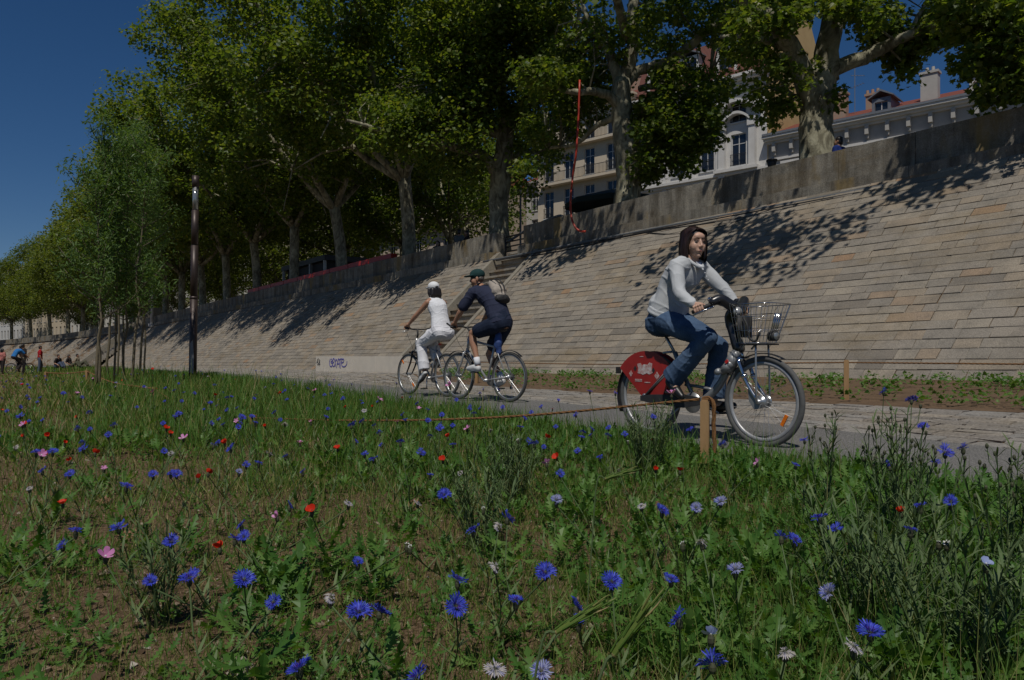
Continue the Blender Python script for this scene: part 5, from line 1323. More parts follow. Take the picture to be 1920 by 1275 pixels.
# ---------------------------------------------------------------- woman in white
J = dict(pel=(.13, 0, 1.035), neck=(.315, 0, 1.555), bend=(-.02, 0, .0), hipL=(.19, .085, 1.0), hipR=(.19, -.085, 1.0), knL=(.565, .10, .85), anL=(.455, .115, .415), baL=(.525, .12, .285), heL=(.425, .12, .37),
         knR=(.60, -.10, 1.0), anR=(.42, -.115, .58), baR=(.51, -.12, .505), heR=(.395, -.12, .53), shL=(.295, .160, 1.495), shR=(.295, -.160, 1.495),
         elL=(.49, .235, 1.31), wrL=(.685, .265, 1.155), elR=(.48, -.235, 1.30), wrR=(.685, -.265, 1.155), head=(.37, .0, 1.70), yaw=-.1, pitch=.04)
gL = (A([.745, .262, 1.10]), A([.06, -1, -.01]), A([-.35, 0, 1.]), -1); gR = (A([.745, -.262, 1.10]), A([.06, 1, -.01]), A([-.35, 0, 1.]), 1)
w2, f, Q = body(J, 'person', 'woman in white cap, sleeveless white top and white trousers cycling away', B3p, B3a, M['skin_tan'], 'f', .006, {'R': gR, 'L': gL})
face(w2, f, Q)
mb = MB(); torso(mb, J, F_HW, F_HD, 1, 6, .014)
for S in 'LR': mb.cap_tube([A(J['neck']) * .5 + A(J['sh' + S]) * .5, A(J['sh' + S]) * .93 + A(J['neck']) * .07], [.064, .055], 12)
mb.remesh('vest', M['tee'], w2, .008, 4, folds(.004, 16, 5))
mb = MB(); trousers(mb, J, [.112, .102, .084, .088], .092, .98, grow_=.016); mb.cap_tube([A(J['pel']) + [-.05, .07, -.03], A(J['pel']) + [-.05, -.07, -.03]], .118, 14); mb.remesh('trousers', M['whitepant'], w2, .008, 4, folds(.006, 13, 7))
for S in 'LR':
    he, ba = A(J['he' + S], float), A(J['ba' + S], float); d = nrm(ba - he); mb = MB(); an = A(J['an' + S], float)
    mb.cap_tube([he, (he + ba) / 2 + (an - he) * .2, ba, ba + d * .075], [.039, .041, .043, .030], 12); sh = mb.remesh('shoe', M['shoe_white'], w2, .007, 2)
    mb = MB(); up = nrm(an - he - d * np.dot(an - he, d)); mb.cap_tube([he - up * .026, ba - up * .03, ba + d * .08 - up * .018], [.03, .032, .022], 10); mb.build('sole', M['matt'], sh, True)
mb = MB(); q = Q; mb.ball(f((-.012, 0, .062)), (.110, .092, .083), 18, q); mb.prism([(.0, -.08), (.10, -.08), (.165, -.05), (.175, 0), (.165, .05), (.10, .08), (.0, .08)], f((.0, 0, .048)), Q[:, 0], Q[:, 1], .012); mb.remesh('cap', M['whitecap'], w2, .007, 2)
mb = MB(); mb.ball(f((-.105, 0, .048)), (.02, .032, .02), 12, q); mb.build('cap_opening', M['hair_black'], w2, True)
mb = MB(); mb.ball(f((-.045, 0, -.01)), (.075, .086, .085), 14, q)
for y in (-.055, -.02, .02, .055): mb.cap_tube([f((-.08, y, .0)), f((-.09, y * 1.2, -.08)), f((-.08, y * 1.25 + .01, -.175))], [.04, .035, .018], 10)
for sd in (-1, 1): mb.cap_tube([f((.0, sd * .08, .02)), f((-.01, sd * .086, -.05)), f((-.03, sd * .075, -.12))], [.024, .026, .016], 10)
mb.remesh('hair', M['hair_black'], w2, .008, 3)

# ---------------------------------------------------------------- people farther off
def J_stand(h=1.72, armL=None, armR=None, yaw=0., stride=.05):
    k = h / 1.72
    J = dict(pel=(0, 0, .93), neck=(.01, 0, 1.44), bend=(.0, 0, 0), hipL=(0, .09, .90), hipR=(0, -.09, .90), knL=(.03 + stride, .10, .49), knR=(.03 - stride, -.10, .49), anL=(stride, .10, .09), anR=(-stride * 1.6, -.10, .09),
             baL=(.12 + stride, .12, .035), baR=(.12 - stride * 1.6, -.12, .035), heL=(-.04 + stride, .10, .035), heR=(-.04 - stride * 1.6, -.10, .035), shL=(.0, .18, 1.40), shR=(.0, -.18, 1.40),
             elL=armL[0] if armL else (-.02, .24, 1.13), wrL=armL[1] if armL else (.06, .25, .88), elR=armR[0] if armR else (-.02, -.24, 1.13), wrR=armR[1] if armR else (.06, -.25, .88), head=(.03, 0, 1.60), yaw=yaw)
    return {n: (tuple(A(v) * k) if isinstance(v, tuple) else v) for n, v in J.items()}
def J_sit(h=1.7, lean=-.1, yaw=0., armL=None, armR=None, legs=.42):
    z = .12
    return dict(pel=(0, 0, z), neck=(lean, 0, z + .52), bend=(-.03, 0, 0), hipL=(.04, .09, z - .01), hipR=(.04, -.09, z - .01), knL=(.40, .12, z + .26), knR=(.42, -.12, z + .24), anL=(.62, .11, .06), anR=(.66, -.11, .06), baL=(.74, .12, .03), baR=(.78, -.12, .03), heL=(.58, .11, .03), heR=(.62, -.11, .03),
                shL=(lean, .18, z + .48), shR=(lean, -.18, z + .48), elL=armL[0] if armL else (lean - .08, .25, z + .22), wrL=armL[1] if armL else (lean + .12, .2, z + .12), elR=armR[0] if armR else (lean - .08, -.25, z + .22), wrR=armR[1] if armR else (lean + .12, -.2, z + .12), head=(lean + .02, 0, z + .68), yaw=yaw)
def extra(label, P, ang, J, top, bot, sex='m', hair='hair_black', long_sleeves=False, hood=False, group=None, hands=None, shoes='shoe_black', skin='skin_tan', cap=None):
    o, f, Q = body(J, 'person', label, P, ang, M[skin], sex, .016, hands, group)
    hw, hd = (F_HW, F_HD) if sex == 'f' else (M_HW, M_HD)
    mb = MB(); torso(mb, J, hw, hd, 1, 6, .024); sleeves(mb, J, 1.1, .078, .05 if long_sleeves else .076, 'wr' if long_sleeves else 'el', .75); mb.remesh('shirt', M[top], o, .018, 3, folds(.007, 12))
    mb = MB(); trousers(mb, J, [.115, .10, .085, .08], .08, .95, sex, 2, .018); mb.remesh('trousers', M[bot], o, .018, 3)
    for S in 'LR':
        he, ba = A(J['he' + S], float), A(J['ba' + S], float); mb = MB(); mb.cap_tube([he, ba, ba + nrm(ba - he) * .07], [.045, .046, .034], 8); mb.build('shoe', M[shoes], o, True)
    mb = MB(); mb.ball(f((-.02, 0, .055)), (.10, .09, .085), 12, Q); mb.ball(f((-.045, 0, -.01)), (.075, .082, .085), 12, Q)
    if hood or sex == 'f':
        for y in (-.07, -.03, .03, .07): mb.cap_tube([f((-.05, y, .03)), f((-.06, y * 1.15, -.12))], [.045, .035], 8)
    mb.remesh('hood' if hood else 'hair', M[hood or hair], o, .014, 2)
    return o
def toward(px, py, d, z=None):
    p = pt(px, py, d); return A([p[0], p[1], z if z is not None else float(zg(p[0], p[1])) + .01])
cam_yaw = math.atan2(-.578, .816)          # facing the camera
# on the quay, by the railing
zs = lambda X: float(zt(X)) - .12
p = pty(861, 440, 17.5); extra('standing man in dark grey T-shirt seen from behind on top of the quay', (p[0], p[1], zs(p[0])), cam_yaw + 2.6, J_stand(1.82, armL=((.14, .27, 1.2), (.33, .22, 1.10)), yaw=.2), 'greyc', 'jeansf')
p = pty(876, 442, 17.1); extra('dark haired woman in black top looking left beside the standing man', (p[0], p[1], zs(p[0]) - .08), cam_yaw - 1.3, J_stand(1.62, armR=((.05, -.24, 1.15), (.28, -.12, 1.22))), 'darkc', 'darkc', 'f', 'hair')
p = pty(821, 447, 17.0); extra('smiling person in dark hood and olive jacket leaning over the parapet', (p[0], p[1], zs(p[0]) - .12), cam_yaw - .25, J_stand(1.5, armL=((.14, .30, 1.12), (.30, .42, 1.0)), armR=((.14, -.30, 1.12), (.32, -.38, .98))), 'olive', 'darkc', 'f', 'hair_black', True, 'darkc', skin='skin')
p = pty(1574, 265, 17.6); extra('person in bright blue top walking behind the parapet beside the forked plane tree', (p[0], p[1], zs(p[0]) - .05), math.pi, J_stand(1.68, yaw=.3), 'deepblue', 'darkc', 'm', 'hair_black', False)
p = pty(320, 575, 17.4); extra('distant person in yellow shirt behind the left parapet', (p[0], p[1], zs(p[0])), 0., J_stand(1.75), 'yellowc', 'jeansf')
p = pty(314, 575, 17.9); extra('distant person in pale top close beside the one in yellow', (p[0], p[1], zs(p[0])), 1., J_stand(1.65), 'whitec', 'jeansf', 'f')
# on the path at far left
G = 'people on the path at the far left'
extra('man in red T-shirt and dark trousers standing on the far path', toward(75, 680, 49), cam_yaw + 2.2, J_stand(1.78, stride=.06), 'redc', 'jeansf', group=G)
extra('man in black sleeveless top and beige trousers on the far path', toward(43, 680, 47), cam_yaw + 2.8, J_stand(1.84, stride=.04), 'darkc', 'khaki', group=G)
extra('woman in pink top at the left edge of the far path', toward(4, 680, 50), cam_yaw + 3., J_stand(1.62, stride=.08), 'pinkc', 'darkc', 'f', group=G)
extra('seated person in black top and blue jeans on the low kerb, bent forward', toward(106, 684, 52, z=-.10), cam_yaw + 1.3, J_sit(lean=.16), 'darkc', 'jeansf', group=G)
extra('bare armed person sitting right of the one in black, leaning back', toward(134, 684, 56, z=-.10), cam_yaw + 1.6, J_sit(lean=-.18), 'darkc', 'olive', 'f', group=G)
extra('person sitting farthest right in the group at the foot of the far stairs', toward(148, 684, 57, z=-.05), cam_yaw + 1.7, J_sit(lean=-.12), 'khaki', 'olive', group=G)
pb = toward(21, 680, 46); ba_ = cam_yaw + 2.7
sport_bike('distant bicycle of the rider in bright blue', tuple(pb), ba_, (.20, .97), (.88, 1.0), M['bgrey'], M['matt'], 2., (-.01, .28, 0, False), False)
Jc = dict(pel=(.16, 0, 1.05), neck=(.50, 0, 1.50), bend=(-.05, 0, .03), hipL=(.20, .09, 1.02), hipR=(.20, -.09, 1.02), knL=(.60, .12, .9), anL=(.46, .13, .48), baL=(.56, .13, .41), heL=(.43, .13, .42), knR=(.52, -.115, .62), anR=(.28, -.12, .28), baR=(.37, -.125, .2), heR=(.25, -.12, .23), shL=(.48, .19, 1.44), shR=(.48, -.19, 1.44),
          elL=(.66, .27, 1.22), wrL=(.84, .26, 1.05), elR=(.66, -.26, 1.22), wrR=(.84, -.255, 1.05), head=(.60, 0, 1.62), yaw=0.)
extra('cyclist in bright blue jersey on the far path', pb, ba_, Jc, 'bluec', 'darkc', group=G)
# ================================================================ the flower meadow
AZ = math.atan2(.578, -.816)
M['grass'] = leafmat('meadow_grass', [(0, (.075, .15, .024)), (.35, (.12, .215, .038)), (.65, (.18, .245, .055)), (.85, (.29, .27, .10)), (1, (.42, .35, .17))], .42, .5, .25, 1.2)
M['grass_green'] = leafmat('lush_grass', [(0, (.055, .145, .022)), (.5, (.10, .22, .038)), (1, (.16, .27, .06))], .42, .5, .25, 1.2)
M['dry'] = leafmat('dry_straw', [(0, (.14, .09, .045)), (.5, (.26, .19, .095)), (1, (.38, .30, .165))], .15, .8, .1, 1.)
M['herb'] = leafmat('herb_leaf', [(0, (.05, .13, .022)), (.5, (.09, .20, .036)), (1, (.15, .26, .06))], .42, .45, .3, 1.2)
M['stalk'] = leafmat('cornflower_stalk', [(0, (.062, .105, .042)), (.5, (.10, .15, .06)), (1, (.15, .20, .085))], .2, .6, .2, 1.)
BL_V = [(-.5, 0, 0), (.5, 0, 0), (-.42, .45, .03), (.42, .45, .03), (0, 1, .22)]; BL_F = [[0, 1, 3, 2], [2, 3, 4]]

def polar(n, r0, r1, half=58, seed=1):
    g = np.random.default_rng(seed); r = np.exp(g.uniform(math.log(r0), math.log(r1), n)); a = AZ - np.radians(g.uniform(-half, half, n))
    return r * np.cos(a), r * np.sin(a), r, g
def hs(X, Y): return np.interp(X, [-14, -7, -3, -1], [1.05, .8, .55, .5]) * np.where(fN(X) - Y < 1.2, 1, np.clip(.8 + .2 * (fN(X) - Y), 1, 1.25))
def lush(X, Y):
    d = np.maximum(fN(X) - Y, 0); P = np.stack([X, Y, 0 * X], 1)
    return np.clip(1.02 - .30 * d + .30 * wob(P, 1.6, 4) + .16 * wob(P, 4.1, 1) + .25 * np.clip((X + 1.6) / 1.2, 0, 1) + np.clip((-X - 3.2) / 5, 0, .6), .06, 1.15)
def blades(n, r0, r1, seed, hmin, hmax, w, tilt, keep, wr=.0011, half=58, edge=.12):
    X, Y, r, g = polar(n, r0, r1, half, seed); k = (Y < fN(X) + edge * g.random(n) * 2 - edge) & (Y > -18); X, Y, r = X[k], Y[k], r[k]
    L = lush(X, Y); k = g.random(len(X)) < keep(L); X, Y, r, L = X[k], Y[k], r[k], L[k]; n = len(X)
    h = g.uniform(hmin, hmax, n) * (.55 + .6 * L) * hs(X, Y) * (1 + .45 * wob(np.stack([X, Y, 0 * X], 1), 2.2, 7)); a = g.uniform(0, 2 * PI, n); wd = np.maximum(w, wr * r) * g.uniform(.7, 1.3, n)
    T = np.stack([g.normal(size=n) * tilt, g.normal(size=n) * tilt, np.ones(n)], 1); T /= np.linalg.norm(T, axis=1, keepdims=True)
    S = np.stack([np.cos(a), np.sin(a), 0 * a], 1); S -= T * np.sum(S * T, 1, keepdims=True); S /= np.linalg.norm(S, axis=1, keepdims=True)
    Z = zmead(X, Y) - .01
    return scatter(BL_V, BL_F, np.stack([X, Y, Z], 1), S * wd[:, None], T * h[:, None], np.cross(S, T) * h[:, None])
def stuff(name, parts, mats):
    V, G, mi = merge(parts); return tag(link(name, mesh_np(name, V, G, mats, False, mi)), kind='stuff')
V1, G1 = blades(270000, .5, 130, 3, .06, .19, .0026, .42, lambda L: .58 + .4 * L)
V2, G2 = blades(105000, 1.0, 130, 4, .11, .32, .003, .28, lambda L: np.clip(L * 1.25 - .35, .06, 1))
V3, G3 = blades(90000, .5, 60, 5, .03, .14, .0024, .9, lambda L: .75 - .4 * np.clip(L, 0, 1))
V9, G9 = blades(70000, .8, 110, 15, .22, .46, .0016, .24, lambda L: np.clip(.2 + .4 * L, 0, .6), wr=.0007)
VA, GA = blades(60000, .45, 9, 16, .02, .07, .0022, 1.6, lambda L: .85 - .4 * np.clip(L, 0, 1))
stuff('meadow_grass', [(V1, G1, 0), (V2, G2, 1), (V3, G3, 2), (V9, G9, 0), (VA, GA, 2)], [M['grass'], M['grass_green'], M['dry']])
# tall tufts along the path edge
def edge_tufts(n, seed):
    g = np.random.default_rng(seed); X = -np.exp(g.uniform(math.log(1.2), math.log(90), n)) + 1.0; Y = fN(X) - np.abs(g.normal(size=n)) * .28 + .06
    k = wob(np.stack([X, Y * 0, X * 0], 1), 2.3, 3) + g.normal(size=n) * .3 > -.25; X, Y = X[k], Y[k]; n = len(X); r = np.hypot(X, Y)
    h = g.uniform(.14, .36, n) * np.interp(X, [-14, -7, -3, -1], [1, .8, .5, .42]); a = g.uniform(0, 2 * PI, n); wd = np.maximum(.0032, .0011 * r)
    T = np.stack([g.normal(size=n) * .25, g.normal(size=n) * .25, np.ones(n)], 1); T /= np.linalg.norm(T, axis=1, keepdims=True)
    S = np.stack([np.cos(a), np.sin(a), 0 * a], 1); S -= T * np.sum(S * T, 1, keepdims=True); S /= np.linalg.norm(S, axis=1, keepdims=True)
    return scatter(BL_V, BL_F, np.stack([X, Y, zmead(X, Y) - .01], 1), S * wd[:, None], T * h[:, None], np.cross(S, T) * h[:, None])
V4, G4 = edge_tufts(36000, 8)
stuff('path_edge_grass', [(V4, G4, 0)], [M['grass_green']])

# lobed-leaf herbs
rows = [(.03, 0, 0), (.03, .12, .05), (.20, .21, .09), (.05, .25, .11), (.26, .38, .14), (.05, .42, .15), (.28, .55, .155), (.05, .60, .15), (.22, .72, .13), (.05, .77, .12), (.14, .89, .07), (.0, 1.05, .0)]
HV = []; HF = []
for i, (w_, y, z) in enumerate(rows): HV += [(-w_, y + w_ * .25, z + w_ * .12), (0, y, z), (w_, y + w_ * .25, z + w_ * .12)]
for i in range(len(rows) - 1): a = 3 * i; HF += [[a, a + 1, a + 4, a + 3], [a + 1, a + 2, a + 5, a + 4]]
def herbs(X, Y, g, nl, smin, smax, lift=.5):
    n = len(X); m = np.repeat(np.arange(n), nl); N = len(m); a = g.uniform(0, 2 * PI, N); e = g.uniform(.1, 1.1, N) * lift + .1
    s = g.uniform(smin, smax, N) * g.uniform(.7, 1.3, n)[m]
    T = np.stack([np.cos(a) * np.cos(e), np.sin(a) * np.cos(e), np.sin(e)], 1); S = np.stack([-np.sin(a), np.cos(a), g.normal(size=N) * .25], 1)
    s = s * np.interp(np.hypot(X, Y)[m], [2, 4, 12, 30], [.85, 1., 1.35, 2.1])
    hz = g.uniform(0, .12, N) * lift
    L = np.stack([X[m] + np.cos(a) * .01, Y[m] + np.sin(a) * .01, zmead(X, Y)[m] + hz], 1)
    return scatter(HV, HF, L, S * s[:, None] * .8, T * s[:, None], np.cross(S, T) * s[:, None])
def herb_field(n, r0, r1, seed, keep, nl, smin, smax, lift, half=56):
    X, Y, r, g = polar(n, r0, r1, half, seed); k = (Y < fN(X) - .03) & (Y > -12); X, Y, r = X[k], Y[k], r[k]; L = lush(X, Y); k = g.random(len(X)) < keep(L)
    return herbs(X[k], Y[k], g, nl, smin, smax, lift)
V5, G5 = herb_field(7500, .8, 30, 11, lambda L: np.clip(L * 1.5 - .45, 0.05, 1), 13, .04, .10, .9)
V6, G6 = herb_field(5200, .6, 14, 12, lambda L: .5 + .3 * L, 8, .018, .05, .6)
g = np.random.default_rng(5); cl = A([(-2.05, .72), (-2.12, .95), (-2.75, .1), (-1.55, 2.6), (-1.3, 2.9), (-1.1, 2.5), (-1.75, 2.9), (-2.3, 3.0), (-.75, 2.2), (-.8, 2.6)])
X = (cl[:, None, 0] + g.normal(size=(len(cl), 9)) * .12).ravel(); Y = (cl[:, None, 1] + g.normal(size=(len(cl), 9)) * .12).ravel()
V7, G7 = herbs(X, Y, g, 12, .045, .10, .85)
stuff('meadow_herbs', [(V5, G5, 0), (V6, G6, 0), (V7, G7, 0)], [M['herb']])

# weeds in the planting bed at the foot of the wall
g = np.random.default_rng(31); X = g.uniform(-19, 3, 3000); Y = fC(X) + .1 + (11.3 - fC(X)) * g.random(3000); k = wob(np.stack([X, Y, 0 * X], 1), 1.3, 2) + .15 * (Y - 9.8) > g.normal(size=3000) * .5 + .15; X, Y = X[k], Y[k]
n = len(X); m = np.repeat(np.arange(n), 9); N = len(m); a = g.uniform(0, 2 * PI, N); e = g.uniform(.15, 1., N); s = g.uniform(.02, .065, N)
T = np.stack([np.cos(a) * np.cos(e), np.sin(a) * np.cos(e), np.sin(e)], 1); S = np.stack([-np.sin(a), np.cos(a), 0 * a], 1)
V8, G8 = scatter(LEAF_V, LEAF_F, np.stack([X[m] + np.cos(a) * .05, Y[m] + np.sin(a) * .05, zg(X, Y)[m] + .03 + g.uniform(0, .10, N)], 1), S * s[:, None], T * s[:, None], np.cross(S, T) * s[:, None])
stuff('wall_foot_weeds', [(V8, G8, 0)], [M['herb']])

# clods and small stones on the bare soil
M['clod'] = leafmat('soil_clods', [(0, (.07, .045, .028)), (.5, (.15, .105, .07)), (.85, (.24, .19, .14)), (1, (.38, .34, .29))], .0, .95, .1, 1.)
X, Y, r, g = polar(14000, .5, 12, 56, 61); k = Y < fN(X) - .05; X, Y, r = X[k], Y[k], r[k]; n = len(X); s = np.exp(g.normal(size=n) * .6) * .0045 * (1 + .08 * r)
OV = [(1, 0, 0), (-.9, .1, 0), (0, 1, .1), (.1, -1, 0), (0, .1, .75), (0, 0, -.6)]; OF = [[0, 2, 4], [2, 1, 4], [1, 3, 4], [3, 0, 4], [2, 0, 5], [1, 2, 5], [3, 1, 5], [0, 3, 5]]
fx, fy, fz = rand_frames(n, (0, 0, 1), .35, s, 1.); fx *= g.uniform(.6, 1.5, n)[:, None]
Vc, Gc = scatter(OV, OF, np.stack([X, Y, zmead(X, Y)], 1), fx, fy, fz); stuff('soil_clods', [(Vc, Gc, 0)], [M['clod']])
# ---------------------------------------------------------------- flowers
def petalmat(name, stops, tr=.25, rough=.55):
    return leafmat(name, stops, tr, rough, .2, .9)
M['blue'] = petalmat('cornflower_blue', [(0, (.030, .040, .42)), (.6, (.060, .085, .62)), (1, (.12, .15, .74))])
M['violet'] = petalmat('cornflower_heart', [(0, (.09, .02, .22)), (1, (.16, .05, .38))])
M['faded'] = petalmat('faded_petal', [(0, (.34, .34, .52)), (.4, (.52, .48, .50)), (1, (.62, .57, .50))]); M['fadedblue'] = petalmat('fading_blue', [(0, (.10, .13, .52)), (1, (.42, .43, .60))])
M['poppy'] = petalmat('poppy_red', [(0, (.50, .018, .008)), (1, (.68, .045, .012))]); M['pink'] = petalmat('pink_petal', [(0, (.50, .15, .40)), (1, (.66, .30, .54))]); M['whitep'] = petalmat('white_petal', [(0, (.62, .62, .60)), (1, (.72, .72, .70))]); M['flax'] = petalmat('flax_petal', [(0, (.26, .32, .58)), (1, (.36, .42, .66))])
M['bud'] = mat('flower_base', (.06, .075, .03), .7, col2=(.04, .03, .02), scale=300); M['yellowc2'] = mat('yellow_centre', (.5, .36, .04), .8)

def ray_floret(mb, a, el, L, w, mi, g, r0=.004, teeth=4):
    """one trumpet floret of the rim: a fan of pointed lobes"""
    d = A([math.cos(a) * math.cos(el), math.sin(a) * math.cos(el), math.sin(el)]); s = A([-math.sin(a), math.cos(a), 0]); u = np.cross(s, d) * -1
    q = r0 * A([math.cos(a), math.sin(a), 0])
    for t in range(teeth):
        f = (t - (teeth - 1) / 2) / teeth; f2 = f * 2.0 * w; tip = q + d * L * (1 - .25 * abs(f)) + s * f2 * L + u * L * .12 * g.normal()
        b0 = q; m0 = q + d * L * .55 + s * (f2 * .5 - .10 * w) * L; m1 = q + d * L * .55 + s * (f2 * .5 + .10 * w) * L; k0 = q + d * L * .78 + s * (f2 * .78 - .11 * w) * L; k1 = q + d * L * .78 + s * (f2 * .78 + .11 * w) * L
        mb.add([b0, m0, k0, tip, k1, m1], [[0, 5, 4, 3, 2, 1]], mi)
def cornflower_head(seed, R_=.022, n=11, el=.32, m=('blue', 'violet'), droop=0, inner=16):
    g = np.random.default_rng(seed); mb = MB()
    for k in range(n): ray_floret(mb, 2 * PI * k / n + g.normal() * .12, el + g.normal() * .2 - droop, R_ * g.uniform(.85, 1.15), .62, 0, g)
    for k in range(max(4, n // 2 + 2)): ray_floret(mb, 2 * PI * k / (n // 2 + 2) + g.normal() * .2, el + .45 + g.normal() * .2 - droop * .5, R_ * g.uniform(.6, .85), .5, 0, g, .002, 3)
    for k in range(inner):
        a = g.uniform(0, 2 * PI); e = g.uniform(.8, 1.45); ray_floret(mb, a, e, R_ * g.uniform(.38, .6), .22, 1, g, .002, 2)
    me = mb.mesh('flower_head', [M[m[0]], M[m[1]]], False); return me
def stem_mesh(seed, h=1., base=True):
    """unit-height stem with thin leaves, top at (0,0,0)"""
    g = np.random.default_rng(seed); mb = MB(); b = A([g.normal() * .10, g.normal() * .10, -h]); P = spline([b, b * .55 + [g.normal() * .02, g.normal() * .02, 0], [0, 0, -.012]], 4)
    mb.tube(P, .0016 if h < .6 else .002, 5)
    for k in range(7):
        t = g.uniform(.08, .8); i = int(t * (len(P) - 1)); a = g.uniform(0, 2 * PI); L = g.uniform(.04, .10) * (1.3 - t); e = g.uniform(.5, 1.1); d = A([math.cos(a) * math.cos(e), math.sin(a) * math.cos(e), math.sin(e)]); s = A([-math.sin(a), math.cos(a), 0]) * .0032; p = P[i]
        mb.add([p - s, p + s, p + d * L * .5 + s, p + d * L * .5 - s, p + d * L], [[0, 1, 2, 3], [3, 2, 4]])
    mb.ball((0, 0, -.008), (.0062, .0062, .010), 10, mi=1)
    return mb.mesh('stem', [M['stalk'], M['bud']], False)
def petals_head(seed, n, R_, w, el, m, centre='yellowc2', notch=False, cup=.3):
    g = np.random.default_rng(seed); mb = MB()
    for k in range(n):
        a = 2 * PI * k / n + g.normal() * .1; e = el + g.normal() * .12; d = A([math.cos(a) * math.cos(e), math.sin(a) * math.cos(e), math.sin(e)]); s = A([-math.sin(a), math.cos(a), 0]); u = A([0, 0, 1.]); L = R_ * g.uniform(.9, 1.1)
        r = [(0, .10), (.35, w * .75), (.7, w), (.92, w * .8), (1.02, w * .35)]; V = []
        for (t, ww) in r:
            c = d * L * t + u * L * cup * t * t * .4
            V += [c - s * L * ww * .5 + u * L * .06 * g.normal(), c + u * -.04 * L * (t > .8) * notch, c + s * L * ww * .5 + u * L * .06 * g.normal()]
        mb.add(V, [f for i in range(4) for f in ([3 * i, 3 * i + 1, 3 * i + 4, 3 * i + 3], [3 * i + 1, 3 * i + 2, 3 * i + 5, 3 * i + 4])], 0)
    mb.ball((0, 0, R_ * .06), (R_ * .16, R_ * .16, R_ * .12), 8, mi=1); return mb.mesh('flower_head', [M[m], M[centre]], True)
HEADS = {'blue': [cornflower_head(s, .0225, n) for s, n in ((1, 11), (2, 10), (3, 12), (4, 9))],
         'faded': [cornflower_head(5, .021, 10, .1, ('faded', 'fadedblue'), .25), cornflower_head(6, .022, 12, .3, ('fadedblue', 'faded')), cornflower_head(7, .019, 8, -.1, ('faded', 'faded'), .5)],
         'red': [petals_head(8, 4, .024, 1.25, .45, 'poppy', 'matt', cup=.9), petals_head(9, 4, .020, 1.25, .75, 'poppy', 'matt', cup=.9)],
         'pink': [petals_head(10, 5, .026, .62, .35, 'pink', 'whitep', True), petals_head(11, 5, .024, .62, .6, 'pink', 'whitep', True)],
         'white': [petals_head(12, 7, .010, .5, .2, 'whitep')], 'flax': [petals_head(13, 5, .016, .95, .5, 'flax', 'whitep')]}
STEMS = [stem_mesh(20 + k, h) for k, h in enumerate((.22, .22, .3, .3, .4, .52, .15))]; SH = [.22, .22, .3, .3, .4, .52, .15]
KIND = dict(blue=('cornflower', 'cornflower'), faded=('faded_cornflower', 'cornflower'), red=('poppy', 'poppy'), pink=('pink_wildflower', 'wildflower'), white=('white_daisy', 'daisy'), flax=('flax_flower', 'wildflower'))
fr = random.Random(5)
def flower(kind, X, Y, z, label, group, sc=1., tilt=.45):
    zg_ = float(zmead(A([X]), A([Y]))[0]); h = max(.05, z - zg_); i = min(range(7), key=lambda k: abs(SH[k] - h) + fr.random() * .03)
    nm, cat = KIND[kind]; o = thing(nm, label, cat, (X, Y, z), 0, group)
    s = link('stem', STEMS[i], o); s.scale = (1, 1, (h + .03) / SH[i]); s.rotation_euler = (0, 0, fr.uniform(0, 6.28))
    hd = link('flower_head', fr.choice(HEADS[kind]), o); hd.scale = (sc,) * 3
    # heads lean a little to the sun and the viewer's side of the meadow
    hd.rotation_euler = (fr.gauss(.35, tilt), fr.gauss(0.25, tilt), fr.uniform(0, 6.28)) if False else Vector((fr.gauss(.2, tilt * 1.35), fr.gauss(-.2, tilt * 1.35), 1.)).to_track_quat('Z', 'Y').to_euler()
    return o
def at_px(px, py, hz): d = (.7 - hz) * 1440 / (py - 668); return pt(px, py, d)
FL = []
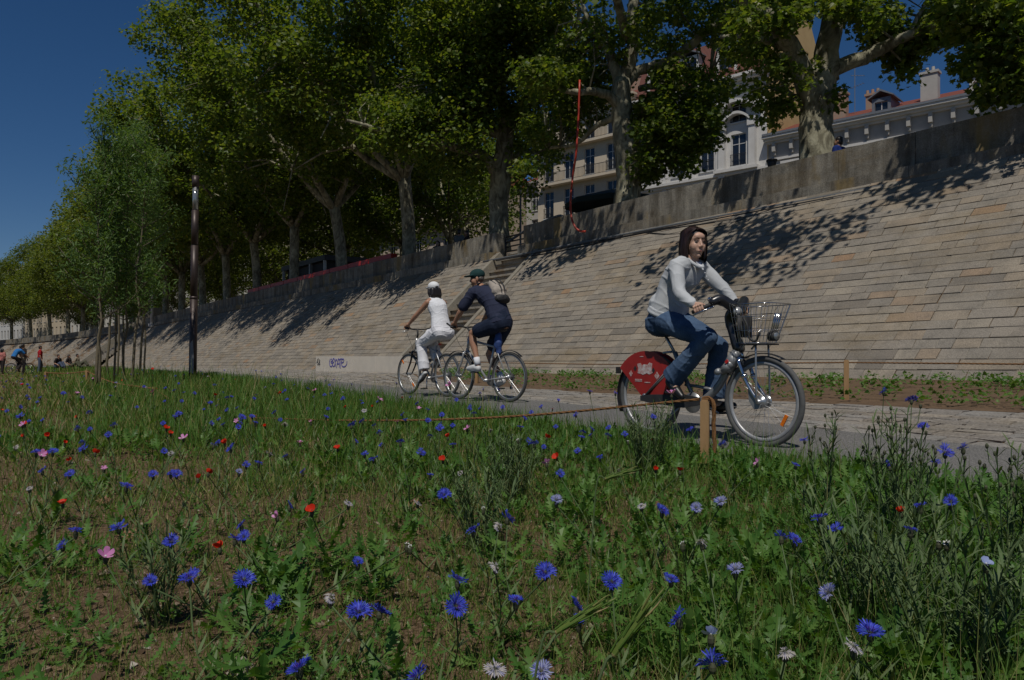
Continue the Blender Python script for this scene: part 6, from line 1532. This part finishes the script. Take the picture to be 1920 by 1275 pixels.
big = dict(blue=[(321, 1016, .25, 'left of the lower middle, upper of a cluster of three'), (355, 1083, .25, 'lower left one of a pair above lobed leaves'), (458, 1086, .25, 'lower right one of a pair above lobed leaves'), (237, 912, .27, 'alone over bare soil at mid left'), (223, 989, .25, 'small, between bare soil and dry grass at left'),
    (433, 841, .32, 'upright on thin stalk at centre left of meadow'), (673, 1147, .24, 'large with drooping skirt, beside a smaller bloom'), (711, 1147, .22, 'smaller, right of a large drooping bloom'), (833, 927, .28, 'seen from the side at meadow middle'), (789, 849, .30, 'near grass tufts left of the middle'), (700, 861, .30, 'compact, left of the middle in dark grass'),
    (888, 994, .26, 'ragged and half faded near the middle'), (951, 971, .27, 'beside a faded white bloom at the middle'), (1023, 1072, .25, 'round one facing the viewer right of middle'), (1147, 1090, .25, 'largest and widest bloom over bare soil'), (858, 1088, .24, 'next to a faded head at lower middle'), (855, 1136, .23, 'flat topped above dry grass at lower middle'),
    (561, 1253, .24, 'cut by the bottom edge, big and close'), (1241, 957, .28, 'tall stalk right of middle amid lush leaves'), (1274, 1160, .25, 'lower right beside pale flax'), (1336, 1244, .22, 'close to the bottom edge at right'), (1536, 971, .30, 'in dark tall leaves at right'), (1772, 847, .44, 'high and broad above the asphalt at right'), (1657, 735, .55, 'highest of all, flat against the planting bed'),
    (1709, 750, .54, 'second highest on straight stalk at the right'), (783, 1268, .22, 'barely in frame at the bottom middle'), (1632, 1185, .24, 'spiky star shape in shade at lower right'), (1001, 832, .31, 'on a stalk near the path edge tufts')],
    faded=[(1379, 1067, .28, 'large, half white half blue'), (929, 1060, .25, 'leaning sideways at the middle'), (620, 1118, .23, 'pale blue beside the drooping blue bloom'), (1317, 1016, .28, 'white, nodding over lush leaves'), (1351, 940, .31, 'greyish, high among lush leaves'), (1043, 937, .29, 'brownish white on tall stalk'), (1472, 1221, .24, 'bell shaped near the lower right'), (1553, 1110, .26, 'drooping in shade at right'), (653, 943, .2, 'papery and round over bare soil'), (928, 1253, .22, 'at the bottom edge, spiky'), (1015, 1258, .22, 'at the bottom edge, wide and shaggy')],
    pink=[(844, 723, .57, 'large, in front of the silver bicycle wheel'), (1259, 738, .56, "in front of the rider's shoe"), (78, 853, .30, 'starry, at far left edge'), (198, 1043, .24, 'low at left over dark leaves'), (712, 749, .42, 'left of the rope by the path'), (876, 804, .35, 'open faced below the rope'), (590, 732, .45, 'tall, near the path at the left')],
    red=[(403, 741, .42, 'deep red, tallest of the left meadow'), (287, 692, .56, 'before the rope fence at left'), (412, 1027, .22, 'double headed in the left foreground'), (585, 957, .25, 'orange red left of middle'), (633, 841, .28, 'cupped, near the lush band'), (840, 819, .30, 'dark red beside the grass tufts')],
    flax=[(1849, 1057, .32, 'pale blue at the right edge'), (1333, 1190, .25, 'pale blue at lower right')])
nick = dict(blue='blue cornflower', faded='faded cornflower', pink='pink five petalled flower', red='poppy', flax='flax flower')
for kind, L in big.items():
    for (px, py, hz, lab) in L:
        P = at_px(px, py, hz); FL.append((P[0], P[1])); flower(kind, P[0], P[1], P[2], nick[kind] + ' ' + lab if kind != 'red' else 'red poppy ' + lab, {'blue': 'cornflowers in the foreground', 'faded': 'faded cornflowers in the foreground', 'pink': 'pink flowers standing out', 'red': 'poppies standing out', 'flax': None}[kind], fr.uniform(.80, .95) * (.8 if kind in ('faded', 'red') else 1))
small = dict(blue=[(1258, 1087, .22), (1566, 991, .28), (1806, 840, .44), (967, 1125, .2), (1085, 1163, .2), (1080, 1137, .2), (1465, 1006, .27), (1490, 1012, .26), (1707, 993, .33), (453, 985, .24), (457, 1006, .23), (118, 1022, .22), (142, 995, .22), (80, 882, .25), (131, 889, .25), (543, 948, .24), (671, 1053, .2), (282, 1090, .18), (513, 1128, .18), (1050, 888, .28), (1725, 948, .36), (1783, 940, .36), (320, 887, .27), (287, 889, .27), (308, 846, .29), (535, 856, .28), (568, 884, .26), (440, 1010, .2), (760, 787, .34), (825, 795, .33), (880, 766, .37), (802, 768, .36), (782, 757, .38), (900, 738, .44), (712, 811, .32), (664, 792, .33), (1154, 737, .5), (1106, 734, .5), (480, 695, .5), (513, 720, .46)],
    faded=[(1305, 952, .29), (1203, 948, .29), (783, 943, .22), (935, 985, .24), (448, 884, .26), (506, 850, .28), (1601, 1212, .22), (55, 915, .22), (320, 848, .27)], pink=[(145, 737, .42), (175, 710, .5), (286, 734, .44), (583, 791, .33), (443, 789, .33), (520, 968, .22), (195, 878, .25)],
    red=[(390, 886, .24), (371, 897, .24), (312, 803, .3), (320, 812, .3), (118, 944, .2), (121, 830, .26), (1690, 960, .28), (1275, 882, .25), (47, 795, .3), (45, 818, .28), (178, 849, .26)], white=[(763, 1020, .2), (769, 1024, .2), (906, 952, .2), (1280, 1018, .27), (1775, 1018, .3), (1760, 1016, .3)])
SLAB = dict(blue='small blue cornflower among the meadow grass, one of many alike', faded='small faded whitish cornflower among the meadow grass', pink='small pink flower scattered in the left half of the meadow', red='small red poppy dotted among the meadow flowers', white='tiny white daisy low in the meadow')
SGR = dict(blue='cornflowers scattered over the meadow', faded='faded cornflowers scattered over the meadow', pink='pink flowers scattered over the meadow', red='poppies scattered over the meadow', white='white daisies in the meadow')
for kind, L in small.items():
    for (px, py, hz) in L:
        P = at_px(px, py, hz); flower(kind, P[0], P[1], P[2], SLAB[kind], SGR[kind], fr.uniform(.5, .78))
g = np.random.default_rng(77)
for kind, n in (('blue', 190), ('red', 26), ('faded', 18), ('pink', 10), ('white', 12)):
    c = 0
    while c < n:
        r = math.exp(g.uniform(math.log(3.), math.log(34))); a = AZ - math.radians(g.uniform(-37, 12 if r > 4 else 30)); X, Y = r * math.cos(a), r * math.sin(a)
        if Y > fN(X) - (.15 if X < -5 else .9): continue
        zz = float(zmead(A([X]), A([Y]))[0]) + g.uniform(.2, .4 if r < 8 else .46) * (.8 if kind == 'red' else 1)
        flower(kind, X, Y, zz, SLAB[kind], SGR[kind], g.uniform(.6, .9) * (1 if r < 12 else 1.2)); c += 1

# ---------------------------------------------------------------- tall single plants
def tall_plant(label, px, D, H_, n, spread, seed, buds=True, lean=0):
    g = np.random.default_rng(seed); b = pt(px, 668, D); X, Y = b[0], b[1]; z = float(zmead(A([X]), A([Y]))[0]); o = thing('cornflower_plant', label, 'plant', (X, Y, z), 0, 'tall bushy plants in the meadow')
    st = MB(); lf = MB(); bd = st
    def leaf(p, a, e, L, w):
        d = A([math.cos(a) * math.cos(e), math.sin(a) * math.cos(e), math.sin(e)]); s = A([-math.sin(a), math.cos(a), 0]) * w; u = A([0, 0, -.12 * L])
        lf.add([p - s * .5, p + s * .5, p + d * L * .45 + s, p + d * L * .45 - s, p + d * L * .8 + s * .6 + u, p + d * L * .8 - s * .6 + u, p + d * L + u * 1.6], [[0, 1, 2, 3], [3, 2, 4, 5], [5, 4, 6]])
    for k in range(n):
        a = g.uniform(0, 2 * PI); rr = g.random() ** .5 * spread; h = H_ * g.uniform(.62, 1.); P = spline([A([rr * .25 * math.cos(a), rr * .25 * math.sin(a), -.02]), A([rr * .6 * math.cos(a), rr * .6 * math.sin(a), h * .5]), A([rr * math.cos(a) + lean * h, rr * math.sin(a), h])], 4)
        st.tube(P, np.linspace(.0032, .0014, len(P)), 5)
        for j in range(1, len(P)):
            for m in range(3): leaf(P[j], g.uniform(0, 2 * PI), g.uniform(.5, 1.2), g.uniform(.05, .11) * (1.15 - .5 * j / len(P)), .0028)
        for m in range(3):
            j = len(P) - 2 - m; a2 = g.uniform(0, 2 * PI); q = P[j] + A([math.cos(a2) * .04, math.sin(a2) * .04, g.uniform(.05, .09)]); st.tube([P[j], (P[j] + q) / 2 + [math.cos(a2) * .012, math.sin(a2) * .012, -.006], q], .0013, 5); leaf((P[j] + q) / 2, a2, .9, .05, .0022)
            if buds: bd.ball(q, (.0052, .0052, .008), 8, mi=1)
    st.build('stems', [M['stalk'], M['bud']], o); lf.build('leaves', M['stalk'], o)
tall_plant('tall branching grey green plant standing before the asphalt at right', 1695, 2.55, .50, 16, .15, 1)
tall_plant('bushy green stalks beside the rope post, in front of the rear wheel', 1215, 4.2, .42, 26, .17, 2, False)
tall_plant('dark leafy stalk clump at the right edge below the asphalt', 1890, 2.2, .44, 12, .14, 3)
tall_plant('thin leaning stalk with buds left of the tall branching plant', 1545, 3.0, .44, 4, .10, 4)
tall_plant('dense narrow leaved clump in the lower right shade', 1640, 1.9, .36, 22, .26, 5, False)
tall_plant('upright grass like clump right of centre near the path', 960, 3.6, .36, 22, .2, 6, False)
tall_plant('stalk clump at the right edge of the lower meadow', 1800, 1.55, .34, 18, .2, 7, False)
tall_plant('grey green stalks crossing the middle of the meadow', 905, 2.7, .32, 14, .15, 8, False)
tall_plant('narrow stalks under the large blue bloom left of centre', 300, 1.9, .26, 6, .09, 9, False)
def barley(label, px, py, d, ang):
    P = pt(px, py, d); z = float(zmead(A([P[0]]), A([P[1]]))[0]); o = thing('wild_barley', label, 'grass ear', (P[0], P[1], z), 0, 'grass ears close to the viewer'); h = P[2] - z; s = MB()
    dx = RT * math.cos(ang) + UP * math.sin(ang); q = UP * h; S = spline([RT * -.08 + [0, 0, -.02], RT * -.06 + UP * h * .6, q - dx * .05, q - dx * .03], 4); s.tube(S, .0016, 6); s.build('stem', M['stalk'], o)
    e = MB(); e.cap_tube([q - dx * .03, q, q + dx * .03], [.003, .0042, .0026], 8)
    for k in range(16): t = -.03 + .004 * k; b = 2.4 * k; n_ = np.cross(dx, FW) * math.cos(b) + FW * math.sin(b); e.tube([q + dx * t + n_ * .004, q + dx * (t + .016) + n_ * .006, q + dx * (t + .024) + n_ * .006], [.0012, .0009, .0003], 4)
    e.build('ear', M['grass'], o)
barley('green grass ear nearest the viewer at the lower right of centre', 1185, 1180, .75, .95); barley('leaning green grass ear left of the nearest one', 1085, 1160, .9, .55)
barley('bent grass ear arching over lush leaves at the right of centre', 1160, 890, 1.7, .3)
M['deadleaf'] = mat('dead_leaf', (.24, .13, .07), .8, col2=(.17, .09, .05), scale=40)
for (px, py, hz, s, lab) in ((983, 1155, .03, .05, 'tan dead leaf lying on soil below the round cornflower'), (775, 948, .03, .05, 'curled brown dead leaf beside a faded white bloom'), (250, 1010, .02, .06, 'brown dead leaf on bare soil at the left'), (200, 943, .02, .05, 'pale dead leaf on the soil at far left')):
    P = at_px(px, py, hz); b = MB(); V = [(A(v) * A([1.5, 1.2, 3.]) * s) for v in LEAF_V]; b.add(V, LEAF_F); o = b.build('dead_leaf', M['deadleaf']); o.location = tuple(P); o.rotation_euler = (.35, -.3, px * .01); tag(o, lab, 'leaf', 'dead leaves on the soil', 'thing')
# ================================================================ posts, ropes, poles, cables
M['post'] = mat('cut_timber', (.36, .22, .10), .8, col2=(.27, .155, .065), scale=9, bmp=.4, bscale=60, stretch=(1, 1, .15))
M['rope'] = mat('coir_rope', (.22, .105, .034), .9, col2=(.15, .068, .022), scale=60, bmp=.6, bscale=160)
M['lampmetal'] = mat('brown_black_metal', (.040, .028, .026), .45, .3, col2=(.06, .042, .036), scale=4); M['stain'] = mat('pale_smear', (.25, .25, .25), .6)
M['hose'] = mat('orange_red_hose', (.42, .035, .014), .45, col2=(.33, .028, .012), scale=6); M['cable'] = mat('black_cable', (.014, .014, .015), .55); M['pipe'] = mat('grey_pipe', (.16, .165, .17), .5, .2)
def post(label, X, Y, h, w=.06, coil=False, rz=.6):
    z = float(zmead(A([X]), A([Y]))[0] if Y < fN(X) else zg(X, Y)); o = thing('fence_post', label, 'post', (X, Y, z), rz, 'timber posts of the rope fences')
    b = MB(); b.bx(-w / 2, w / 2, -w / 2, w / 2, -.2, h); b.bx(-w / 2 + .006, w / 2 - .006, -w / 2 + .006, w / 2 - .006, h + .0005, h + .012); b.build('shaft', M['post'], o)
    return A([X, Y, z + h])
def twist(mb, P, r):
    P = np.asarray(P); T, a, b = frames(P); L = np.concatenate([[0], np.cumsum(np.linalg.norm(np.diff(P, axis=0), axis=1))])
    for k in range(3):
        ph = L / (r * 3.2) + k * 2 * PI / 3; mb.tube(P + (a * np.cos(ph)[:, None] + b * np.sin(ph)[:, None]) * r * .55, r * .62, 6)
def dense(P, step):
    P = spline(P, 24); out = [P[0]]
    for q in P[1:]:
        n = max(1, int(np.linalg.norm(q - out[-1]) / step)); out += [out[-1] + (q - out[-1]) * (k + 1) / n for k in range(n)]
    return A(out)
def rope(label, pts, r=.008, tw=True):
    b = MB(); P = dense([A(p, float) for p in pts], .012 if tw else .2); (twist(b, P, r) if tw else b.tube(P, r, 6)); o = b.build('rope', M['rope'], None, True, origin=A(pts[0])); return tag(o, label, 'rope', 'ropes strung between the posts', 'thing')
a0 = pty(1318, 880, 3.66); P1 = post('nearest timber post, wound with rope, in front of the red bicycle', -3.17, 3.70, .42, .052)
P2 = post('timber post hidden in the grass at the far end of the near rope', -7.5, 2.25, .16)
P3 = post('timber post right of the saplings at left', -13.7, 2.5, .26); P4 = post('timber post left of the saplings, rope sloping down from it', -26, 2.9, .42, .09); P5 = post('farthest left timber post in the meadow', -29.5, 2.1, .38, .09)
up = A([0, 0, .02]); rope('long coir rope sagging across the meadow to the nearest post', [P2 - up, P2 * .66 + P1 * .34 - [0, 0, .07], P2 * .33 + P1 * .67 - [0, 0, .065], P1 + [-.03, -.02, .012]])
dx_ = A([.036, .02, 0]); rope('rope end hanging down the right side of the nearest post', [P1 + [-.02, 0, .016], P1 + [.025, .014, .02], P1 + dx_ + [.012, .006, -.03], P1 + dx_ + [.010, .006, -.15], P1 + dx_ + [.018, .006, -.28], P1 + dx_ + [.01, .006, -.37]], .012)
rope('rope between two hidden posts right of the saplings', [P3 - up, (P2 + P3) / 2 - [0, 0, .16], P2 - up]); rope('rope sloping past the saplings from the left timber post', [P4 - up, (P3 + P4) / 2 - [0, 0, .12], P3 - up], .014); rope('short rope between the two leftmost posts', [P5 - up, (P5 + P4) / 2 - [0, 0, .06], P4 - up], .016)
q = [post('timber post in the planting bed right of the red bicycle', -5.05, 8.35, .46, .055), post('small timber post in the planting bed behind the front wheel, left', -13.4, 8.6, .46, .055), post('timber post at the right end of the planting bed', 3.5, 8.2, .46, .055)]
rope('thin rope along the planting bed left of its right post', [q[1] - up, (q[0] + q[1]) / 2 - [0, 0, .05], q[0] - up], .008); rope('thin rope leaving the planting bed post to the right', [q[0] - up, (q[0] + q[2]) / 2 - [0, 0, .05], q[2] - up], .008)
e = A([-20.5, 10.6, float(zg(-20.5, 10.6)) + .35]); rope('thin rope at the left end of the planting bed', [e, (e + q[1]) / 2 - [0, 0, .06], q[1] - up], .008)

# lamp post and white pole
P = pt(361, 668, 24.); z = float(zmead(A([P[0]]), A([P[1]]))[0]) if P[1] < fN(P[0]) else float(zg(P[0], P[1]))
o = thing('lamp_post', 'tall dark brown cylindrical lamp post with a pale smeared base', 'lamp post', (P[0], P[1], z))
top = .7 + (668 - 330) / 1440 * 24 - z; b = MB(); ln = A([.012, .017, 1.]); tp = lambda h: tuple(A([.1, .1, 0]) * h * .12 / 1. * A([.578, .816, 0]) * 1.3 + [0, 0, h])
b.tube([tp(-.3), tp(2.6)], .118, 18); b.build('lower_shaft', M['lampmetal'], o, True); b = MB(); b.tube([tp(2.6), tp(4.25)], .110, 18); b.tube([tp(2.58), tp(2.66)], .124, 18); b.build('upper_shaft', M['lampmetal'], o, True)
b = MB(); b.tube([tp(4.25), tp(4.29)], .09, 18); b.tube([tp(4.29), tp(5.35)], .104, 18); b.build('lamp_head', M['lampmetal'], o, True)
b = MB(); b.tube([tp(5.35), tp(top - .35)], .086, 16); l = b.build('lens', M['lamp'], o, True); b = MB(); b.tube([tp(top - .35), tp(top)], .106, 18); b.build('cap', M['lampmetal'], o, True)
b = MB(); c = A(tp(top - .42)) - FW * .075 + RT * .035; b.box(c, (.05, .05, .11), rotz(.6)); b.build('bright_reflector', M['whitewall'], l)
b = MB(); c = A(tp(1.0)) - FW * .119; b.prism([(-.05, -.7), (.06, -.75), (.075, -.2), (.04, .3), (-.03, .2), (-.065, -.3)], c, RT, UP, .018); b.build('pale_smear', M['stain'], o)
P = pt(284, 600, 80.); o = thing('flag_pole', 'slim white pole standing at the far parapet', 'pole', (P[0], P[1], 3.9)); b = MB(); b.tube([(0, 0, -.3), (.25, .3, 8.6)], [.16, .11], 10); b.build('pole', M['whitewall'], o, True); b = MB(); b.disc((0, 0, .05), (0, 0, 1), .3, .3, 12); b.build('base', M['whitewall'], o)
# barrier railing at the head of the stairs
o = thing('railing', 'black horizontal bar railing closing the gap at the head of the stairs', 'railing', (-22.8, 16.6, 4.5)); b = MB()
for x in (-23.7, -22.0): b.tube([(x, 16.5, 4.3), (x, 16.5, 5.25)], .035, 8)
for z in (4.62, 4.80, 4.98, 5.18): b.tube([(-23.7, 16.5, z), (-22.0, 16.5, z)], .028, 8)
setp(b.build('bars', M['iron'], None, True), o)
o = thing('handrail', 'dark bent pipe handrail rising above the parapet end right of the stairs', 'handrail', (-21, 17, 4.5)); b = MB(); b.tube(spline([(-25.2, 17.3, 5.05), (-23.4, 17.2, 5.45), (-21.6, 17.0, 5.62), (-20.9, 16.95, 5.6), (-20.85, 16.95, 5.3)], 4), .05, 8); setp(b.build('rail', M['pipe'], None, True), o)
# hose hanging from the plane tree
H = [(1087, 150, 23.6), (1084, 230, 23.6), (1080, 290, 23.5), (1074, 330, 23.8), (1070, 375, 23.3), (1071, 405, 23), (1078, 425, 22.8), (1088, 433, 22.7), (1098, 434, 22.6)]
b = MB(); b.tube(spline([pt(*h_) for h_ in H], 4), .032, 10); tag(b.build('hose', M['hose'], None, True, origin=pt(1071, 405, 23)), 'long orange red hose hanging from the tree over the parapet', 'hose', kind='thing')
# cables and pipe under the ledge
def along(x, dz, dy=0.): return A([x, 15.70 - dy, float(zt(x)) + dz])
b = MB(); b.tube([along(x, -.34) for x in np.linspace(12, -24, 40)], .04, 8); po = b.build('conduit_pipe', M['pipe'], None, True, origin=along(-8, -.34)); tag(po, 'grey conduit pipe running under the parapet ledge at right', 'pipe', kind='thing')
for k, (lab, f_) in enumerate((('black cable looping below the pipe under the ledge at far right', lambda x: -.40 - .22 * max(0, math.sin((x + 9.2) * .50)) if x > -9.2 else -.40), ('black cable sagging in a shallow loop at mid wall', lambda x: -.42 - .30 * max(0, math.sin((x + 15.5) * .75)) if -15.5 < x < -11.3 else -.41 + .0 * x), ('thin black cable following the wall below the ledge', lambda x: -.47 - .05 * math.sin(x * .9)))):
    b = MB(); xs_ = np.linspace(11, -23 if k else -16, 120); b.tube([A([x, 15.70 - max(0, (-f_(x) - .36)) * .95 - .05, float(zt(x)) + f_(x)]) for x in xs_], .017, 6); tag(b.build('cable', M['cable'], None, True, origin=along(-9, -.4)), lab, 'cable', 'black cables along the wall', 'thing')
# red and white barrier row, kiosk, parasol, street lamp and a plant pot on the quay
M['planter'] = mat('grey_planter', (.30, .32, .31), .7, col2=(.22, .235, .23), scale=2); M['redband'] = mat('red_band', (.55, .03, .02), .5, col2=(.45, .025, .018), scale=3); M['parasolc'] = mat('dark_green_canvas', (.012, .028, .024), .8)
x = -33.9
for k in range(9):
    xa, xb = x - 2.6, x - .08; o = thing('barrier', 'grey street barrier panel with a red upper band, in a row along the parapet', 'barrier', ((xa + xb) / 2, 17.0, float(zt(x)) - .12), 0, 'red banded barriers along the quay'); b = MB(); b.bx(xa, xb, 16.85, 17.15, float(zt(x)) - .1, float(zt(x)) + .98); setp(b.build('panel', M['planter']), o); b = MB(); b.bx(xa - .01, xb + .01, 16.83, 17.17, float(zt(x)) + .985, float(zt(x)) + 1.22); setp(b.build('red_band', M['redband']), o); x -= 2.62
o = thing('kiosk', 'black roofed kiosk behind the barriers between two plane trees', 'kiosk', (-52, 20, 4.3)); b = MB(); b.bx(-56.5, -48, 19, 22, 7.0, 7.35); setp(b.build('roof', M['iron']), o); b = MB(); b.bx(-56, -48.5, 19.3, 21.8, 4.2, 7.0); setp(b.build('body', M['matt']), o)
for xx in (-56.2, -53.5, -50.8, -48.2): b = MB(); b.bx(xx - .08, xx + .08, 19.02, 19.18, 4.2, 7.0); setp(b.build('column', M['frame']), o)
P = pt(1150, 372, 30.); o = thing('parasol', 'dark green parasol canopy behind the parapet beside the plane trunk', 'parasol', (P[0], P[1], 4.5)); b = MB(); b.tube([(0, 0, 0), (0, 0, 2.7)], .04, 8); b.build('pole', M['iron'], o)
b = MB(); v = [(0, 0, 2.75)] + [(1.9 * math.cos(a_), 1.9 * math.sin(a_), 2.2) for a_ in np.linspace(0, 2 * PI, 9)[:-1]] + [(1.9 * math.cos(a_), 1.9 * math.sin(a_), 2.0) for a_ in np.linspace(0, 2 * PI, 9)[:-1]]; b.add(v, [[0, 1 + k, 1 + (k + 1) % 8] for k in range(8)] + [[1 + k, 9 + k, 9 + (k + 1) % 8, 1 + (k + 1) % 8] for k in range(8)]); b.build('canopy', M['parasolc'], o)
P = pt(976, 400, 40.); o = thing('street_lamp', 'grey curved arm street lamp in front of the cream house', 'street lamp', (P[0], P[1], 4.4)); b = MB(); b.tube(spline([(0, 0, 0), (0, 0, 5.6), (.05, .05, 6.4), (.5, .25, 6.95), (1.6, .7, 7.1)], 5), .055, 8); b.build('pole', M['pipe'], o, True); b = MB(); b.ball((1.75, .78, 7.08), (.32, .14, .09), 10); b.build('lamp_head', M['pipe'], o, True)
P = pty(1447, 289, 16.35); o = thing('plant_pot', 'small dark pot standing on the parapet below the white house', 'pot', (P[0], P[1], float(zt(P[0])) + .74)); b = MB(); b.tube([(0, 0, .0), (0, 0, .2)], [.075, .12], 12); b.tube([(0, 0, .2), (0, 0, .24)], .135, 12); b.build('pot', M['matt'], o, True)
# ================================================================ light and camera
w = bpy.data.worlds.new('World'); SC.world = w; w.use_nodes = True
nt = w.node_tree
sky = nt.nodes.new('ShaderNodeTexSky'); sky.sky_type = 'NISHITA'; sky.sun_disc = False
LD = Vector((-.42, .40, -1.)).normalized()
sky.sun_elevation = math.asin(-LD.z); sky.sun_rotation = math.atan2(-LD.x, -LD.y)
sky.altitude = 600; sky.air_density = .9; sky.dust_density = .1; sky.ozone_density = 5.0
bg = nt.nodes['Background']; bg.inputs['Strength'].default_value = SKYS
hs = nt.nodes.new('ShaderNodeHueSaturation'); hs.inputs['Saturation'].default_value = 1.22; hs.inputs['Value'].default_value = 1.12
nt.links.new(sky.outputs[0], hs.inputs['Color']); nt.links.new(mixc(nt, 1., hs.outputs[0], (1.03, .985, 1.03), 'MULTIPLY'), bg.inputs['Color'])
sl = bpy.data.lights.new('sun', 'SUN'); sl.energy = SUNE; sl.angle = math.radians(.53); sl.color = (1, .95, .86)
so = bpy.data.objects.new('sun', sl); COL.objects.link(so); so.rotation_euler = LD.to_track_quat('-Z', 'Y').to_euler(); so.location = (10, -10, 30)
cam = bpy.data.cameras.new('camera'); co = bpy.data.objects.new('camera', cam); COL.objects.link(co)
cam.sensor_width = 36; cam.lens = 36 * 1440 / 1920; cam.shift_y = 30.5 / 1920
cam.clip_start = .05; cam.clip_end = 6000
f = Vector(FW).normalized()
co.location = EYE; co.rotation_euler = f.to_track_quat('-Z', 'Y').to_euler()
SC.camera = co
vs = SC.view_settings; vs.view_transform = 'Standard'; vs.look = 'None'; vs.exposure = EXPO; vs.gamma = 1; vs.use_curve_mapping = False
SC.cycles.max_bounces = 6; SC.cycles.diffuse_bounces = 2; SC.cycles.glossy_bounces = 2; SC.cycles.transmission_bounces = 3; SC.cycles.transparent_max_bounces = 6
SC.cycles.caustics_reflective = False; SC.cycles.caustics_refractive = False
